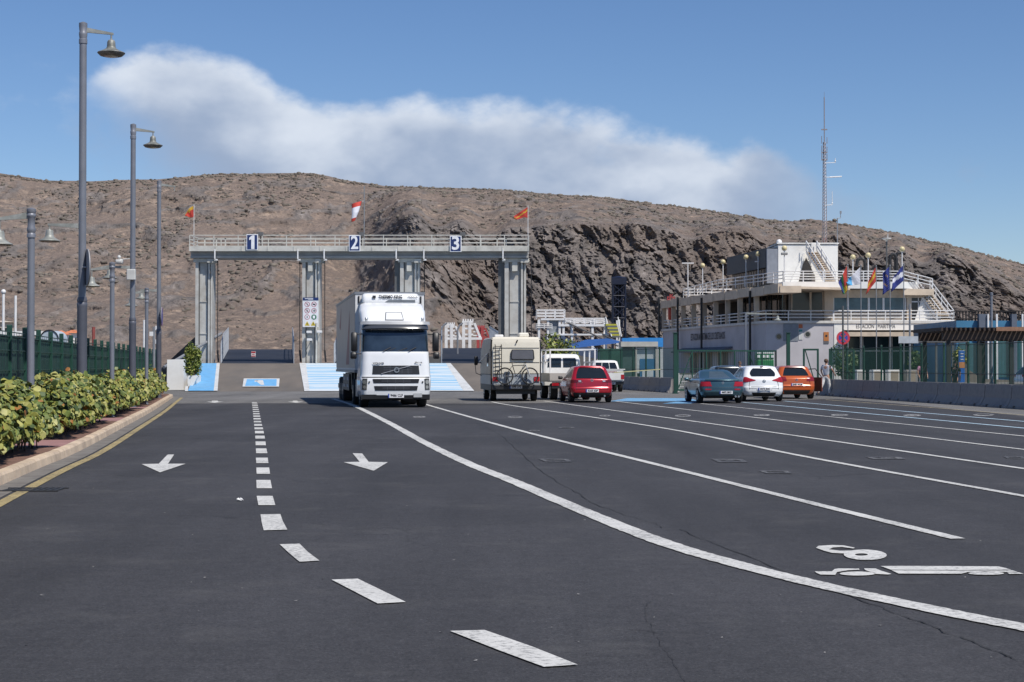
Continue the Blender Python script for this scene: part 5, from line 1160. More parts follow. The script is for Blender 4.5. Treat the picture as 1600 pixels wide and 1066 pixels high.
b = B(); cab.patch(b, -1.5, 1.5, 2.84, 2.95, .245, 18, 2); b.obj('visor_top_band', mat('visor_grey', (.30,.31,.33), .35), tr)
defl = Plan([(3.06,.75,2.2,1.15,.35,.1),(3.2,.95,2.25,1.17,.38,.1),(3.45,1.25,2.28,1.19,.42,.1),(3.64,1.6,2.3,1.15,.42,.1),(3.73,1.85,2.3,1.12,.4,.1),(3.77,2.05,2.3,1.05,.24,.1)], .06)
b = B(); defl.body(b, 4); b.obj('roof_deflector', lw, tr, sharp=45)
b = B(); defl.patch(b, -.38, .40, 3.10, 3.36, .03, 12, 5, taper(.06,.06)); b.obj('roof_hatch', lw, tr); b = B(); defl.patch(b, -.405, .425, 3.09, 3.385, .018, 12, 5, taper(.05,.05)); b.obj('roof_hatch_seal', lbl, tr)
# front: bonnet panel lines, grilles, lamps
b = B(); cab.patch(b, -.86, .86, 1.17, 1.48, .012, 14, 4); gp = b.obj('upper_grille', lbl, tr)
b = B()
for z in (1.24,1.315,1.39): cab.patch(b, -.46, .60, z, z+.016, .022, 10, 1)
for t in (-.22,0,.22,.44): cab.patch(b, t-.008, t+.008, 1.19, 1.46, .024, 1, 3)
b.obj('grille_bars', mat('grille_grey', (.12,.12,.13), .4, .4), gp)
b = B(); y_ = cab.S(0,1.3).y-.04; b.tube((-.52,y_+.02,1.19),(.50,y_+.02,1.47),.014); b.disc((.02,y_-.02,1.325),(0,-1,0),.095,20,.06); b.obj('grille_emblem', rim_metal, gp)
for z0, z1, tq in ((.86,1.01,.82),(.60,.76,.76)):
    b = B(); cab.patch(b, -tq, tq, z0, z1, .012, 14, 3, lambda u,v: (.5+(u-.5)*(.95+.05*v), v)); g2 = b.obj('lower_grille', lbl, tr); b = B()
    for k in (.35,.65): cab.patch(b, -tq*.62, tq*.62, z0+(z1-z0)*k, z0+(z1-z0)*k+.014, .02, 10, 1)
    for t in (-.3,-.02,.26): cab.patch(b, t-.006, t+.006, z0+.01, z1-.01, .022, 1, 2)
    b.obj('grille_bars', mat('grille_grey', (.12,.12,.13)), g2)
b = B(); cab.patch(b, -1.6, 1.6, 1.045, 1.085, .006, 18, 2); b.obj('bumper_gap', lbl, tr)
for sg in (-1,1):
    b = B(); cab.patch(b, sg*1.02, sg*1.55, .62, 1.02, .014, 8, 6, taper(-.05,.15)); h = b.obj('headlight', mat('headlight_smoke', (.06,.062,.065), .15, spec=.8), tr)
    b = B(); c = cab.S(sg*1.25,.9)+cab.Nn(sg*1.25,.9)*.02; b.disc(c, cab.Nn(sg*1.25,.9), .075, 16); c = cab.S(sg*1.22,.72)+cab.Nn(sg*1.22,.72)*.02; b.disc(c, cab.Nn(sg*1.22,.72), .06, 16); b.obj('lamp_reflector', mat('reflector_chrome', (.5,.5,.52), .15, .8), h)
    b = B(); c = cab.S(sg*.93,.9); b.tube(c, c+Vector((0,-.03,0)), .03); b.obj('marker_lamp', lbl, tr)
    b = B(); b.rbox(sg*1.34,sg*1.56,.35,.62,1.98,2.66,.04) if sg > 0 else b.rbox(-1.56,-1.34,.35,.62,1.98,2.66,.04)
    b.rbox(*(sorted((sg*1.36,sg*1.58))),.36,.6,1.72,1.96,.04); b.path([(sg*1.16,.5,2.6),(sg*1.4,.5,2.6)], .02); b.path([(sg*1.16,.5,1.9),(sg*1.4,.5,1.9)], .02); b.obj('mirror', lbl, tr)
    b = B(); b.path([(sg*.18-.1,.16,1.99),(sg*.2+.2,.19,2.1)], .014); b.tube((sg*.45,.13,1.985),(sg*.45+.28,.19,2.13),.014); b.obj('wiper', lbl, tr)
    b = B(); b.box(sg*1.05,sg*.75,2.0,2.2,.0,.01) if False else b.tube((sg*1.0,.7,2.99),(sg*1.0,.7,3.14),.05); b.ball((sg*1.0,.7,3.15),.06); b.obj('beacon', clear_lens, tr)
b = B(); b.rings([[(-1.2,y,z) ,(1.2,y,z),(1.2,y+.5,z),(-1.2,y+.5,z)] for y, z in ((.16,.26),(.07,.30),(.05,.46))], True); b.obj('front_valance', lbl, tr)
text('maker_name', 'VOLVO', .10, mat('letter_grey', (.10,.10,.11)), tr, (-.62,cab.S(.5,1.56).y-.02,1.555), width=.40, bold=.004, spacing=1.1); text('model_name', 'FH 16', .075, mat('letter_grey', (.1,.1,.11)), tr, (.80,cab.S(.6,1.58).y-.03,1.585), width=.26, bold=.003)
plate(tr, .0,.035,.42,'9486 CLF',.56,.15); b = B(); b.box(.62,.92,.025,.035,.36,.50); b.obj('info_plate', mat('plate_grey', (.4,.41,.42)), tr)
b = B(); cab.patch(b, 2.0, 2.99, .5, 1.9, .006); b.obj('door_panel', lw, tr); b = B(); [cab.patch(b, sg*2.62, sg*2.64, .5, 2.7, .012, 1, 6) for sg in (-1,1)]; b.obj('door_seam', lbl, tr)
b = B(); [b.box(sg*1.18,sg*.9,.9,1.75,.38,.5) for sg in (-1,1)]; [b.box(sg*1.22,sg*1.05,2.3,3.3,.35,.95) for sg in (-1,1)]; b.obj('fuel_tank', mat('tank_grey', (.3,.31,.33), .4, .4), tr)
wheels(tr, 1.2, (1.42,), .50, .32, .5); wheels(tr, 1.22, (5.0,), .50, .6, .5)
b = B(); b.box(-.5,.5,.5,6.0,.55,.95); b.box(-1.2,1.2,.6,1.0,.38,.5); b.obj('tractor_chassis', lbl, tr)
# trailer
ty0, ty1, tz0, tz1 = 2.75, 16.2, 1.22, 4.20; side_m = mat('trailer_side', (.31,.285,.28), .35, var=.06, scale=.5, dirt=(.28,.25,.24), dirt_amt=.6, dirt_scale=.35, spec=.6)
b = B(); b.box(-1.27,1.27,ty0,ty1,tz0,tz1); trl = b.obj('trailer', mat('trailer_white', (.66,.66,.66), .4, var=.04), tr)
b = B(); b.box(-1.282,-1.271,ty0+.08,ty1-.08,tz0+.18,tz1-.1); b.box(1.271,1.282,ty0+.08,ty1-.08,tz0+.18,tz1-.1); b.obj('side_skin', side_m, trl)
b = B(); rail_ = mat('trailer_rail', (.22,.23,.25), .4, .3)
for z in (tz0,tz1-.1): b.box(-1.30,1.30,ty0-.02,ty0+.06,z,z+.1); b.box(-1.30,-1.283,ty0,ty1,z,z+.1); b.box(1.283,1.30,ty0,ty1,z,z+.1)
b.obj('body_rails', rail_, trl)
b = B(); b.quad((-1.288,8.5,tz0+.3),(-1.288,6.3,tz0+.3),(-1.288,6.0,tz1-.55),(-1.288,6.35,tz1-.8)); b.quad((-1.288,13.5,tz0+1.9),(-1.288,12.4,tz0+1.75),(-1.288,12.1,tz1-.2),(-1.288,12.4,tz1-.4)); b.obj('faded_red_graphic', mat('faded_red_print', (.32,.13,.13), .5), trl)
for k, xx in enumerate((-1.17,1.12)): b = B(); b.box(xx,xx+.05,ty0-.04,ty0-.002,tz1-.42,tz1-.16); b.obj('marker_lamp', lbl, trl)
fr_ = Plan([(2.55,2.2,2.74,1.05,.1,.02),(3.5,2.18,2.74,1.05,.12,.02),(4.0,2.2,2.74,1.05,.14,.02),(4.08,2.26,2.74,1.02,.14,.02),(4.13,2.36,2.74,.96,.14,.02)], .03)
b = B(); fr_.body(b, 3); fu = b.obj('cooling_unit', lw, trl, sharp=45)
b = B(); fr_.patch(b, -.24, .97, 3.80, 3.89, .01, 10, 3, taper(.12,.0)); b.obj('cooling_unit_vent', mat('vent_grey', (.14,.16,.18), .5), fu)
text('cooling_unit_lettering', 'THERMO KING', .17, ink, fu, (-.02,2.165,3.99), width=.86, bold=.005); b = B(); b.box(-.68,-.56,2.165,2.18,3.94,4.04); b.obj('cooling_unit_logo', ink, fu)
text('unit_marks', '>OOOC', .12, ink, fu, (.80,2.185,4.0), width=.38)
b = B(); b.box(-.5,.5,7.0,16.0,.7,1.2); b.box(-1.25,-1.21,7.0,11.2,.5,1.15); b.box(1.21,1.25,7.0,11.2,.5,1.15); b.box(-1.2,1.2,15.9,16.1,.5,.7); b.box(-1.18,1.18,6.4,10.8,.55,1.2); b.box(-1.1,-.9,5.9,6.2,.1,1.2); b.box(.9,1.1,5.9,6.2,.1,1.2); b.obj('trailer_chassis', lbl, trl)
b = B(); [b.box(-1.262,-1.252,y,y+1.3,z,z+.12) for y in (7.2,9.4) for z in (.62,.9)]; b.obj('side_guard', mat('guard_grey', (.35,.36,.37)), trl)
wheels(tr, 1.23, (11.9,13.2,14.5), .50, .42, .5)
for yv in (11.9,13.2,14.5): pass

# ---------------------------------------------------------------- people
def skin_body(name, m, parent, joints, edges, sub=2):
    "one continuous surface grown over a skeleton: joints {name: (x,y,z,rx,ry)}"
    ks = list(joints); me = bpy.data.meshes.new(name); me.from_pydata([joints[k][:3] for k in ks], [(ks.index(a), ks.index(c)) for a, c in edges], [])
    o = bpy.data.objects.new(name, me); COL.objects.link(o); o.parent = parent
    md = o.modifiers.new('skin', 'SKIN'); md.use_smooth_shade = True; md.use_x_symmetry = False
    for i, k in enumerate(ks): sv = me.skin_vertices[0].data[i]; sv.radius = joints[k][3:5]; sv.use_root = (i == 0)
    s = o.modifiers.new('sub', 'SUBSURF'); s.levels = sub; s.render_levels = sub
    dg = bpy.context.evaluated_depsgraph_get(); me2 = bpy.data.meshes.new_from_object(o.evaluated_get(dg)); me2.name = name
    o.modifiers.clear(); o.data = me2; me2.materials.clear(); me2.materials.append(m); me2.polygons.foreach_set('use_smooth', [True]*len(me2.polygons)); return o
skin_m = mat('skin', (.42,.24,.17), .55, var=.06); hair_m = mat('brown_hair', (.09,.05,.03), .7, var=.3, scale=30); hair_b = mat('dark_hair', (.02,.016,.014), .7, var=.3, scale=30)
def person(label, loc, rz, H, lfoot, rfoot, lhand, rhand, shirt, trousers, hair, shoe, knees=None, bag=None, dress=False, longhair=False):
    "figure facing local -y... +y is its front; feet, hands given as local offsets in metres"
    r = thing('person', label, 'person', loc, rz); k = H/1.75
    V3 = lambda x, y, z: Vector((x*k, y*k, z*k))
    lf, rf, lh, rh = (V3(*q) for q in (lfoot, rfoot, lhand, rhand)); hipL, hipR = V3(-.09,0,.92), V3(.09,0,.92)
    def mid(a, c, fwd): m = (a+c)/2; return m+Vector((0,fwd*k,0))
    kl, kr = mid(hipL, lf, knees[0] if knees else .04), mid(hipR, rf, knees[1] if knees else .04)
    shL, shR = V3(-.185,0,1.43), V3(.185,0,1.43); el = mid(shL, lh, -.06)+V3(-.05,0,0); er = mid(shR, rh, -.06)+V3(.05,0,0)
    J = {'pel': (0,0,.95*k,.13*k,.10*k), 'waist': (0,.01*k,1.08*k,.125*k,.095*k), 'chest': (0,.0,1.30*k,.155*k,.11*k), 'neckb': (0,-.005,1.47*k,.075*k,.07*k), 'neck': (0,.01*k,1.53*k,.052*k,.052*k), 'headb': (0,.03*k,1.60*k,.07*k,.075*k), 'head': (0,.02*k,1.67*k,.078*k,.092*k), 'top': (0,.01*k,1.73*k,.05*k,.065*k)}
    E = [('pel','waist'),('waist','chest'),('chest','neckb'),('neckb','neck'),('neck','headb'),('headb','head'),('head','top')]
    for s, sh, e, h in (('L',shL,el,lh),('R',shR,er,rh)):
        J['sh'+s] = (*sh,.062*k,.062*k); J['e'+s] = (*e,.042*k,.042*k); J['h'+s] = (*h,.028*k,.028*k); E += [('chest','sh'+s),('sh'+s,'e'+s),('e'+s,'h'+s)]
        pd = (h-e).normalized(); J['p'+s] = (*(h+pd*.07*k),.034*k,.022*k); E.append(('h'+s,'p'+s))
    for s, hp, kn, f in (('L',hipL,kl,lf),('R',hipR,kr,rf)):
        J['hip'+s] = (*hp,.085*k,.09*k); J['k'+s] = (*kn,.058*k,.06*k); J['a'+s] = (f.x,f.y,f.z+.08*k,.04*k,.042*k); J['t'+s] = (f.x,f.y+.15*k,f.z+.035*k,.038*k,.03*k); E += [('pel','hip'+s),('hip'+s,'k'+s),('k'+s,'a'+s),('a'+s,'t'+s)]
    body = skin_body('body', skin_m, r, J, E)
    # fingers and face
    b = B()
    for s, e, h in (('L',el,lh),('R',er,rh)):
        d = (h-e).normalized(); side = d.orthogonal().normalized()
        for q, (o, l) in enumerate(((-.03,.07),(-.01,.085),(.01,.08),(.03,.06))): p0 = h+d*.09*k+side*o*k; p1 = p0+d*l*.55*k; b.tube(p0, p1, .009*k, n=6); b.tube(p1, p1+d*l*.4*k+d.cross(side)*.02*k, .008*k, .006*k, n=6)
        b.tube(h+d*.04*k+side*-.03*k, h+d*.09*k+side*-.06*k, .010*k, n=6)
    b.tube((0,.10*k,1.645*k),(0,.128*k,1.625*k),.012*k,.014*k)
    for sg in (-1,1): b.ball((sg*.082*k,.015*k,1.64*k),.022*k,8,6)
    b.obj('hands_and_features', skin_m, r)
    b = B(); [b.ball((sg*.032*k,.105*k,1.66*k),.010*k,8,6) for sg in (-1,1)]; b.obj('eyes', ink, r)
    b = B(); b.ball((0,-.008*k,1.688*k),.102*k,14,10,1.0)
    if longhair: b.lathe([(.1*k,1.36*k),(.105*k,1.5*k),(.1*k,1.68*k)], (0,-.035*k,0), 12)
    o = b.obj('hair', hair, r)
    # clothes: the same skeleton grown a little wider
    g = 1.0
    T = {a: (*J[a][:3], J[a][3]*1.14, J[a][4]*1.16) for a in ('pel','waist','chest')}; T['neckb'] = (0,-.005,1.455*k,.085*k,.075*k)
    ET = [('pel','waist'),('waist','chest'),('chest','neckb')]
    for s in 'LR':
        e = Vector(J['e'+s][:3]); sh = Vector(J['sh'+s][:3]); T['sh'+s] = (*sh,.075*k,.075*k); T['sl'+s] = (*(sh.lerp(e,.75)),.066*k,.066*k); ET += [('chest','sh'+s),('sh'+s,'sl'+s)]
    if dress: T['hem'] = (0,0,.55*k,.19*k,.15*k); ET.append(('pel','hem'))
    skin_body('top', shirt, r, T, ET)
    if not dress:
        T = {'pel': (0,0,.97*k,.145*k,.118*k), 'low': (0,0,.88*k,.13*k,.112*k)}; ET = [('pel','low')]
        for s in 'LR':
            a = Vector(J['a'+s][:3]); T['hip'+s] = (*J['hip'+s][:3],.10*k,.105*k); T['k'+s] = (*J['k'+s][:3],.078*k,.08*k); T['a'+s] = (*(a+Vector((0,0,.03*k))),.062*k,.066*k); ET += [('low','hip'+s),('hip'+s,'k'+s),('k'+s,'a'+s)]
        skin_body('trousers', trousers, r, T, ET)
    for s, f in (('L',lf),('R',rf)):
        b = B(); b.smooth = True; b.rings([[(f.x+w*k*math.cos(t), f.y+(c+l*math.sin(t))*k, f.z+z*k) for t in [2*math.pi*i/14 for i in range(14)]] for z, w, l, c in ((0,.045,.13,.055),(.03,.05,.14,.055),(.06,.046,.115,.04),(.10,.042,.06,.0))], True); b.obj('shoe', shoe, r)
    return r
gt = mat('grey_tshirt', (.46,.48,.53), .9, var=.1, scale=6); lt = mat('patterned_trousers', (.66,.66,.65), .9, var=.4, scale=9, dirt=(.2,.2,.22), dirt_amt=.4, dirt_scale=6)
p = G(1291, 619.3)
person('person in grey T-shirt and pale patterned trousers walking past the open orange car door', (p.x,p.y,.004), R(-38), 1.78, (-.22,-.42,.06), (.12,.14,.0), (-.26,.12,1.02), (.30,.26,1.08), gt, lt, hair_m, mat('shoe_black', (.03,.03,.032)), knees=(.06,.05))
p = G(1104, 606.0); person('person in a pale top standing behind the green gate', (p.x,96,.0), R(200), 1.72, (-.1,0,0), (.1,.03,0), (-.25,.1,.85), (.25,.12,1.1), mat('pale_top', (.62,.55,.5), .9), mat('dark_trousers', (.05,.05,.06), .9), hair_m, black_plastic)
dP = 87; person('person in a pink shirt standing behind the barriers near the terminal', (PX(1440.5,dP),dP,.0), R(190), 1.72, (-.1,0,0), (.1,.03,0), (-.24,.16,.95), (.24,.16,.95), mat('pink_shirt', (.55,.26,.38), .9, var=.2, scale=8), mat('pale_trousers', (.5,.5,.52), .9), hair_b, black_plastic)
person('person in a dark dress standing beside the pergola post and blue totem', (PX(1492,82),82,.0), R(165), 1.68, (-.09,0,0), (.09,.02,0), (-.25,.05,.9), (.22,.2,1.15), mat('dark_dress', (.025,.02,.024), .9), None, hair_b, black_plastic, dress=True, longhair=True)
# ---------------------------------------------------------------- barriers, fence and gate on the right
prof = [(-.30,0),(.30,0),(.30,.07),(.26,.10),(.14,.34),(.10,.82),(-.10,.82),(-.14,.34),(-.26,.10),(-.30,.07)]
def barrier_proto(L_):
    b = B(); ln = L_/2-.03
    for x0, x1 in ((-ln,-ln*.62),(-ln*.62+.22,ln*.62-.22),(ln*.62,ln)): b.extr(prof, 'x', x0, x1)
    up = [(y, max(z,.10)) for y, z in prof[2:]]
    for x0, x1 in ((-ln*.62,-ln*.62+.22),(ln*.62-.22,ln*.62)): b.extr([(.26,.10),(.14,.34),(.10,.82),(-.10,.82),(-.14,.34),(-.26,.10)], 'x', x0, x1)
    return b
def barrier_row(p0, p1, n, lab, group):
    d = (p1-p0); L_ = d.length/n; a = math.atan2(d.y, d.x); proto = None
    for k in range(n):
        c = p0+d*((k+.5)/n)
        if proto is None: o = proto = barrier_proto(L_).obj('concrete_barrier', barrier_conc)
        else: o = proto.copy(); COL.objects.link(o)
        o.location = (c.x, c.y, .004); o.rotation_euler = (0,0,a); tag(o, lab(k), 'barrier', group)
q0, q1 = Vector((PX(1283,83.5),83.5,0)), Vector((17.75,52.3,0))
barrier_row(q0, q1, 12, lambda k: f'{ordn(k)} grey concrete barrier from the orange car in the long right-hand row', 'concrete barriers along the right')
barrier_row(Vector((PX(972,104),104,0)), Vector((PX(1052,91),91,0)), 5, lambda k: f'{ordn(k)} concrete barrier counting from the pickup towards the tall green gate post', 'concrete barriers by the pickup')
def mesh_fence(name, label, p0, p1, h, n, z0=0.0, bars=.14, mid=(.5,), cat='fence', sm=None):
    d = p1-p0; L_ = d.length; r = thing(name, label, cat, (p0.x,p0.y,z0), math.atan2(d.y,d.x)); w = L_/n; sm = sm or green_steel
    b = B(); k = 0
    while k*bars < L_: b.box(k*bars-.006,k*bars+.006,-.006,.006,.1,h-.05); k += 1
    for q in (.1,*[h*m for m in mid],h-.05): b.box(0,L_,-.014,.014,q-.014,q+.014)
    b.obj('mesh_panel', sm, r)
    b = B(); b.rbox(-.04,.04,-.04,.04,0,h+.06,.01); p_ = b.obj('fence_post', sm, r)
    for k in range(1, n+1): c = p_.copy(); COL.objects.link(c); c.location = (k*w,0,0)
    return r
off = Vector((.55,.12,0))
mesh_fence('mesh_fence', 'green mesh fence running behind the long right-hand row of barriers', q0+off, q1+off, 2.35, 11)
for k, (px, d) in enumerate(((1055,88),(1231.5,92))):
    t = thing('gate_post', ['tall thick green gate post at the end of the barriers by the pickup','thick green gate post standing behind the orange car'][k], 'gate post', (PX(px,d),d,0)); h = PZ(521,d)
    b = B(); b.rbox(-.1,.1,-.1,.1,0,h,.02); b.obj('post', green_steel, t); b = B(); b.box(-.13,.13,-.13,.13,h,h+.04); b.box(-.16,.16,-.16,.16,0,.03); b.obj('cap_and_base', green_steel, t)
r = thing('sliding_gate', 'wide green sliding gate frame closing the gap behind the teal and white cars', 'gate', (PX(1059,90),90,0)); gw = PX(1228,93)-PX(1059,90); r.rotation_euler = (0,0,math.atan2(3,gw)); gh = PZ(547,91)
b = B(); b.box(0,gw,-.04,.04,gh-.08,gh); b.box(0,gw,-.04,.04,.12,.22)
for k in range(8): x = gw*k/7; b.box(x-.035,x+.035,-.035,.035,.12,gh)
for x0, x1 in ((0,gw/7),(gw*6/7,gw*5/7)): b.tube((x0,0,.2),(x1,0,gh-.1),.03)
b.obj('gate_frame', green_steel, r)
b = B(); k = 0
while k*.13 < gw: b.box(k*.13-.007,k*.13+.007,-.007,.007,.15,gh-.05); k += 1
b.box(0,gw,-.012,.012,1.3,1.33); b.obj('gate_bars', green_steel, r)
r = thing('swing_gate', 'green braced gate leaf beside the orange car and the grey person', 'gate', (PX(1256,90),90,0)); gw2 = PX(1334,90)-PX(1256,90); gh2 = PZ(545,90); b = B()
for x in (0,gw2*.28,gw2*.52,gw2): b.box(x-.05,x+.05,-.04,.04,.1,gh2)
b.box(0,gw2*.28,-.03,.03,gh2-.1,gh2); b.box(gw2*.52,gw2,-.03,.03,gh2-.1,gh2); b.tube((gw2*.03,0,gh2-.1),(gw2*.26,0,.2),.03); b.tube((gw2*.55,0,gh2-.1),(gw2*.98,0,.9),.03); b.box(gw2*.52,gw2,-.03,.03,.5,.56); b.obj('gate_frame', green_steel, r)
b = B(); [b.box(x,x+.012,-.006,.006,.15,gh2) for x in np.arange(gw2*.54,gw2,.13)]; b.obj('gate_bars', green_steel, r)
mesh_fence('mesh_fence', 'green mesh fence behind the barriers between the pickup and the tall gate post', Vector((PX(935,112),112,0)), Vector((PX(1053,95),95,0)), 2.55, 6)
r = thing('screen_panel', 'dark green screened fence panel behind the white pickup', 'fence panel', (PX(938,116),116,0)); w = PX(972,116)-PX(938,116); b = B(); b.box(0,w,0,.03,.0,PZ(545,116)); b.obj('screen_cloth', mat('screen_green', (.016,.07,.05), .7, var=.2), r)
b = B(); [b.box(x-.04,x+.04,-.06,.04,0,PZ(544,116)) for x in (0,w*.5,w)]; b.obj('posts', green_steel, r)
# pale mesh strip and low wall behind the gate
mesh_fence('low_wall_mesh', 'low white mesh guard behind the green gate, left of the teal coupe', Vector((PX(1060,94),94,0)), Vector((PX(1090,94),94,0)), 1.0, 1, bars=.06, mid=(.3,.6,.85), sm=white_steel)
t = B(); t.box(0,PX(1262,98)-PX(1060,98),0,.25,0,PZ(583,98)); o = t.obj('low_wall', mat('dark_render', (.07,.085,.08), .9, var=.2)); o.location = (PX(1060,98),98,0); tag(o, 'low dark wall behind the sliding gate', 'wall')
# kiosk
r = thing('kiosk', 'beige-framed kiosk with blue and white panels behind the green mesh fence', 'kiosk', (PX(970,118),118,0)); s = 118/F; kw, kh = 58*s, PZ(534,118); kf = mat('kiosk_frame', (.42,.41,.37), .6)
b = B(); b.box(0,kw,-.1,2.2,kh-.35,kh); b.box(0,.12,0,.12,0,kh-.35); b.box(kw-.14,kw,0,.14,0,kh-.35); b.box(kw*.4,kw*.4+.1,0,.1,0,kh-.35); b.obj('frame', kf, r)
b = B(); b.box(.12,kw-.14,.3,.36,0,kh-.36); b.obj('back_panel', mat('kiosk_glass', (.06,.10,.10), .2), r); b = B(); b.box(kw*.42,kw*.92,.2,.26,kh*.30,kh-.4); b.obj('white_panel', mat('panel_pale', (.45,.5,.52), .6), r)
b = B(); b.box(kw*.52,kw*.93,.14,.2,.25,kh*.62); b.obj('blue_poster', mat('poster_blue', (.03,.13,.26), .5), r); b = B(); b.box(kw*.58,kw*.88,.12,.138,kh*.22,kh*.36); b.obj('poster_band', mat('panel_pale', (.45,.5,.52)), r)
# green recycling box
r = thing('recycling_bin', 'green recycling container with a white slotted top behind the gate', 'bin', (PX(1196,96),96,0)); s = 96/F; b = B(); b.rbox(-13*s,13*s,0,.9,PZ(590,96) if False else 0,PZ(562,96),.04); b.obj('container', mat('bin_green', (.02,.17,.06), .5), r)
b = B(); b.rbox(-13*s,13*s,-.02,.9,PZ(562,96)+.01,PZ(550.5,96),.05); o = b.obj('lid', mat('bin_top', (.05,.20,.10), .5), r); b = B(); b.box(-5*s,-.5*s,-.05,-.022,PZ(559,96),PZ(555,96)); b.box(1*s,5.5*s,-.05,-.022,PZ(559,96),PZ(555,96)); b.box(-13*s,13*s,-.05,-.022,PZ(552.5,96),PZ(551,96)); b.box(-12.5*s,-9*s,-.05,-.022,PZ(559,96),PZ(555,96)); b.box(9*s,12.5*s,-.05,-.022,PZ(559,96),PZ(555,96)); b.obj('slots', white_steel, o)

# ---------------------------------------------------------------- port structures in the middle
def wb(px0, px1, py0, py1, d): return PX(px0,d), PX(px1,d), PZ(py1,d), PZ(py0,d)
r = thing('boarding_gangway', 'white steel boarding gangway with railed platforms and yellow-edged stairs', 'gangway', (PX(905,150),150,0)); ro = Vector(r.location)
def wl(px, py, d): return W(px,py,d)-ro
b = B(); 
for px0, px1, py, th in ((845,882,498,3),(872,948,507,3.5),(860,950,522,2.5)):
    a, c = wl(px0,py,150), wl(px1,py,150); b.box(a.x,c.x,-1.2,1.6,a.z-th*.058,a.z)
b.obj('platform', white_steel, r)
b = B()
for px0, px1, py, h in ((838,882,498,13),(882,946,507,9),(838,862,515,8)):
    a, c = wl(px0,py,150), wl(px1,py,150)
    for yy in (-1.2,1.6): b.rail([(a.x,yy,a.z),(c.x,yy,c.z)], h*.0577, (1.0,.66,.33), .9, .035, .035)
    b.rail([(a.x,-1.2,a.z),(a.x,1.6,a.z)], h*.0577, (1.0,.5), 1, .035, .035)
b.obj('guard_rails', white_steel, r)
b = B()
for px in (842,856,874,880,893,925,946,966): a = wl(px,500,150); b.box(a.x-.1,a.x+.1,-1.1,-.9,0,a.z); b.box(a.x-.1,a.x+.1,1.3,1.5,0,a.z)
b.obj('legs', white_steel, r)
b = B(); yw = mat('stair_yellow', (.45,.42,.05), .6); dk = mat('stair_dark', (.12,.13,.13), .6)
for k in range(8):
    a, c = wl(945+k*1.4,507+k*2.6,150), wl(962+k*.7,507+k*2.6,150); b.m = k%2; b.box(a.x,c.x,-1.6+k*-.0,-.9,a.z-.16,a.z)
b.obj('stair_treads', [yw,dk], r)
b = B(); b.tube(wl(964,503,150)+Vector((0,-1.3,.4)), wl(969,530,150)+Vector((0,-1.6,.2)), .05); b.tube(wl(945,503,150)+Vector((0,-1.3,.4)), wl(954,530,150)+Vector((0,-1.6,.2)), .05); b.obj('stair_rail', white_steel, r)
b = B(); b.extr([(wl(852,0,150).x,wl(0,529,150).z),(wl(874,0,150).x,wl(0,529,150).z),(wl(874,0,150).x,wl(0,500,150).z),(wl(856,0,150).x,wl(0,500,150).z)], 'y', -.9, 1.2); b.obj('grey_cabin', mat('cabin_grey', (.24,.26,.28), .6), r)
b = B(); a, c = wl(876,524,149), wl(938,551,147); b.add([(a.x,-1.6,a.z),(c.x,-2.6,c.z),(c.x,-2.6,c.z-.6),(a.x,-1.6,a.z-1.5),(a.x,.2,a.z),(c.x,-.8,c.z),(c.x,-.8,c.z-.6),(a.x,.2,a.z-1.5)], [(0,1,2,3),(7,6,5,4),(0,4,5,1),(3,2,6,7),(0,3,7,4),(1,5,6,2)]); b.obj('sloping_walkway', mat('walkway_blue_grey', (.09,.12,.19), .5), r)
b = B(); b.tube(wl(882,502,149), wl(966,541,147), .07); b.tube(wl(905,504,150), wl(968,536,148), .06); b.obj('dark_handrail', gant_dk, r)
b = B()
for k in range(10): a = wl(900+k*4.2,524+k*2.4,149); b.tube((a.x,-.5,a.z-1.2),(a.x,-.5,a.z),.03,n=5)
b.tube(wl(895,524,150), wl(935,548,148), .04); b.obj('walkway_posts', white_steel, r)
t = thing('blue_tent', 'bright blue awning roof beyond the fence, right of the white gangway', 'awning', (PX(930,135),135,0)); o = Vector(t.location); b = B(); p_ = [W(888,545,133)-o, W(968,536,133)-o, W(950,529,137)-o, W(915,531,137)-o, W(888,540,140)-o, W(968,533,140)-o]; b.add(p_, [(0,1,2,3),(3,2,5,4),(0,3,4),(1,5,2)]); b.obj('cover', mat('tarp_blue', (.025,.09,.28), .6), t); b = B(); [b.tube((q.x,q.y,0), q, .06) for q in p_[:2]+p_[4:]]; b.obj('posts', galv, t)
t = thing('container', 'long blue and white cabin roof line beyond the kiosk', 'cabin', (PX(1008,140),140,0)); b = B(); a, c = PX(976,140)-PX(1008,140), PX(1036,140)-PX(1008,140); b.box(a,c,0,3,0,PZ(542,140)); b.obj('wall', mat('cabin_pale', (.5,.52,.52)), t); b = B(); b.box(a+.3,c,-.1,3.1,PZ(542,140),PZ(528,140)); b.box(a-.2,a+.29,-.12,3.1,PZ(541,140),PZ(528.5,140)); b.obj('fascia', mat('cabin_blue', (.03,.22,.55), .5), t)
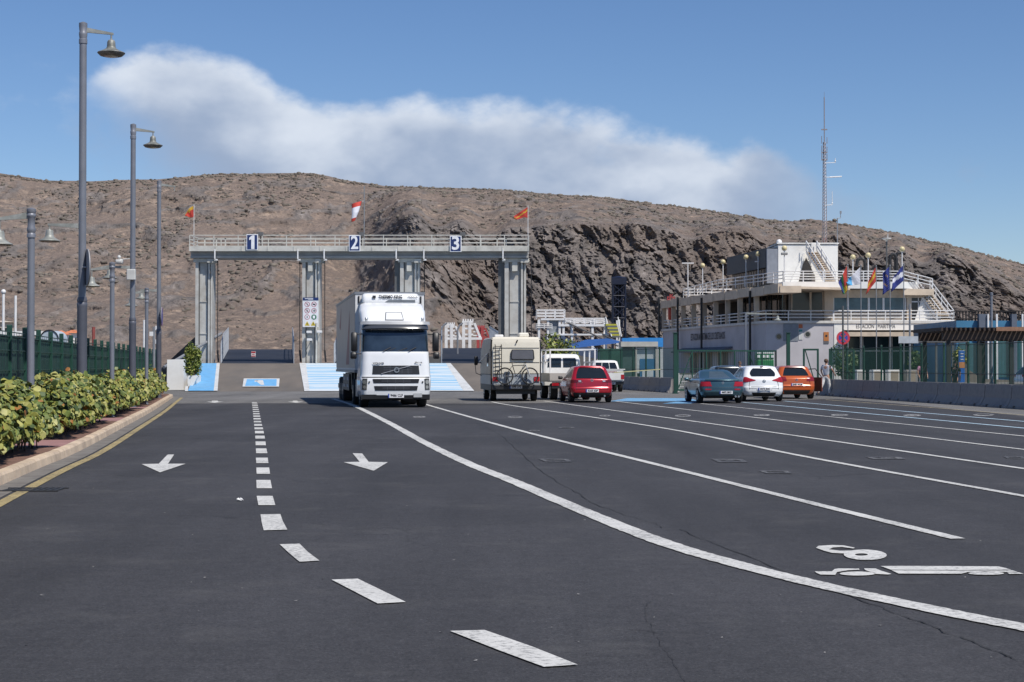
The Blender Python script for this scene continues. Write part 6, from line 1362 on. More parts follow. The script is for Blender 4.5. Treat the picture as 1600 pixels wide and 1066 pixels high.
# dark blue lattice tower
tw = mat('tower_blue_black', (.006,.010,.028), .5, var=.2); t = thing('lattice_tower', 'dark blue lattice tower with a solid cap standing before the cliff', 'tower', (PX(967,200),200,0)); s = 200/F; b = B(); ht = PZ(445,200); hw = 10*s
for x in (-hw,hw):
    for y in (-hw,hw): b.tube((x,y,0),(x*.94,y*.94,ht+.6),.11,n=6)
zs = np.linspace(.5,ht,9)
for z0, z1 in zip(zs, zs[1:]):
    for y in (-hw,hw): b.tube((-hw,y,z0),(hw,y,z1),.06,n=5); b.tube((hw,y,z0),(-hw,y,z1),.06,n=5); b.tube((-hw,y,z1),(hw,y,z1),.06,n=5)
    for x in (-hw,hw): b.tube((x,-hw,z0),(x,hw,z1),.06,n=5)
b.obj('lattice', tw, t); b = B(); b.box(-hw*1.15,hw*1.15,-hw*1.1,hw*1.1,ht,PZ(434.5,200)); b.lathe([(hw*1.2,PZ(434.5,200)),(hw*.9,PZ(433,200)),(.1,PZ(431.5,200))],(0,0,0),10); b.obj('cap', tw, t); b = B(); [b.box(x-.05,x+.05,-.4,.4,ht*.42,ht) for x in (-hw*.5,-.1*hw,hw*.4)]; b.box(-hw*.7,hw*.7,.2,.5,ht*.55,ht); b.obj('ladder_and_cage', tw, t)
# white lattice ramp towers beyond the right linkspan
def lat(label, px0, px1, y0, y1, d, m):
    t = thing('ramp_tower', label, 'ramp tower', ((PX(px0,d)+PX(px1,d))/2,d,0), group='lattice towers beyond the right linkspan'); w = (PX(px1,d)-PX(px0,d))/2; z0, z1 = PZ(y1,d), PZ(y0,d); h = z1-z0; b = B()
    for x in (-w*.9,-w*.25): b.box(x-.16,x+.16,-.4,.4,0,z1)
    for q in (.98,.86,.62,.30): b.box(-w,w*.1,-.3,.3,z0+h*q-.14,z0+h*q+.06)
    b.obj('frame', m, t)
    b = B(); b.extr([(w*.1,z0+h*.9),(w*.35,z0+h*.9),(w,z0+.1),(w*.75,z0+.1)], 'y', -.2, .2); b.box(-w,w,-.35,.35,z0,z0+.25); [b.box(w*.1,w*(.2+.8*(1-q)),-.1,.1,z0+h*q,z0+h*q+.12) for q in (.2,.4,.6,.8)]; b.obj('raking_brace', m, t)
    b = B(); [b.box(-w+k*w*.25,-w+k*w*.25+.12,-.25,.25,z1,z1+h*.12) for k in range(5)]; b.obj('head_lugs', m, t)
lat('smaller white lattice ramp tower beyond the linkspan, next to the lorry', 696, 722, 507, 531, 185, white_steel); lat('larger white lattice ramp tower beyond the right linkspan', 723, 753, 502, 531, 180, white_steel); lat('red lattice frame standing right of the white ramp towers', 746, 766, 511, 531, 190, mat('lattice_red', (.35,.05,.05), .6))
for px, lab in ((690,'curved-top galvanised post beside the lorry'),(715,'second curved-top galvanised post, in front of the smaller white ramp tower')):
    t = W(px,511,130); b = B(); b.path([(0,0,1.2),(0,0,t.z-.2),(.15,0,t.z+.12),(.4,0,t.z+.3)], .07); tag(b.obj('bent_post', galv), lab, 'post').location = (t.x,t.y,0)
b = B(); b.box(PX(640,200),PX(1100,200),198,199,-.2,2.6); tag(b.obj('quay_wall', mat('quay_wall', (.10,.10,.10), .9, var=.3, scale=.4)), 'long dark low quay wall at the foot of the cliff', 'wall')

# ---------------------------------------------------------------- the terminal building
BX, BY = PX(1197,146), 146.0
bd = thing('terminal_building', 'white and grey maritime terminal with stepped decks, columns and outside stairs', 'building', (BX,BY,0))
S0 = 146/F
def bx(px, d=146): return PX(px,d)-BX
def bz(py, d=146): return PZ(py,d)
SK = -.176
def sk(x, y): return (x+SK*y, y)
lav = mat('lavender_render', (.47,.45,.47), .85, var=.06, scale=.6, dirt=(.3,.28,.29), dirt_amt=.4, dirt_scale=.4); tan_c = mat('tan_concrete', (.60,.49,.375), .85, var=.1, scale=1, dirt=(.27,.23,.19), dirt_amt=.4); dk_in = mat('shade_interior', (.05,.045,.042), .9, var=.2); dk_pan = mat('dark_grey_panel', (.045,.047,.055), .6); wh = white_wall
b = B(); zt = 5.22
b.prism([sk(-.0,0),(5.95,0),(5.95,2.0),(14.6,2.0),(14.6,0.0),(16.45,0),sk(16.45,20),sk(8,34),sk(0,34)], 0, zt)
b.obj('ground_floor_wall', lav, bd)
b = B(); b.box(5.96,6.8,-.06,.0,0,5.5); b.box(6.8,14.55,-.06,.5,4.62,5.5); b.box(14.55,16.5,-.06,.0,1.4,5.5); b.box(14.55,16.5,-.06,.0,.0,.9) ; b.box(6.8,14.55,.5,1.9,4.62,4.9); b.obj('front_wall', wh, bd)
b = B(); b.box(14.55,16.5,-.05,-.001,.9,1.4); b.obj('grey_plinth', mat('plinth_grey', (.22,.23,.23), .9), bd)
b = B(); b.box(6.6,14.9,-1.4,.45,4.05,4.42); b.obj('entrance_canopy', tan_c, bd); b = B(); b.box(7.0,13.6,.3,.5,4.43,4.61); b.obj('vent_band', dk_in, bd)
b = B(); b.box(6.8,14.55,1.9,1.98,0,4.05); b.obj('entrance_glass', mat('entrance_glass', (.018,.035,.034), .1, spec=.6), bd); b = B()
for x in (6.85,8.6,8.8,11.2,11.4,13.2,14.4): b.box(x,x+.11,1.78,1.9,0,4.05)
b.box(6.8,14.55,1.78,1.9,2.75,2.86); b.obj('entrance_mullions', white_steel, bd)
text('terminal_name', 'ESTACION   MARITIMA', .5, mat('letter_dark_grey', (.05,.05,.055)), bd, ((bx(1341)+bx(1395))/2,-.075,4.93), width=bx(1398)-bx(1337), bold=.0)
# first deck slab with rails
b = B(); b.prism([sk(-.15,-.15),(16.6,-.15),sk(16.6,20),sk(8,34.2),sk(-.15,34.2)], zt+.0, 5.44); b.obj('deck_slab', mat('deck_edge', (.58,.56,.53), .8), bd)
wr = B(); z1 = 5.44; wr.rail([(16.5,0,z1),(5.95,0,z1)], .88, (1.0,.66,.33), 1.6, .045, .05); wr.rail([(5.9,0,z1),(.0,0,z1)], .88, (1.0,.66,.33), 2.2, .045, .05)
wr.rail([(*sk(0,0),z1),(*sk(0,34),z1)], .88, (1.0,.66,.33), 2.6, .05, .05); wr.rail([(16.5,0,z1),(*sk(16.5,12),z1)], .88, (1.0,.66,.33), 1.8, .045, .05); wr.obj('deck_rail', white_steel, bd)
# wing: beige fascia on columns, inside the shade
b = B(); zf0, zf1 = 7.72, 8.5
ys = [-4.3,-.5,3.2,7.0,10.8,14.5,18.3,22.0,25.8,29.6,33.6]
for i, (a, c) in enumerate(zip(ys, ys[1:])): 
    st = .0 if i else 0; b.prism([sk(-.35,a+.1),sk(.0,a+.1),sk(.0,c),sk(-.35,c)], zf0-(.06*(i%2)), zf1-(.05*(i%2)))
b.obj('wing_fascia', tan_c, bd)
b = B(); b.prism([sk(-.1,-4.2),sk(7,-1),sk(7,34),sk(-.1,33.7)], 8.1, 8.3); b.prism([sk(-.2,-4.3),sk(1.6,-4.3),sk(1.6,0),sk(-.2,0)], 7.72, 8.3); b.obj('wing_roof', tan_c, bd)
b = B(); b.prism([sk(2.2,1.5),sk(2.3,1.5),sk(2.3,14),sk(2.2,14)], 5.44, 8.1); b.obj('wing_back_wall', mat('wood_frames', (.16,.12,.09), .8, var=.3), bd)
b = B()
for k in range(8): y = 2.0+k*1.5; b.prism([sk(2.1,y),sk(2.19,y),sk(2.19,y+1.1),sk(2.1,y+1.1)], 5.6, 7.9)
b.obj('wing_windows', glass_dark, bd)
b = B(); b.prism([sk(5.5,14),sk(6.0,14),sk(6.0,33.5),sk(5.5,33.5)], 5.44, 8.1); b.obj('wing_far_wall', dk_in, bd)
for k in range(9):
    y = 3.5+3.75*k
    if k == 0: y = 2.6
    c = sk(-.08,y); b = B(); b.prism([(c[0]-.12,y-.05),(c[0]+.33,y-.05),(c[0]+.33,y+.35),(c[0]-.12,y+.35)], 5.44, 7.73); b.obj('column', tan_c, bd)
# dark downpipes on the wing wall
b = B(); 
for y, z0, z2 in ((3.0,0,8.2),(18,0,8.2),(26.5,0,8.6),(33.8,0,8.9)): c = sk(-.45,y); b.tube((c[0],y,z0),(c[0],y,z2),.11)
b.obj('downpipe', black_plastic, bd)
t = text('station_lettering', 'ESTACION MARITIMA DE LOS CRISTIANOS', .95, mat('letter_dark_grey', (.05,.05,.055)), bd, (0,0,0), width=11.5, bold=.012)
c = sk(-.05,17.4); t.location = (c[0]-.03,17.4,4.35); t.rotation_euler = (0,0,math.atan2(-1,-SK)); 
b = B(); 
pa, pb_ = sk(-.02,9.5), sk(-.02,26); ow = Vector((-1,SK,0)).normalized()*1.3
b.add([(pa[0],9.5,3.3),(pb_[0],26,3.3),(pb_[0]+ow.x,26,2.95),(pa[0]+ow.x,9.5,2.95),(pa[0],9.5,3.1),(pb_[0],26,3.1),(pb_[0]+ow.x,26,2.8),(pa[0]+ow.x,9.5,2.8)], [(0,1,2,3),(7,6,5,4),(0,3,7,4),(1,5,6,2),(2,6,7,3),(0,4,5,1)]); b.obj('side_canopy', mat('canopy_slate', (.12,.125,.15), .7), bd)
for y0, y1 in ((11,14),(16,18.5),(20.5,23.5)):
    b = B(); b.prism([sk(-.05,y0),sk(.0,y0),sk(.0,y1),sk(-.05,y1)], .8, 2.75); o = b.obj('side_door', mat('door_tan_dark', (.10,.075,.06), .6, var=.3), bd); b = B()
    for y in (y0,(y0+y1)/2,y1-.15): b.prism([sk(-.08,y),sk(-.051,y),sk(-.051,y+.15),sk(-.08,y+.15)], .8, 2.8)
    b.obj('door_frame', tan_c, o)
# first floor, front
b = B(); b.prism([(2.25,1.2),(14.2,1.2),(14.0,12),(1.5,12)], 5.44, 8.25); b.obj('first_floor_wall', mat('taupe_wall', (.30,.265,.235), .85, var=.1), bd)
b = B(); b.box(5.3,6.1,.9,1.19,5.45,8.2); b.box(5.75,14.2,.95,1.19,7.5,8.2); b.box(12.6,13.0,.95,1.19,5.45,7.5); b.obj('wall_frame', tan_c, bd)
for x0, x1, z0, z2, m in ((2.45,4.05,6.3,8.0,'a'),(4.15,5.2,6.3,8.0,'a'),(6.15,7.35,6.3,7.5,'b'),(7.45,9.2,6.3,7.5,'b'),(9.3,10.5,6.3,7.5,'b'),(10.6,12.5,6.3,7.5,'b')):
    b = B(); b.box(x0,x1,1.1,1.17,z0,z2); wn = b.obj('window', mat('window_dark_reflect', (.030,.022,.02), .12, var=.5, scale=.6) if m == 'a' else mat('window_blue', (.06,.12,.155), .12, var=.35, scale=.9), bd)
    b = B(); [b.box(*q) for q in ((x0-.05,x0+.04,1.02,1.1,z0-.05,z2+.05),(x1-.04,x1+.05,1.02,1.1,z0-.05,z2+.05),(x0,x1,1.02,1.1,z0-.06,z0),(x0,x1,1.02,1.1,z2,z2+.06))]; b.obj('window_frame', white_steel if m == 'b' else tan_c, wn)
b = B(); b.box(13.0,14.2,1.12,1.18,5.6,8.1); b.obj('right_glazing', mat('dark_glass_', (.02,.022,.025), .15), bd); b = B(); [b.box(x,x+.08,1.03,1.12,5.5,8.1) for x in (12.95,13.6,14.1)]; b.box(12.95,14.2,1.03,1.12,7.1,7.2); b.obj('right_glazing_bars', white_steel, bd)
# second deck
b = B(); b.prism([(1.45,-.2),(12.1,-.2),(13.6,1.0),(13.6,14),(.5,14)], 8.27, 8.86); b.obj('upper_deck_slab', wh, bd)
b = B(); b.prism([(12.11,-.0),(14.9,.6),(14.9,6),(13.61,6),(13.61,.9)], 7.7, 8.25); b.obj('stair_landing', tan_c, bd)
wr = B(); z2 = 8.86; wr.rail([(1.5,-.1,z2),(12.05,-.1,z2)], .92, (1.0,.75,.5,.25), 1.7, .04, .05); wr.rail([(12.05,-.1,z2),(14.8,.7,8.25)], .92, (1.0,.66,.33), 1.2, .04, .05)
wr.rail([(1.5,-.1,8.86),(*sk(.0,14),8.8),(*sk(.0,26),8.5)], .92, (1.0,.66,.33), 2.0, .045, .05); wr.rail([(*sk(.0,26),8.5),(*sk(6,26.5),8.5)], .92, (1.0,.66,.33), 1.5, .045, .05); wr.obj('upper_deck_rail', white_steel, bd)
# second floor
b = B(); b.prism([(1.6,3.2),(6.95,3.2),(6.95,9),(1.6,9)], 8.86, bz(382,149)); b.obj('bridge_wall', wh, bd)
zt2 = bz(381,149); b = B(); b.box(1.5,7.05,3.1,9.1,zt2,zt2+.1); b.obj('bridge_coping', wh, bd)
b = B(); b.prism([(.55,3.8),(1.59,3.4),(1.59,8),(.4,16),(-1.2,17.2)], 10.35, 12.1); b.obj('bridge_dark_panel', dk_pan, bd); b = B(); b.prism([(.75,4.6),(1.59,4.4),(1.59,8),(.4,15.5),(-.8,16.4)], 8.86, 10.34); b.obj('bridge_glazed_wall', mat('bridge_windows', (.03,.028,.028), .2), bd)
b = B(); [b.box(.77-.11*k-.05,.77-.11*k+.03,4.55+k*.85-.05,4.6+k*.85,8.86,10.34) for k in range(14)]; b.obj('bridge_mullions', mat('mullion_taupe', (.16,.14,.13)), bd)
b = B(); b.box(.6,1.6,3.25,3.75,8.9,12.0); b.obj('bridge_corner_wall', mat('corner_grey', (.22,.24,.28), .7), bd)
b = B(); b.extr([(2.6,8.86),(3.35,8.86),(4.0,11.6),(3.85,11.6)], 'y', 3.0, 3.19); b.obj('sloping_buttress', wh, bd); b = B(); b.box(2.9,4.9,3.14,3.19,8.9,9.5); b.extr([(3.3,9.5),(4.9,9.5),(4.1,11.2)], 'y', 3.12, 3.18); b.obj('stair_recess_shade', mat('stair_shadow', (.13,.115,.10), .9), bd)  # dark slab on the wall paints the shade inside the stair opening
def stair(p_top, p_bot, w, n, d0, name_m):
    sw = B(); p_top, p_bot = Vector(p_top), Vector(p_bot); dv = p_bot-p_top
    for sg in (0, w):
        a, c = p_top+Vector((sg,d0,0)), p_bot+Vector((sg,d0-.0,0)); sw.add([(a.x,a.y-.04,a.z+.1),(c.x,c.y-.04,c.z+.1),(c.x,c.y-.04,c.z-.25),(a.x,a.y-.04,a.z-.25),(a.x,a.y+.04,a.z+.1),(c.x,c.y+.04,c.z+.1),(c.x,c.y+.04,c.z-.25),(a.x,a.y+.04,a.z-.25)], [(0,3,2,1),(4,5,6,7),(0,1,5,4),(3,7,6,2),(0,4,7,3),(1,2,6,5)])
        for q in (.45,.9): sw.tube(a+Vector((0,0,q)), c+Vector((0,0,q)), .045, n=6)
        for k in range(5): p_ = a.lerp(c, k/4); sw.tube(p_, p_+Vector((0,0,.9)), .04, n=6)
    o = sw.obj('stair_stringers', white_steel, bd); tr_ = B()
    for k in range(n):
        p_ = p_top+dv*((k+.5)/n); tr_.box(p_.x+.05,p_.x+w-.05,d0+p_.y-.25,d0+p_.y+.25,p_.z-.11,p_.z-.03); tr_.box(p_.x+.05,p_.x+w-.05,d0+p_.y+.1,d0+p_.y+.14,p_.z-.28,p_.z-.03)
    tr_.obj('stair_treads', tan_c, o); return o
stair((4.0,2.6,11.75),(5.35,.9,8.95), .95, 14, 0, None)
stair((13.55,.8,8.2),(15.4,-.0,5.5), 1.15, 13, .4, None)
b = B(); b.extr([(13.3,5.45),(15.2,5.45),(13.9,7.4)], 'y', 1.0, 1.15); b.obj('stair_side_wall', wh, bd)
b = B(); b.rbox(4.5,5.3,2.9,3.19,11.5,12.5,.03); b.obj('roof_hatch_box', wh, bd)
# portholes, panels, notices on the ground floor
for px, py in ((1217,526),(1262,522.5),(1453.5,523),(1469,523)):
    yy = -.065 if px > 1400 else -.004; b = B(); b.disc((bx(px),yy-.02,bz(py)),(0,-1,0),.30,20,.21); w_ = b.obj('porthole', mat('porthole_ring', (.3,.29,.28), .5), bd); b = B(); b.disc((bx(px),yy-.012,bz(py)),(0,-1,0),.21,20); b.obj('porthole_glass', glass_dark, w_)
for nm, px0, px1, y0, y1, col in (('grey_cabinet',1224,1247,505.5,533,(.20,.22,.25)),('orange_notice',1248,1254,507,513,(.48,.13,.05)),('notice_strip',1248,1254,513.3,531,(.55,.55,.53)),('orange_notice',1287,1295,519,533,(.45,.17,.05)),('notice_strip',1287,1295,533.3,537,(.12,.12,.13))):
    b = B(); b.box(bx(px0),bx(px1),-.05,-.004,bz(y1),bz(y0)); o = b.obj(nm, mat(f'{nm}_{px0}_{int(y0)}', col, .6), bd)
    if px1 == 1295 and y0 < 530: b = B(); b.disc(((bx(px0)+bx(px1))/2,-.06,bz(525)),(0,-1,0),.1,14); b.obj('notice_symbol', ink, o)
b = B(); b.box(bx(1248.3),bx(1253.7),-.056,-.051,bz(518.5),bz(515)); b.obj('notice_band', mat('notice_teal', (.05,.22,.22)), bd)
b = B(); b.box(bx(1440),bx(1452),-.08,-.061,bz(559),bz(547)); b.obj('wall_poster', mat('poster_pink', (.42,.25,.27), .6, var=.5, scale=5), bd)
# things on the building that stand on their own
gm_ = mat('globe_cream', (.62,.53,.30), .35, var=.06); n_ = 0
for px, py, d, yb, lab in ((1098,415,165,446,'globe lamp farthest left along the terminal wing roof'),(1130,409.5,160,444,'second globe lamp from the left on the terminal wing roof'),(1166,402,155,440,'third globe lamp from the left, in front of the dark bridge'),(1185,397,152,446,'fourth globe lamp from the left, with a small bracket on its pole'),(1226,388,146.3,441,'globe lamp at the left corner of the white upper box'),
        (1333,402,147,441,'globe lamp behind the light blue and white flag'),(1357,399,147,441,'globe lamp between the white flag and the red-yellow flag'),(1410,389.5,147,441,'highest globe lamp on the right, above the blue flags')):
    zb_ = 8.86 if d < 150 else 8.5; r = thing('globe_lamp', lab, 'globe lamp', (PX(px,d),d,zb_), group='globe lamps on the terminal deck'); zt_ = PZ(py,d)-zb_
    b = B(); b.tube((0,0,0),(0,0,zt_-.2),.05); b.lathe([(.09,zt_-.28),(.12,zt_-.2),(.12,zt_-.17)],(0,0,0),10); b.obj('pole', white_steel, r); b = B(); b.ball((0,0,zt_),.245,18,12); b.obj('globe', gm_, r)
    if px == 1185: b = B(); b.box(-.3,.3,-.05,.05,zt_-.75,zt_-.65); b.obj('bracket', white_steel, r)
    if px == 1226: b = B(); b.rbox(-.28,.28,-.15,.15,zt_-.6,zt_-.38,.04); b.obj('lamp_collar', mat('collar_grey', (.25,.25,.25)), r)
for k, (px, d, top) in enumerate(((1075,170,411),)):
    t = thing('lamp_post', 'thin white post with a flat double head left of the globe lamps', 'lamp post', (PX(px,d),d,8.5)); b = B(); b.tube((0,0,0),(0,0,PZ(412,d)-8.5),.05); b.box(-.6,.6,-.05,.05,PZ(412,d)-8.5,PZ(410.5,d)-8.5); b.obj('pole', white_steel, t)
vm = mat('vent_pipe_black', (.018,.018,.02), .5)
for px0, px1, yt, d, lab in ((1339,1352,404,150,'left black vent pipe bent over like a crook on the upper deck'),(1391,1401,397,149,'right pair of black bent vent pipes beside the highest globe lamp')):
    t = thing('vent_pipe', lab, 'vent pipe', (PX(px1,d),d,8.86)); x = PX(px0,d)-PX(px1,d); h = PZ(yt,d)-8.86; b = B(); rr = .16
    b.path([(0,0,0),(0,0,h-.35),(-.12,0,h-.1),(x*.45,0,h),(x*.85,0,h-.1),(x,0,h-.4),(x,0,h-.7)], rr, 10)
    if px1 == 1401: b.path([(.0,.3,0),(.0,.3,h-.2),(.2,.3,h+.1),(.5,.3,h+.15),(.75,.3,h+.1)], rr, 10); b.tube((x,0,h-.5),(x,0,0),rr)
    b.obj('pipe', vm, t)
t = thing('sensor_mast', 'dark pole with a small dish head above the blue flags', 'mast', (PX(1386,148),148,8.86)); h = PZ(374,148)-8.86; b = B(); b.tube((0,0,0),(0,0,h),.07); b.obj('pole', gant_dk, t); b = B(); b.lathe([(.05,h-.25),(.12,h-.1),(.42,h+.02),(.42,h+.1),(.15,h+.12)],(0,0,0),14); b.tube((.1,0,h+.1),(.1,0,h+.5),.04); b.obj('dish_head', mat('box_grey', (.55,.55,.53)), t)
t = thing('radar_dome', 'small white dome on a box at the left end of the bridge roof', 'radar', (PX(1217,151),151,12.1)); b = B(); b.rbox(-.35,.35,-.3,.3,-.2,.45,.05); b.obj('housing', white_steel, t); b = B(); b.ball((.05,0,.62),.26); b.obj('dome', white_steel, t)
# aerial mast
t = thing('radio_mast', 'tall red and white lattice radio mast rising behind the terminal', 'radio mast', (PX(1289,155),155,11.9)); s = 155/F; h = PZ(152,155)-11.9; hl = PZ(222,155)-11.9; ms = mat('mast_steel', (.27,.24,.25), .5, .2, var=.1); mr = mat('mast_red', (.30,.10,.08), .6)
b = B(); w = .2
for k in range(3):
    a = 2*math.pi*k/3+.3; b.tube((w*math.cos(a)*1.15,w*math.sin(a)*1.15,0),(w*math.cos(a)*.6,w*math.sin(a)*.6,hl),.035,n=6)
n = 34
for i in range(n):
    q0_, q1_ = i/n, (i+1)/n; b.m = 1 if (i < 5) else 0
    for k in range(3):
        a, c = 2*math.pi*k/3+.3, 2*math.pi*(k+1)/3+.3; f0_, f1_ = w*(1.15-.55*q0_), w*(1.15-.55*q1_)
        b.tube((f0_*math.cos(a),f0_*math.sin(a),hl*q0_),(f1_*math.cos(c),f1_*math.sin(c),hl*q1_),.018,n=4)
b.obj('lattice', [ms,mr], t)
b = B(); b.tube((0,0,hl),(0,0,h),.045); b.tube((0,0,h),(0,0,h+.5),.015)
for q in (.985,.90,.835): b.box(-.28,.28,-.03,.03,hl*q+(h-hl)*(.3 if q>.98 else 0),hl*q+.12+(h-hl)*(.3 if q>.98 else 0)); b.tube((-.25,0,hl*q),(-.25,0,hl*q+.7),.03); b.tube((.25,0,hl*q),(.25,0,hl*q+.6),.03)
b.obj('top_spike', ms, t)
b = B()
for py, px1, up in ((255,1306,8),(321,1301,22)): z = PZ(py,155)-11.9; b.tube((0,0,z),((px1-1289)*s,0,z+.05),.03); b.tube(((px1-1289)*s,0,z),((px1-1289)*s,0,z+up*s),.025); b.ball(((px1-1289)*s,0,z+.2),.08,8,6)
z = PZ(277,155)-11.9; b.tube((0,0,z),(10*s,0,z),.03); b.tube((8*s,0,z),(27*s,0,z+.06),.06); b.obj('side_aerials', white_steel, t)
t = thing('weather_mast', 'short mast with a side arm on the right of the bridge roof', 'mast', (PX(1309,151),151,12.2)); h = PZ(341,151)-12.2; s = 151/F; b = B(); b.tube((0,0,-.1),(0,0,h),.05); b.path([(0,0,h),(5*s,0,h+.02),(5*s,0,h+.6)], .03); b.box(4*s,6.5*s,-.06,.06,h+.4,h+.65); b.obj('pole', galv, t)
t = thing('life_raft_canister', 'red-orange cylinder hanging at the far left end of the terminal terrace', 'canister', (PX(1048,177),177,0)); b = B(); z0, z2 = PZ(500,177), PZ(480.5,177); b.lathe([(.2,z0),(.28,z0+.12),(.28,z2-.1),(.2,z2)],(0,0,0),14); b.obj('cylinder', mat('raft_red', (.48,.06,.03), .5), t)
t = thing('roof_lattice', 'small red lattice frame on the roof at the far left end of the terminal', 'frame', (PX(1048,182),182,8.5)); b = B(); s = 182/F; [b.tube((x*s,0,0),(x*s,0,(12 if abs(x)<3 else 8)*s),.06) for x in (-5,-1,3,6)]; [b.tube((-5*s,0,z*s),(6*s,0,z*s),.06) for z in (3,7)]; b.tube((-5*s,0,0),(3*s,0,12*s),.05); b.obj('frame', mat('lattice_red', (.35,.05,.05)), t)

# flags in front of the terminal
def pole_flag(px, ytop, lab, outline, fn, mats, lean=0.0):
    d = 139; s = d/F; x = PX(px,d); r = thing('flag_on_pole', lab, 'flag', (x,d,0), group='flags before the terminal'); h = PZ(ytop,d)
    b = B(); b.tube((0,0,0),(0,0,h),.05,.035); b.ball((0,0,h),.07,8,6); b.obj('flagpole', galv, r)
    flag(r, lambda u: (lambda q: (q[0]*s*1.22, q[1]*s, q[2]*s*1.22, q[3]*s))(outline(u)), fn, mats, (0,0,h-.1), amp=.12)
pole_flag(1325, 414, 'flag in blue, green, red and yellow stripes, leftmost on its pole before the terminal', lambda u: (-1-11*u,0-26*u,-.5-6*u,-38-6*math.sin(u*2)), lambda u, v: 3 if (u > .72 and v < .9) else 1 if u > .48 else 0 if v < .75 else 2, [flag_red, flag_green, flag_yel, flag_blue])
pole_flag(1345.5, 415, 'light blue and white flag, second from the left before the terminal', lambda u: (-1-18*u,-1-22*u,-.5-16*u,-27-3*u), lambda u, v: 1 if u > .62 else 0, [flag_white, flag_sky])
pole_flag(1369.5, 416, 'red and yellow flag drooping in the middle of the five flags', lambda u: (-1-9*u,0-22*u,-.5-13*u,-22-21*u), lambda u, v: 1 if .3 < v < .62 else 0, [flag_red, flag_yel])
pole_flag(1391, 415, 'blue flag with yellow stars, fourth from the left before the terminal', lambda u: (-1-8*u,0-10*u,-.5-9*u,-36-8*u), lambda u, v: 1 if (int(u*14)+int(v*10)*3) % 13 == 0 and .2 < u < .9 and .2 < v < .9 else 0, [flag_blue, flag_yel])
pole_flag(1412.5, 413, 'blue and white flag, rightmost before the terminal', lambda u: (-1-13*u,0-20*u,-.5-16*u,-24-18*u), lambda u, v: 1 if abs(v-.55+.3*u) < .16 else 0, [flag_blue, flag_white])

# signs, posts and street furniture in front of the terminal
r = thing('no_stopping_sign', 'round blue and red no-stopping sign on a grey post before the terminal entrance', 'traffic sign', (PX(1317.5,88),88,0)); s = 88/F; z = PZ(528,88)
b = B(); b.tube((0,.05,0),(0,.05,PZ(478,88)),.05); b.obj('post', gant_dk, r); b = B(); b.tube((0,-.01,z),(0,.012,z),10.5*s,n=28); pl_ = b.obj('sign_plate', sign_back, r)
b = B(); b.disc((0,-.016,z),(0,-1,0),10.5*s,28,7.2*s); b.add([tuple(Vector((a*s,-.018,z+e*s))) for a, e in ((-6,4.6),(-4.6,6),(6,-4.6),(4.6,-6))], [(0,1,2,3)]); b.add([tuple(Vector((a*s,-.0185,z+e*s))) for a, e in ((-6,-4.6),(-4.6,-6),(6,4.6),(4.6,6))], [(0,3,2,1)]); b.obj('sign_border', mat('sign_red_bright', (.5,.04,.06)), pl_); b = B(); b.disc((0,-.014,z),(0,-1,0),7.2*s,28); b.obj('sign_face', sign_blue, pl_)
b = B(); b.tube((0,-.02,z-7*s),(0,-.02,z+13*s),.06); b.obj('bracket', gant_dk, r)
r = thing('direction_sign', 'pale blank-looking sign panel on a grey post, right of the entrance', 'sign', (PX(1422,90),90,0)); s = 90/F; b = B(); b.tube((0,.05,0),(0,.05,PZ(475,90)),.055); b.obj('post', galv, r)
b = B(); b.box(-18*s,-1.6*s,-.02,.0,PZ(536.5,90),PZ(525.5,90)); b.box(-1.4*s,13*s,-.02,.0,PZ(536.5,90),PZ(525.5,90)); b.obj('panel', mat('panel_grey_white', (.42,.45,.48), .5), r)
r = thing('lamp_post', 'grey lamp column with a sleeve base standing by the pergola', 'lamp post', (PX(1549.5,84),84,0)); b = B(); b.lathe([(.12,0),(.12,.6),(.07,.7),(.06,PZ(462,84))], n=14); b.obj('pole', pole_grey, r); b = B(); b.lathe([(.08,PZ(462,84)),(.09,PZ(458,84)),(.03,PZ(457,84))], n=12); b.obj('cap', pole_grey, r)
r = thing('lamp_post', 'grey bell lamp post in front of the lavender wall of the terminal', 'lamp post', (PX(1165,100),100,0)); b = B(); b.tube((0,0,0),(0,0,PZ(489,100)),.05); b.obj('pole', pole_grey, r); b = B(); arm(b, (0,0,PZ(490,100)),( (1216-1165)*100/F,.2,PZ(491,100)), .04); b.obj('bracket_arm', bell_grey, r); bell(r, ((1216-1165)*100/F,.2,PZ(493,100)), .24)
r = thing('totem_sign', 'blue information totem with an orange foot beside the pergola', 'totem', (PX(1503,86),86,0)); s = 86/F; b = B(); b.rbox(-4.6*s,4.6*s,0,.15,.2,PZ(548,86),.02); b.obj('panel', mat('totem_blue', (.02,.12,.42), .4), r); b = B(); b.box(-4.6*s,4.6*s,-.01,-.002,PZ(575,86),PZ(566,86)); b.obj('orange_band', mat('totem_orange', (.5,.22,.08), .5), r); b = B(); [b.box(-2.5*s,2.5*s,-.014,-.004,PZ(y+1.6,86),PZ(y,86)) for y in (552,556.5,561)]; b.obj('print_lines', mat('totem_white', (.55,.6,.65)), r)
for px, w, lab in ((1345,7,'white planter box nearest the no-stopping sign'),(1371,9,'beige-fronted planter box in the middle of the entrance'),(1398,11,'brown-fronted low planter box right of the entrance doors'),(1425,9,'grey low block at the foot of the direction sign')):
    d = 92; s = d/F; r = thing('planter_box', lab, 'planter', (PX(px,d),d,0), group='planter boxes before the entrance'); b = B(); b.rbox(-w*s,w*s,0,.7,0,PZ(578,d),.04); b.obj('box', white_wall if px < 1410 else barrier_conc, r); b = B(); b.box(-w*s*.55,w*s*.55,-.02,-.003,.1,PZ(580.5,d)); b.obj('front_panel', mat(f'planter_front_{px}', (.33,.27,.2) if px > 1350 else (.45,.42,.38), .8), r)
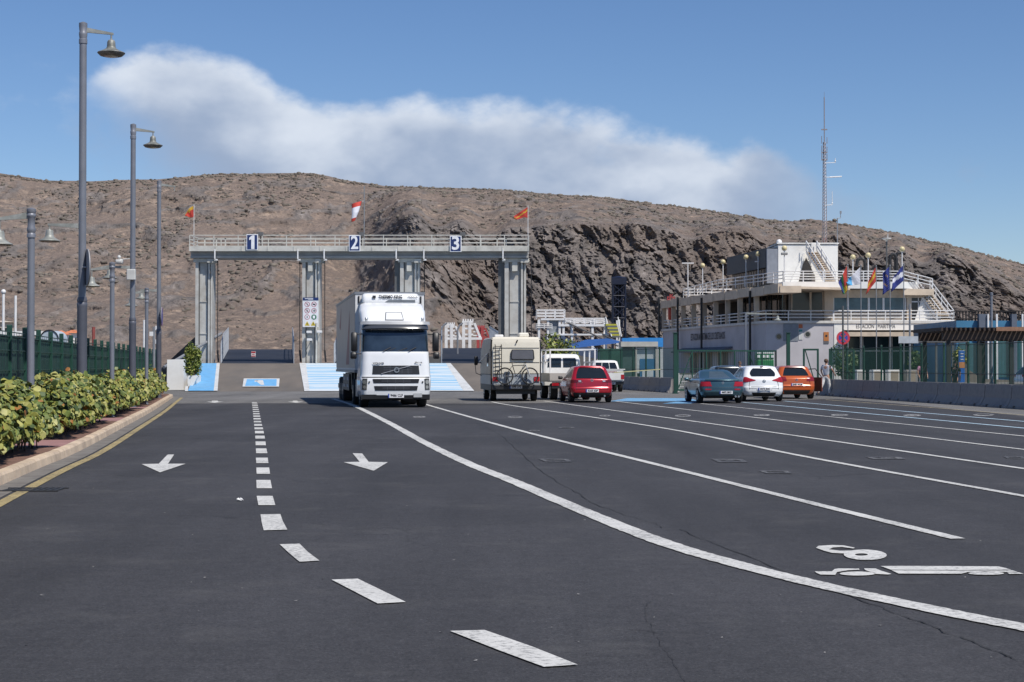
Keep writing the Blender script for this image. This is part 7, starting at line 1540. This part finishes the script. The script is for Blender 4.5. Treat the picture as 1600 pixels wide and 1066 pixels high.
bush('leafy dark green sapling behind the no-stopping sign', 'young_tree', (PX(1320,97),97,0), .75, .6, 1.3, 900, dg, .11, 'tree', trunk=.6); bush('small dark green tree right of the direction sign', 'young_tree', (PX(1433,97),97,0), .65, .6, 1.1, 800, dg, .11, 'tree', trunk=.9); bush('tuft of pale fronds above the blue totem', 'potted_palm', (PX(1504,90),90,1.4), .5, .5, .7, 500, [leaf_ms[1], leaf_ms[0]], .13, 'plant')
# pergola
pg = thing('pergola', 'timber pergola with shade put into its wood colour, on square posts over a seating area at the right edge', 'pergola', (PX(1482,78),78,0)); wd = mat('pergola_wood_shaded', (.035,.022,.016), .7, var=.25, scale=6, stretch=(.3,1,1)); wdl = mat('pergola_wood_sunlit', (.24,.13,.08), .7, var=.25, scale=6)  # one timber in two colours: shade put into the dark, sunlight into the pale
po = Vector(pg.location); zt_ = PZ(517,78); fx = 6.0
for y0 in (-.1,4.4): b = B(); b.box(-.3,fx,y0,y0+.18,zt_-.42,zt_-.02); b.obj('beam', wd, pg)
b = B(); k = 0
while k*.22 < fx+.5: b.box(-.45+k*.22,-.45+k*.22+.09,-.45,5.0,zt_-.01,zt_+.15); k += 1
b.obj('rafters', wd, pg); b = B(); b.box(2.1,fx,-.5,-.455,zt_-.02,zt_+.17); b.obj('sunlit_fascia', wdl, pg)  # paler board paints the sunlit right edge of the same timber
for x, y in ((.0,0),(1.45,.0),(2.95,.0),(4.6,0),(0,4.5),(2.9,4.5)): b = B(); b.box(x-.09,x+.09,y-.08,y+.08,0,zt_-.43); b.obj('post', mat('pergola_post', (.018,.018,.018), .7), pg)
r = thing('shelter_roof', 'lower dark flat shelter roof left of the pergola', 'shelter', (PX(1440,100),100,0)); s = 100/F; b = B(); b.box(-8*s,74*s,0,3,PZ(535,100),PZ(531,100)); b.obj('roof', gant_dk, r); b = B(); [b.box(x*s-.06,x*s+.06,.1,.22,0,PZ(535,100)) for x in (24,50,72)]; b.obj('posts', gant_dk, r)
# blue building on the right
r = thing('blue_building', 'blue-fronted building with grey pillars and a dark paling on its roof at the right edge', 'building', (PX(1492,128),128,0)); s = 128/F; X2 = PX(1680,128)-PX(1492,128); zt_ = PZ(501,128)
b = B(); b.box(.2,X2,.3,14,0,zt_); b.obj('wall', mat('blue_panel_wall', (.045,.17,.30), .5, var=.15, scale=.5), r)
b = B(); 
for px0, px1 in ((1529,1541),(1580,1588)): b.box((px0-1492)*s,(px1-1492)*s,-.2,.29,0,PZ(491,128))
b.obj('pillar', mat('blue_grey_pillar', (.10,.12,.16), .6), r); b = B(); [b.box((p_-1492)*s-.06,(p_-1492)*s+.06,-.35,-.21,0,PZ(491,128)) for p_ in (1542.5,1556,1596)]; b.obj('white_pole', white_steel, r)
b = B(); [b.box(x,x+.1,.35,.42,zt_,zt_+.78) for x in np.arange(.2,X2,.24)]; b.box(0,X2,.3,.46,zt_+.70,zt_+.78); b.box(0,X2,.3,.46,zt_+.1,zt_+.18); b.obj('roof_paling', mat('paling_dark', (.02,.018,.018), .8), r)
b = B(); b.box((1500-1492)*s,(1560-1492)*s,.2,.29,.3,PZ(536,128)); b.box((1560-1492)*s,X2,.2,.29,.6,PZ(528,128)); b.obj('glazing', mat('teal_glazing', (.03,.10,.12), .12, spec=.7), r)
car('parked_car', 'white and dark blue car parked in front of the blue building', (PX(1590,104),104,0), R(-78), hatch, white_p, .1, tail=((.70,1.75,.80,.92,None,tail_red),), rearwin=(1.03,.975,1.375,None), sidewins=((2.03,2.3,1.0,1.33,taper(.4,.1)),(2.34,2.66,1.0,1.36,None),(2.69,2.97,.99,1.36,taper(.0,.35))), wind=(4.0,1.0,1.37), wys=(.68,3.25), group='parked cars')
r = thing('seat_wall', 'low grey concrete seat wall behind the right-hand barriers', 'wall', (PX(1420,86),86,0)); b = B(); b.box(0,6.2,0,.4,0,.55); b.box(0,6.2,-.04,.44,.55,.62); b.obj('bench_block', concrete, r); b = B(); b.extr([(2.6,.62),(5.4,.62),(5.2,.75),(3.8,.8),(3.0,1.35),(2.6,1.4)], 'y', .05, .35); b.obj('curved_back', mat('curved_seat', (.16,.14,.12), .8), r)
b = B(); b.tube((0,0,0),(0,0,1.05),.035); tag(b.obj('bollard', white_steel), 'slim white bollard behind the barriers left of the pergola', 'bollard').location = (PX(1474,80),80,0)
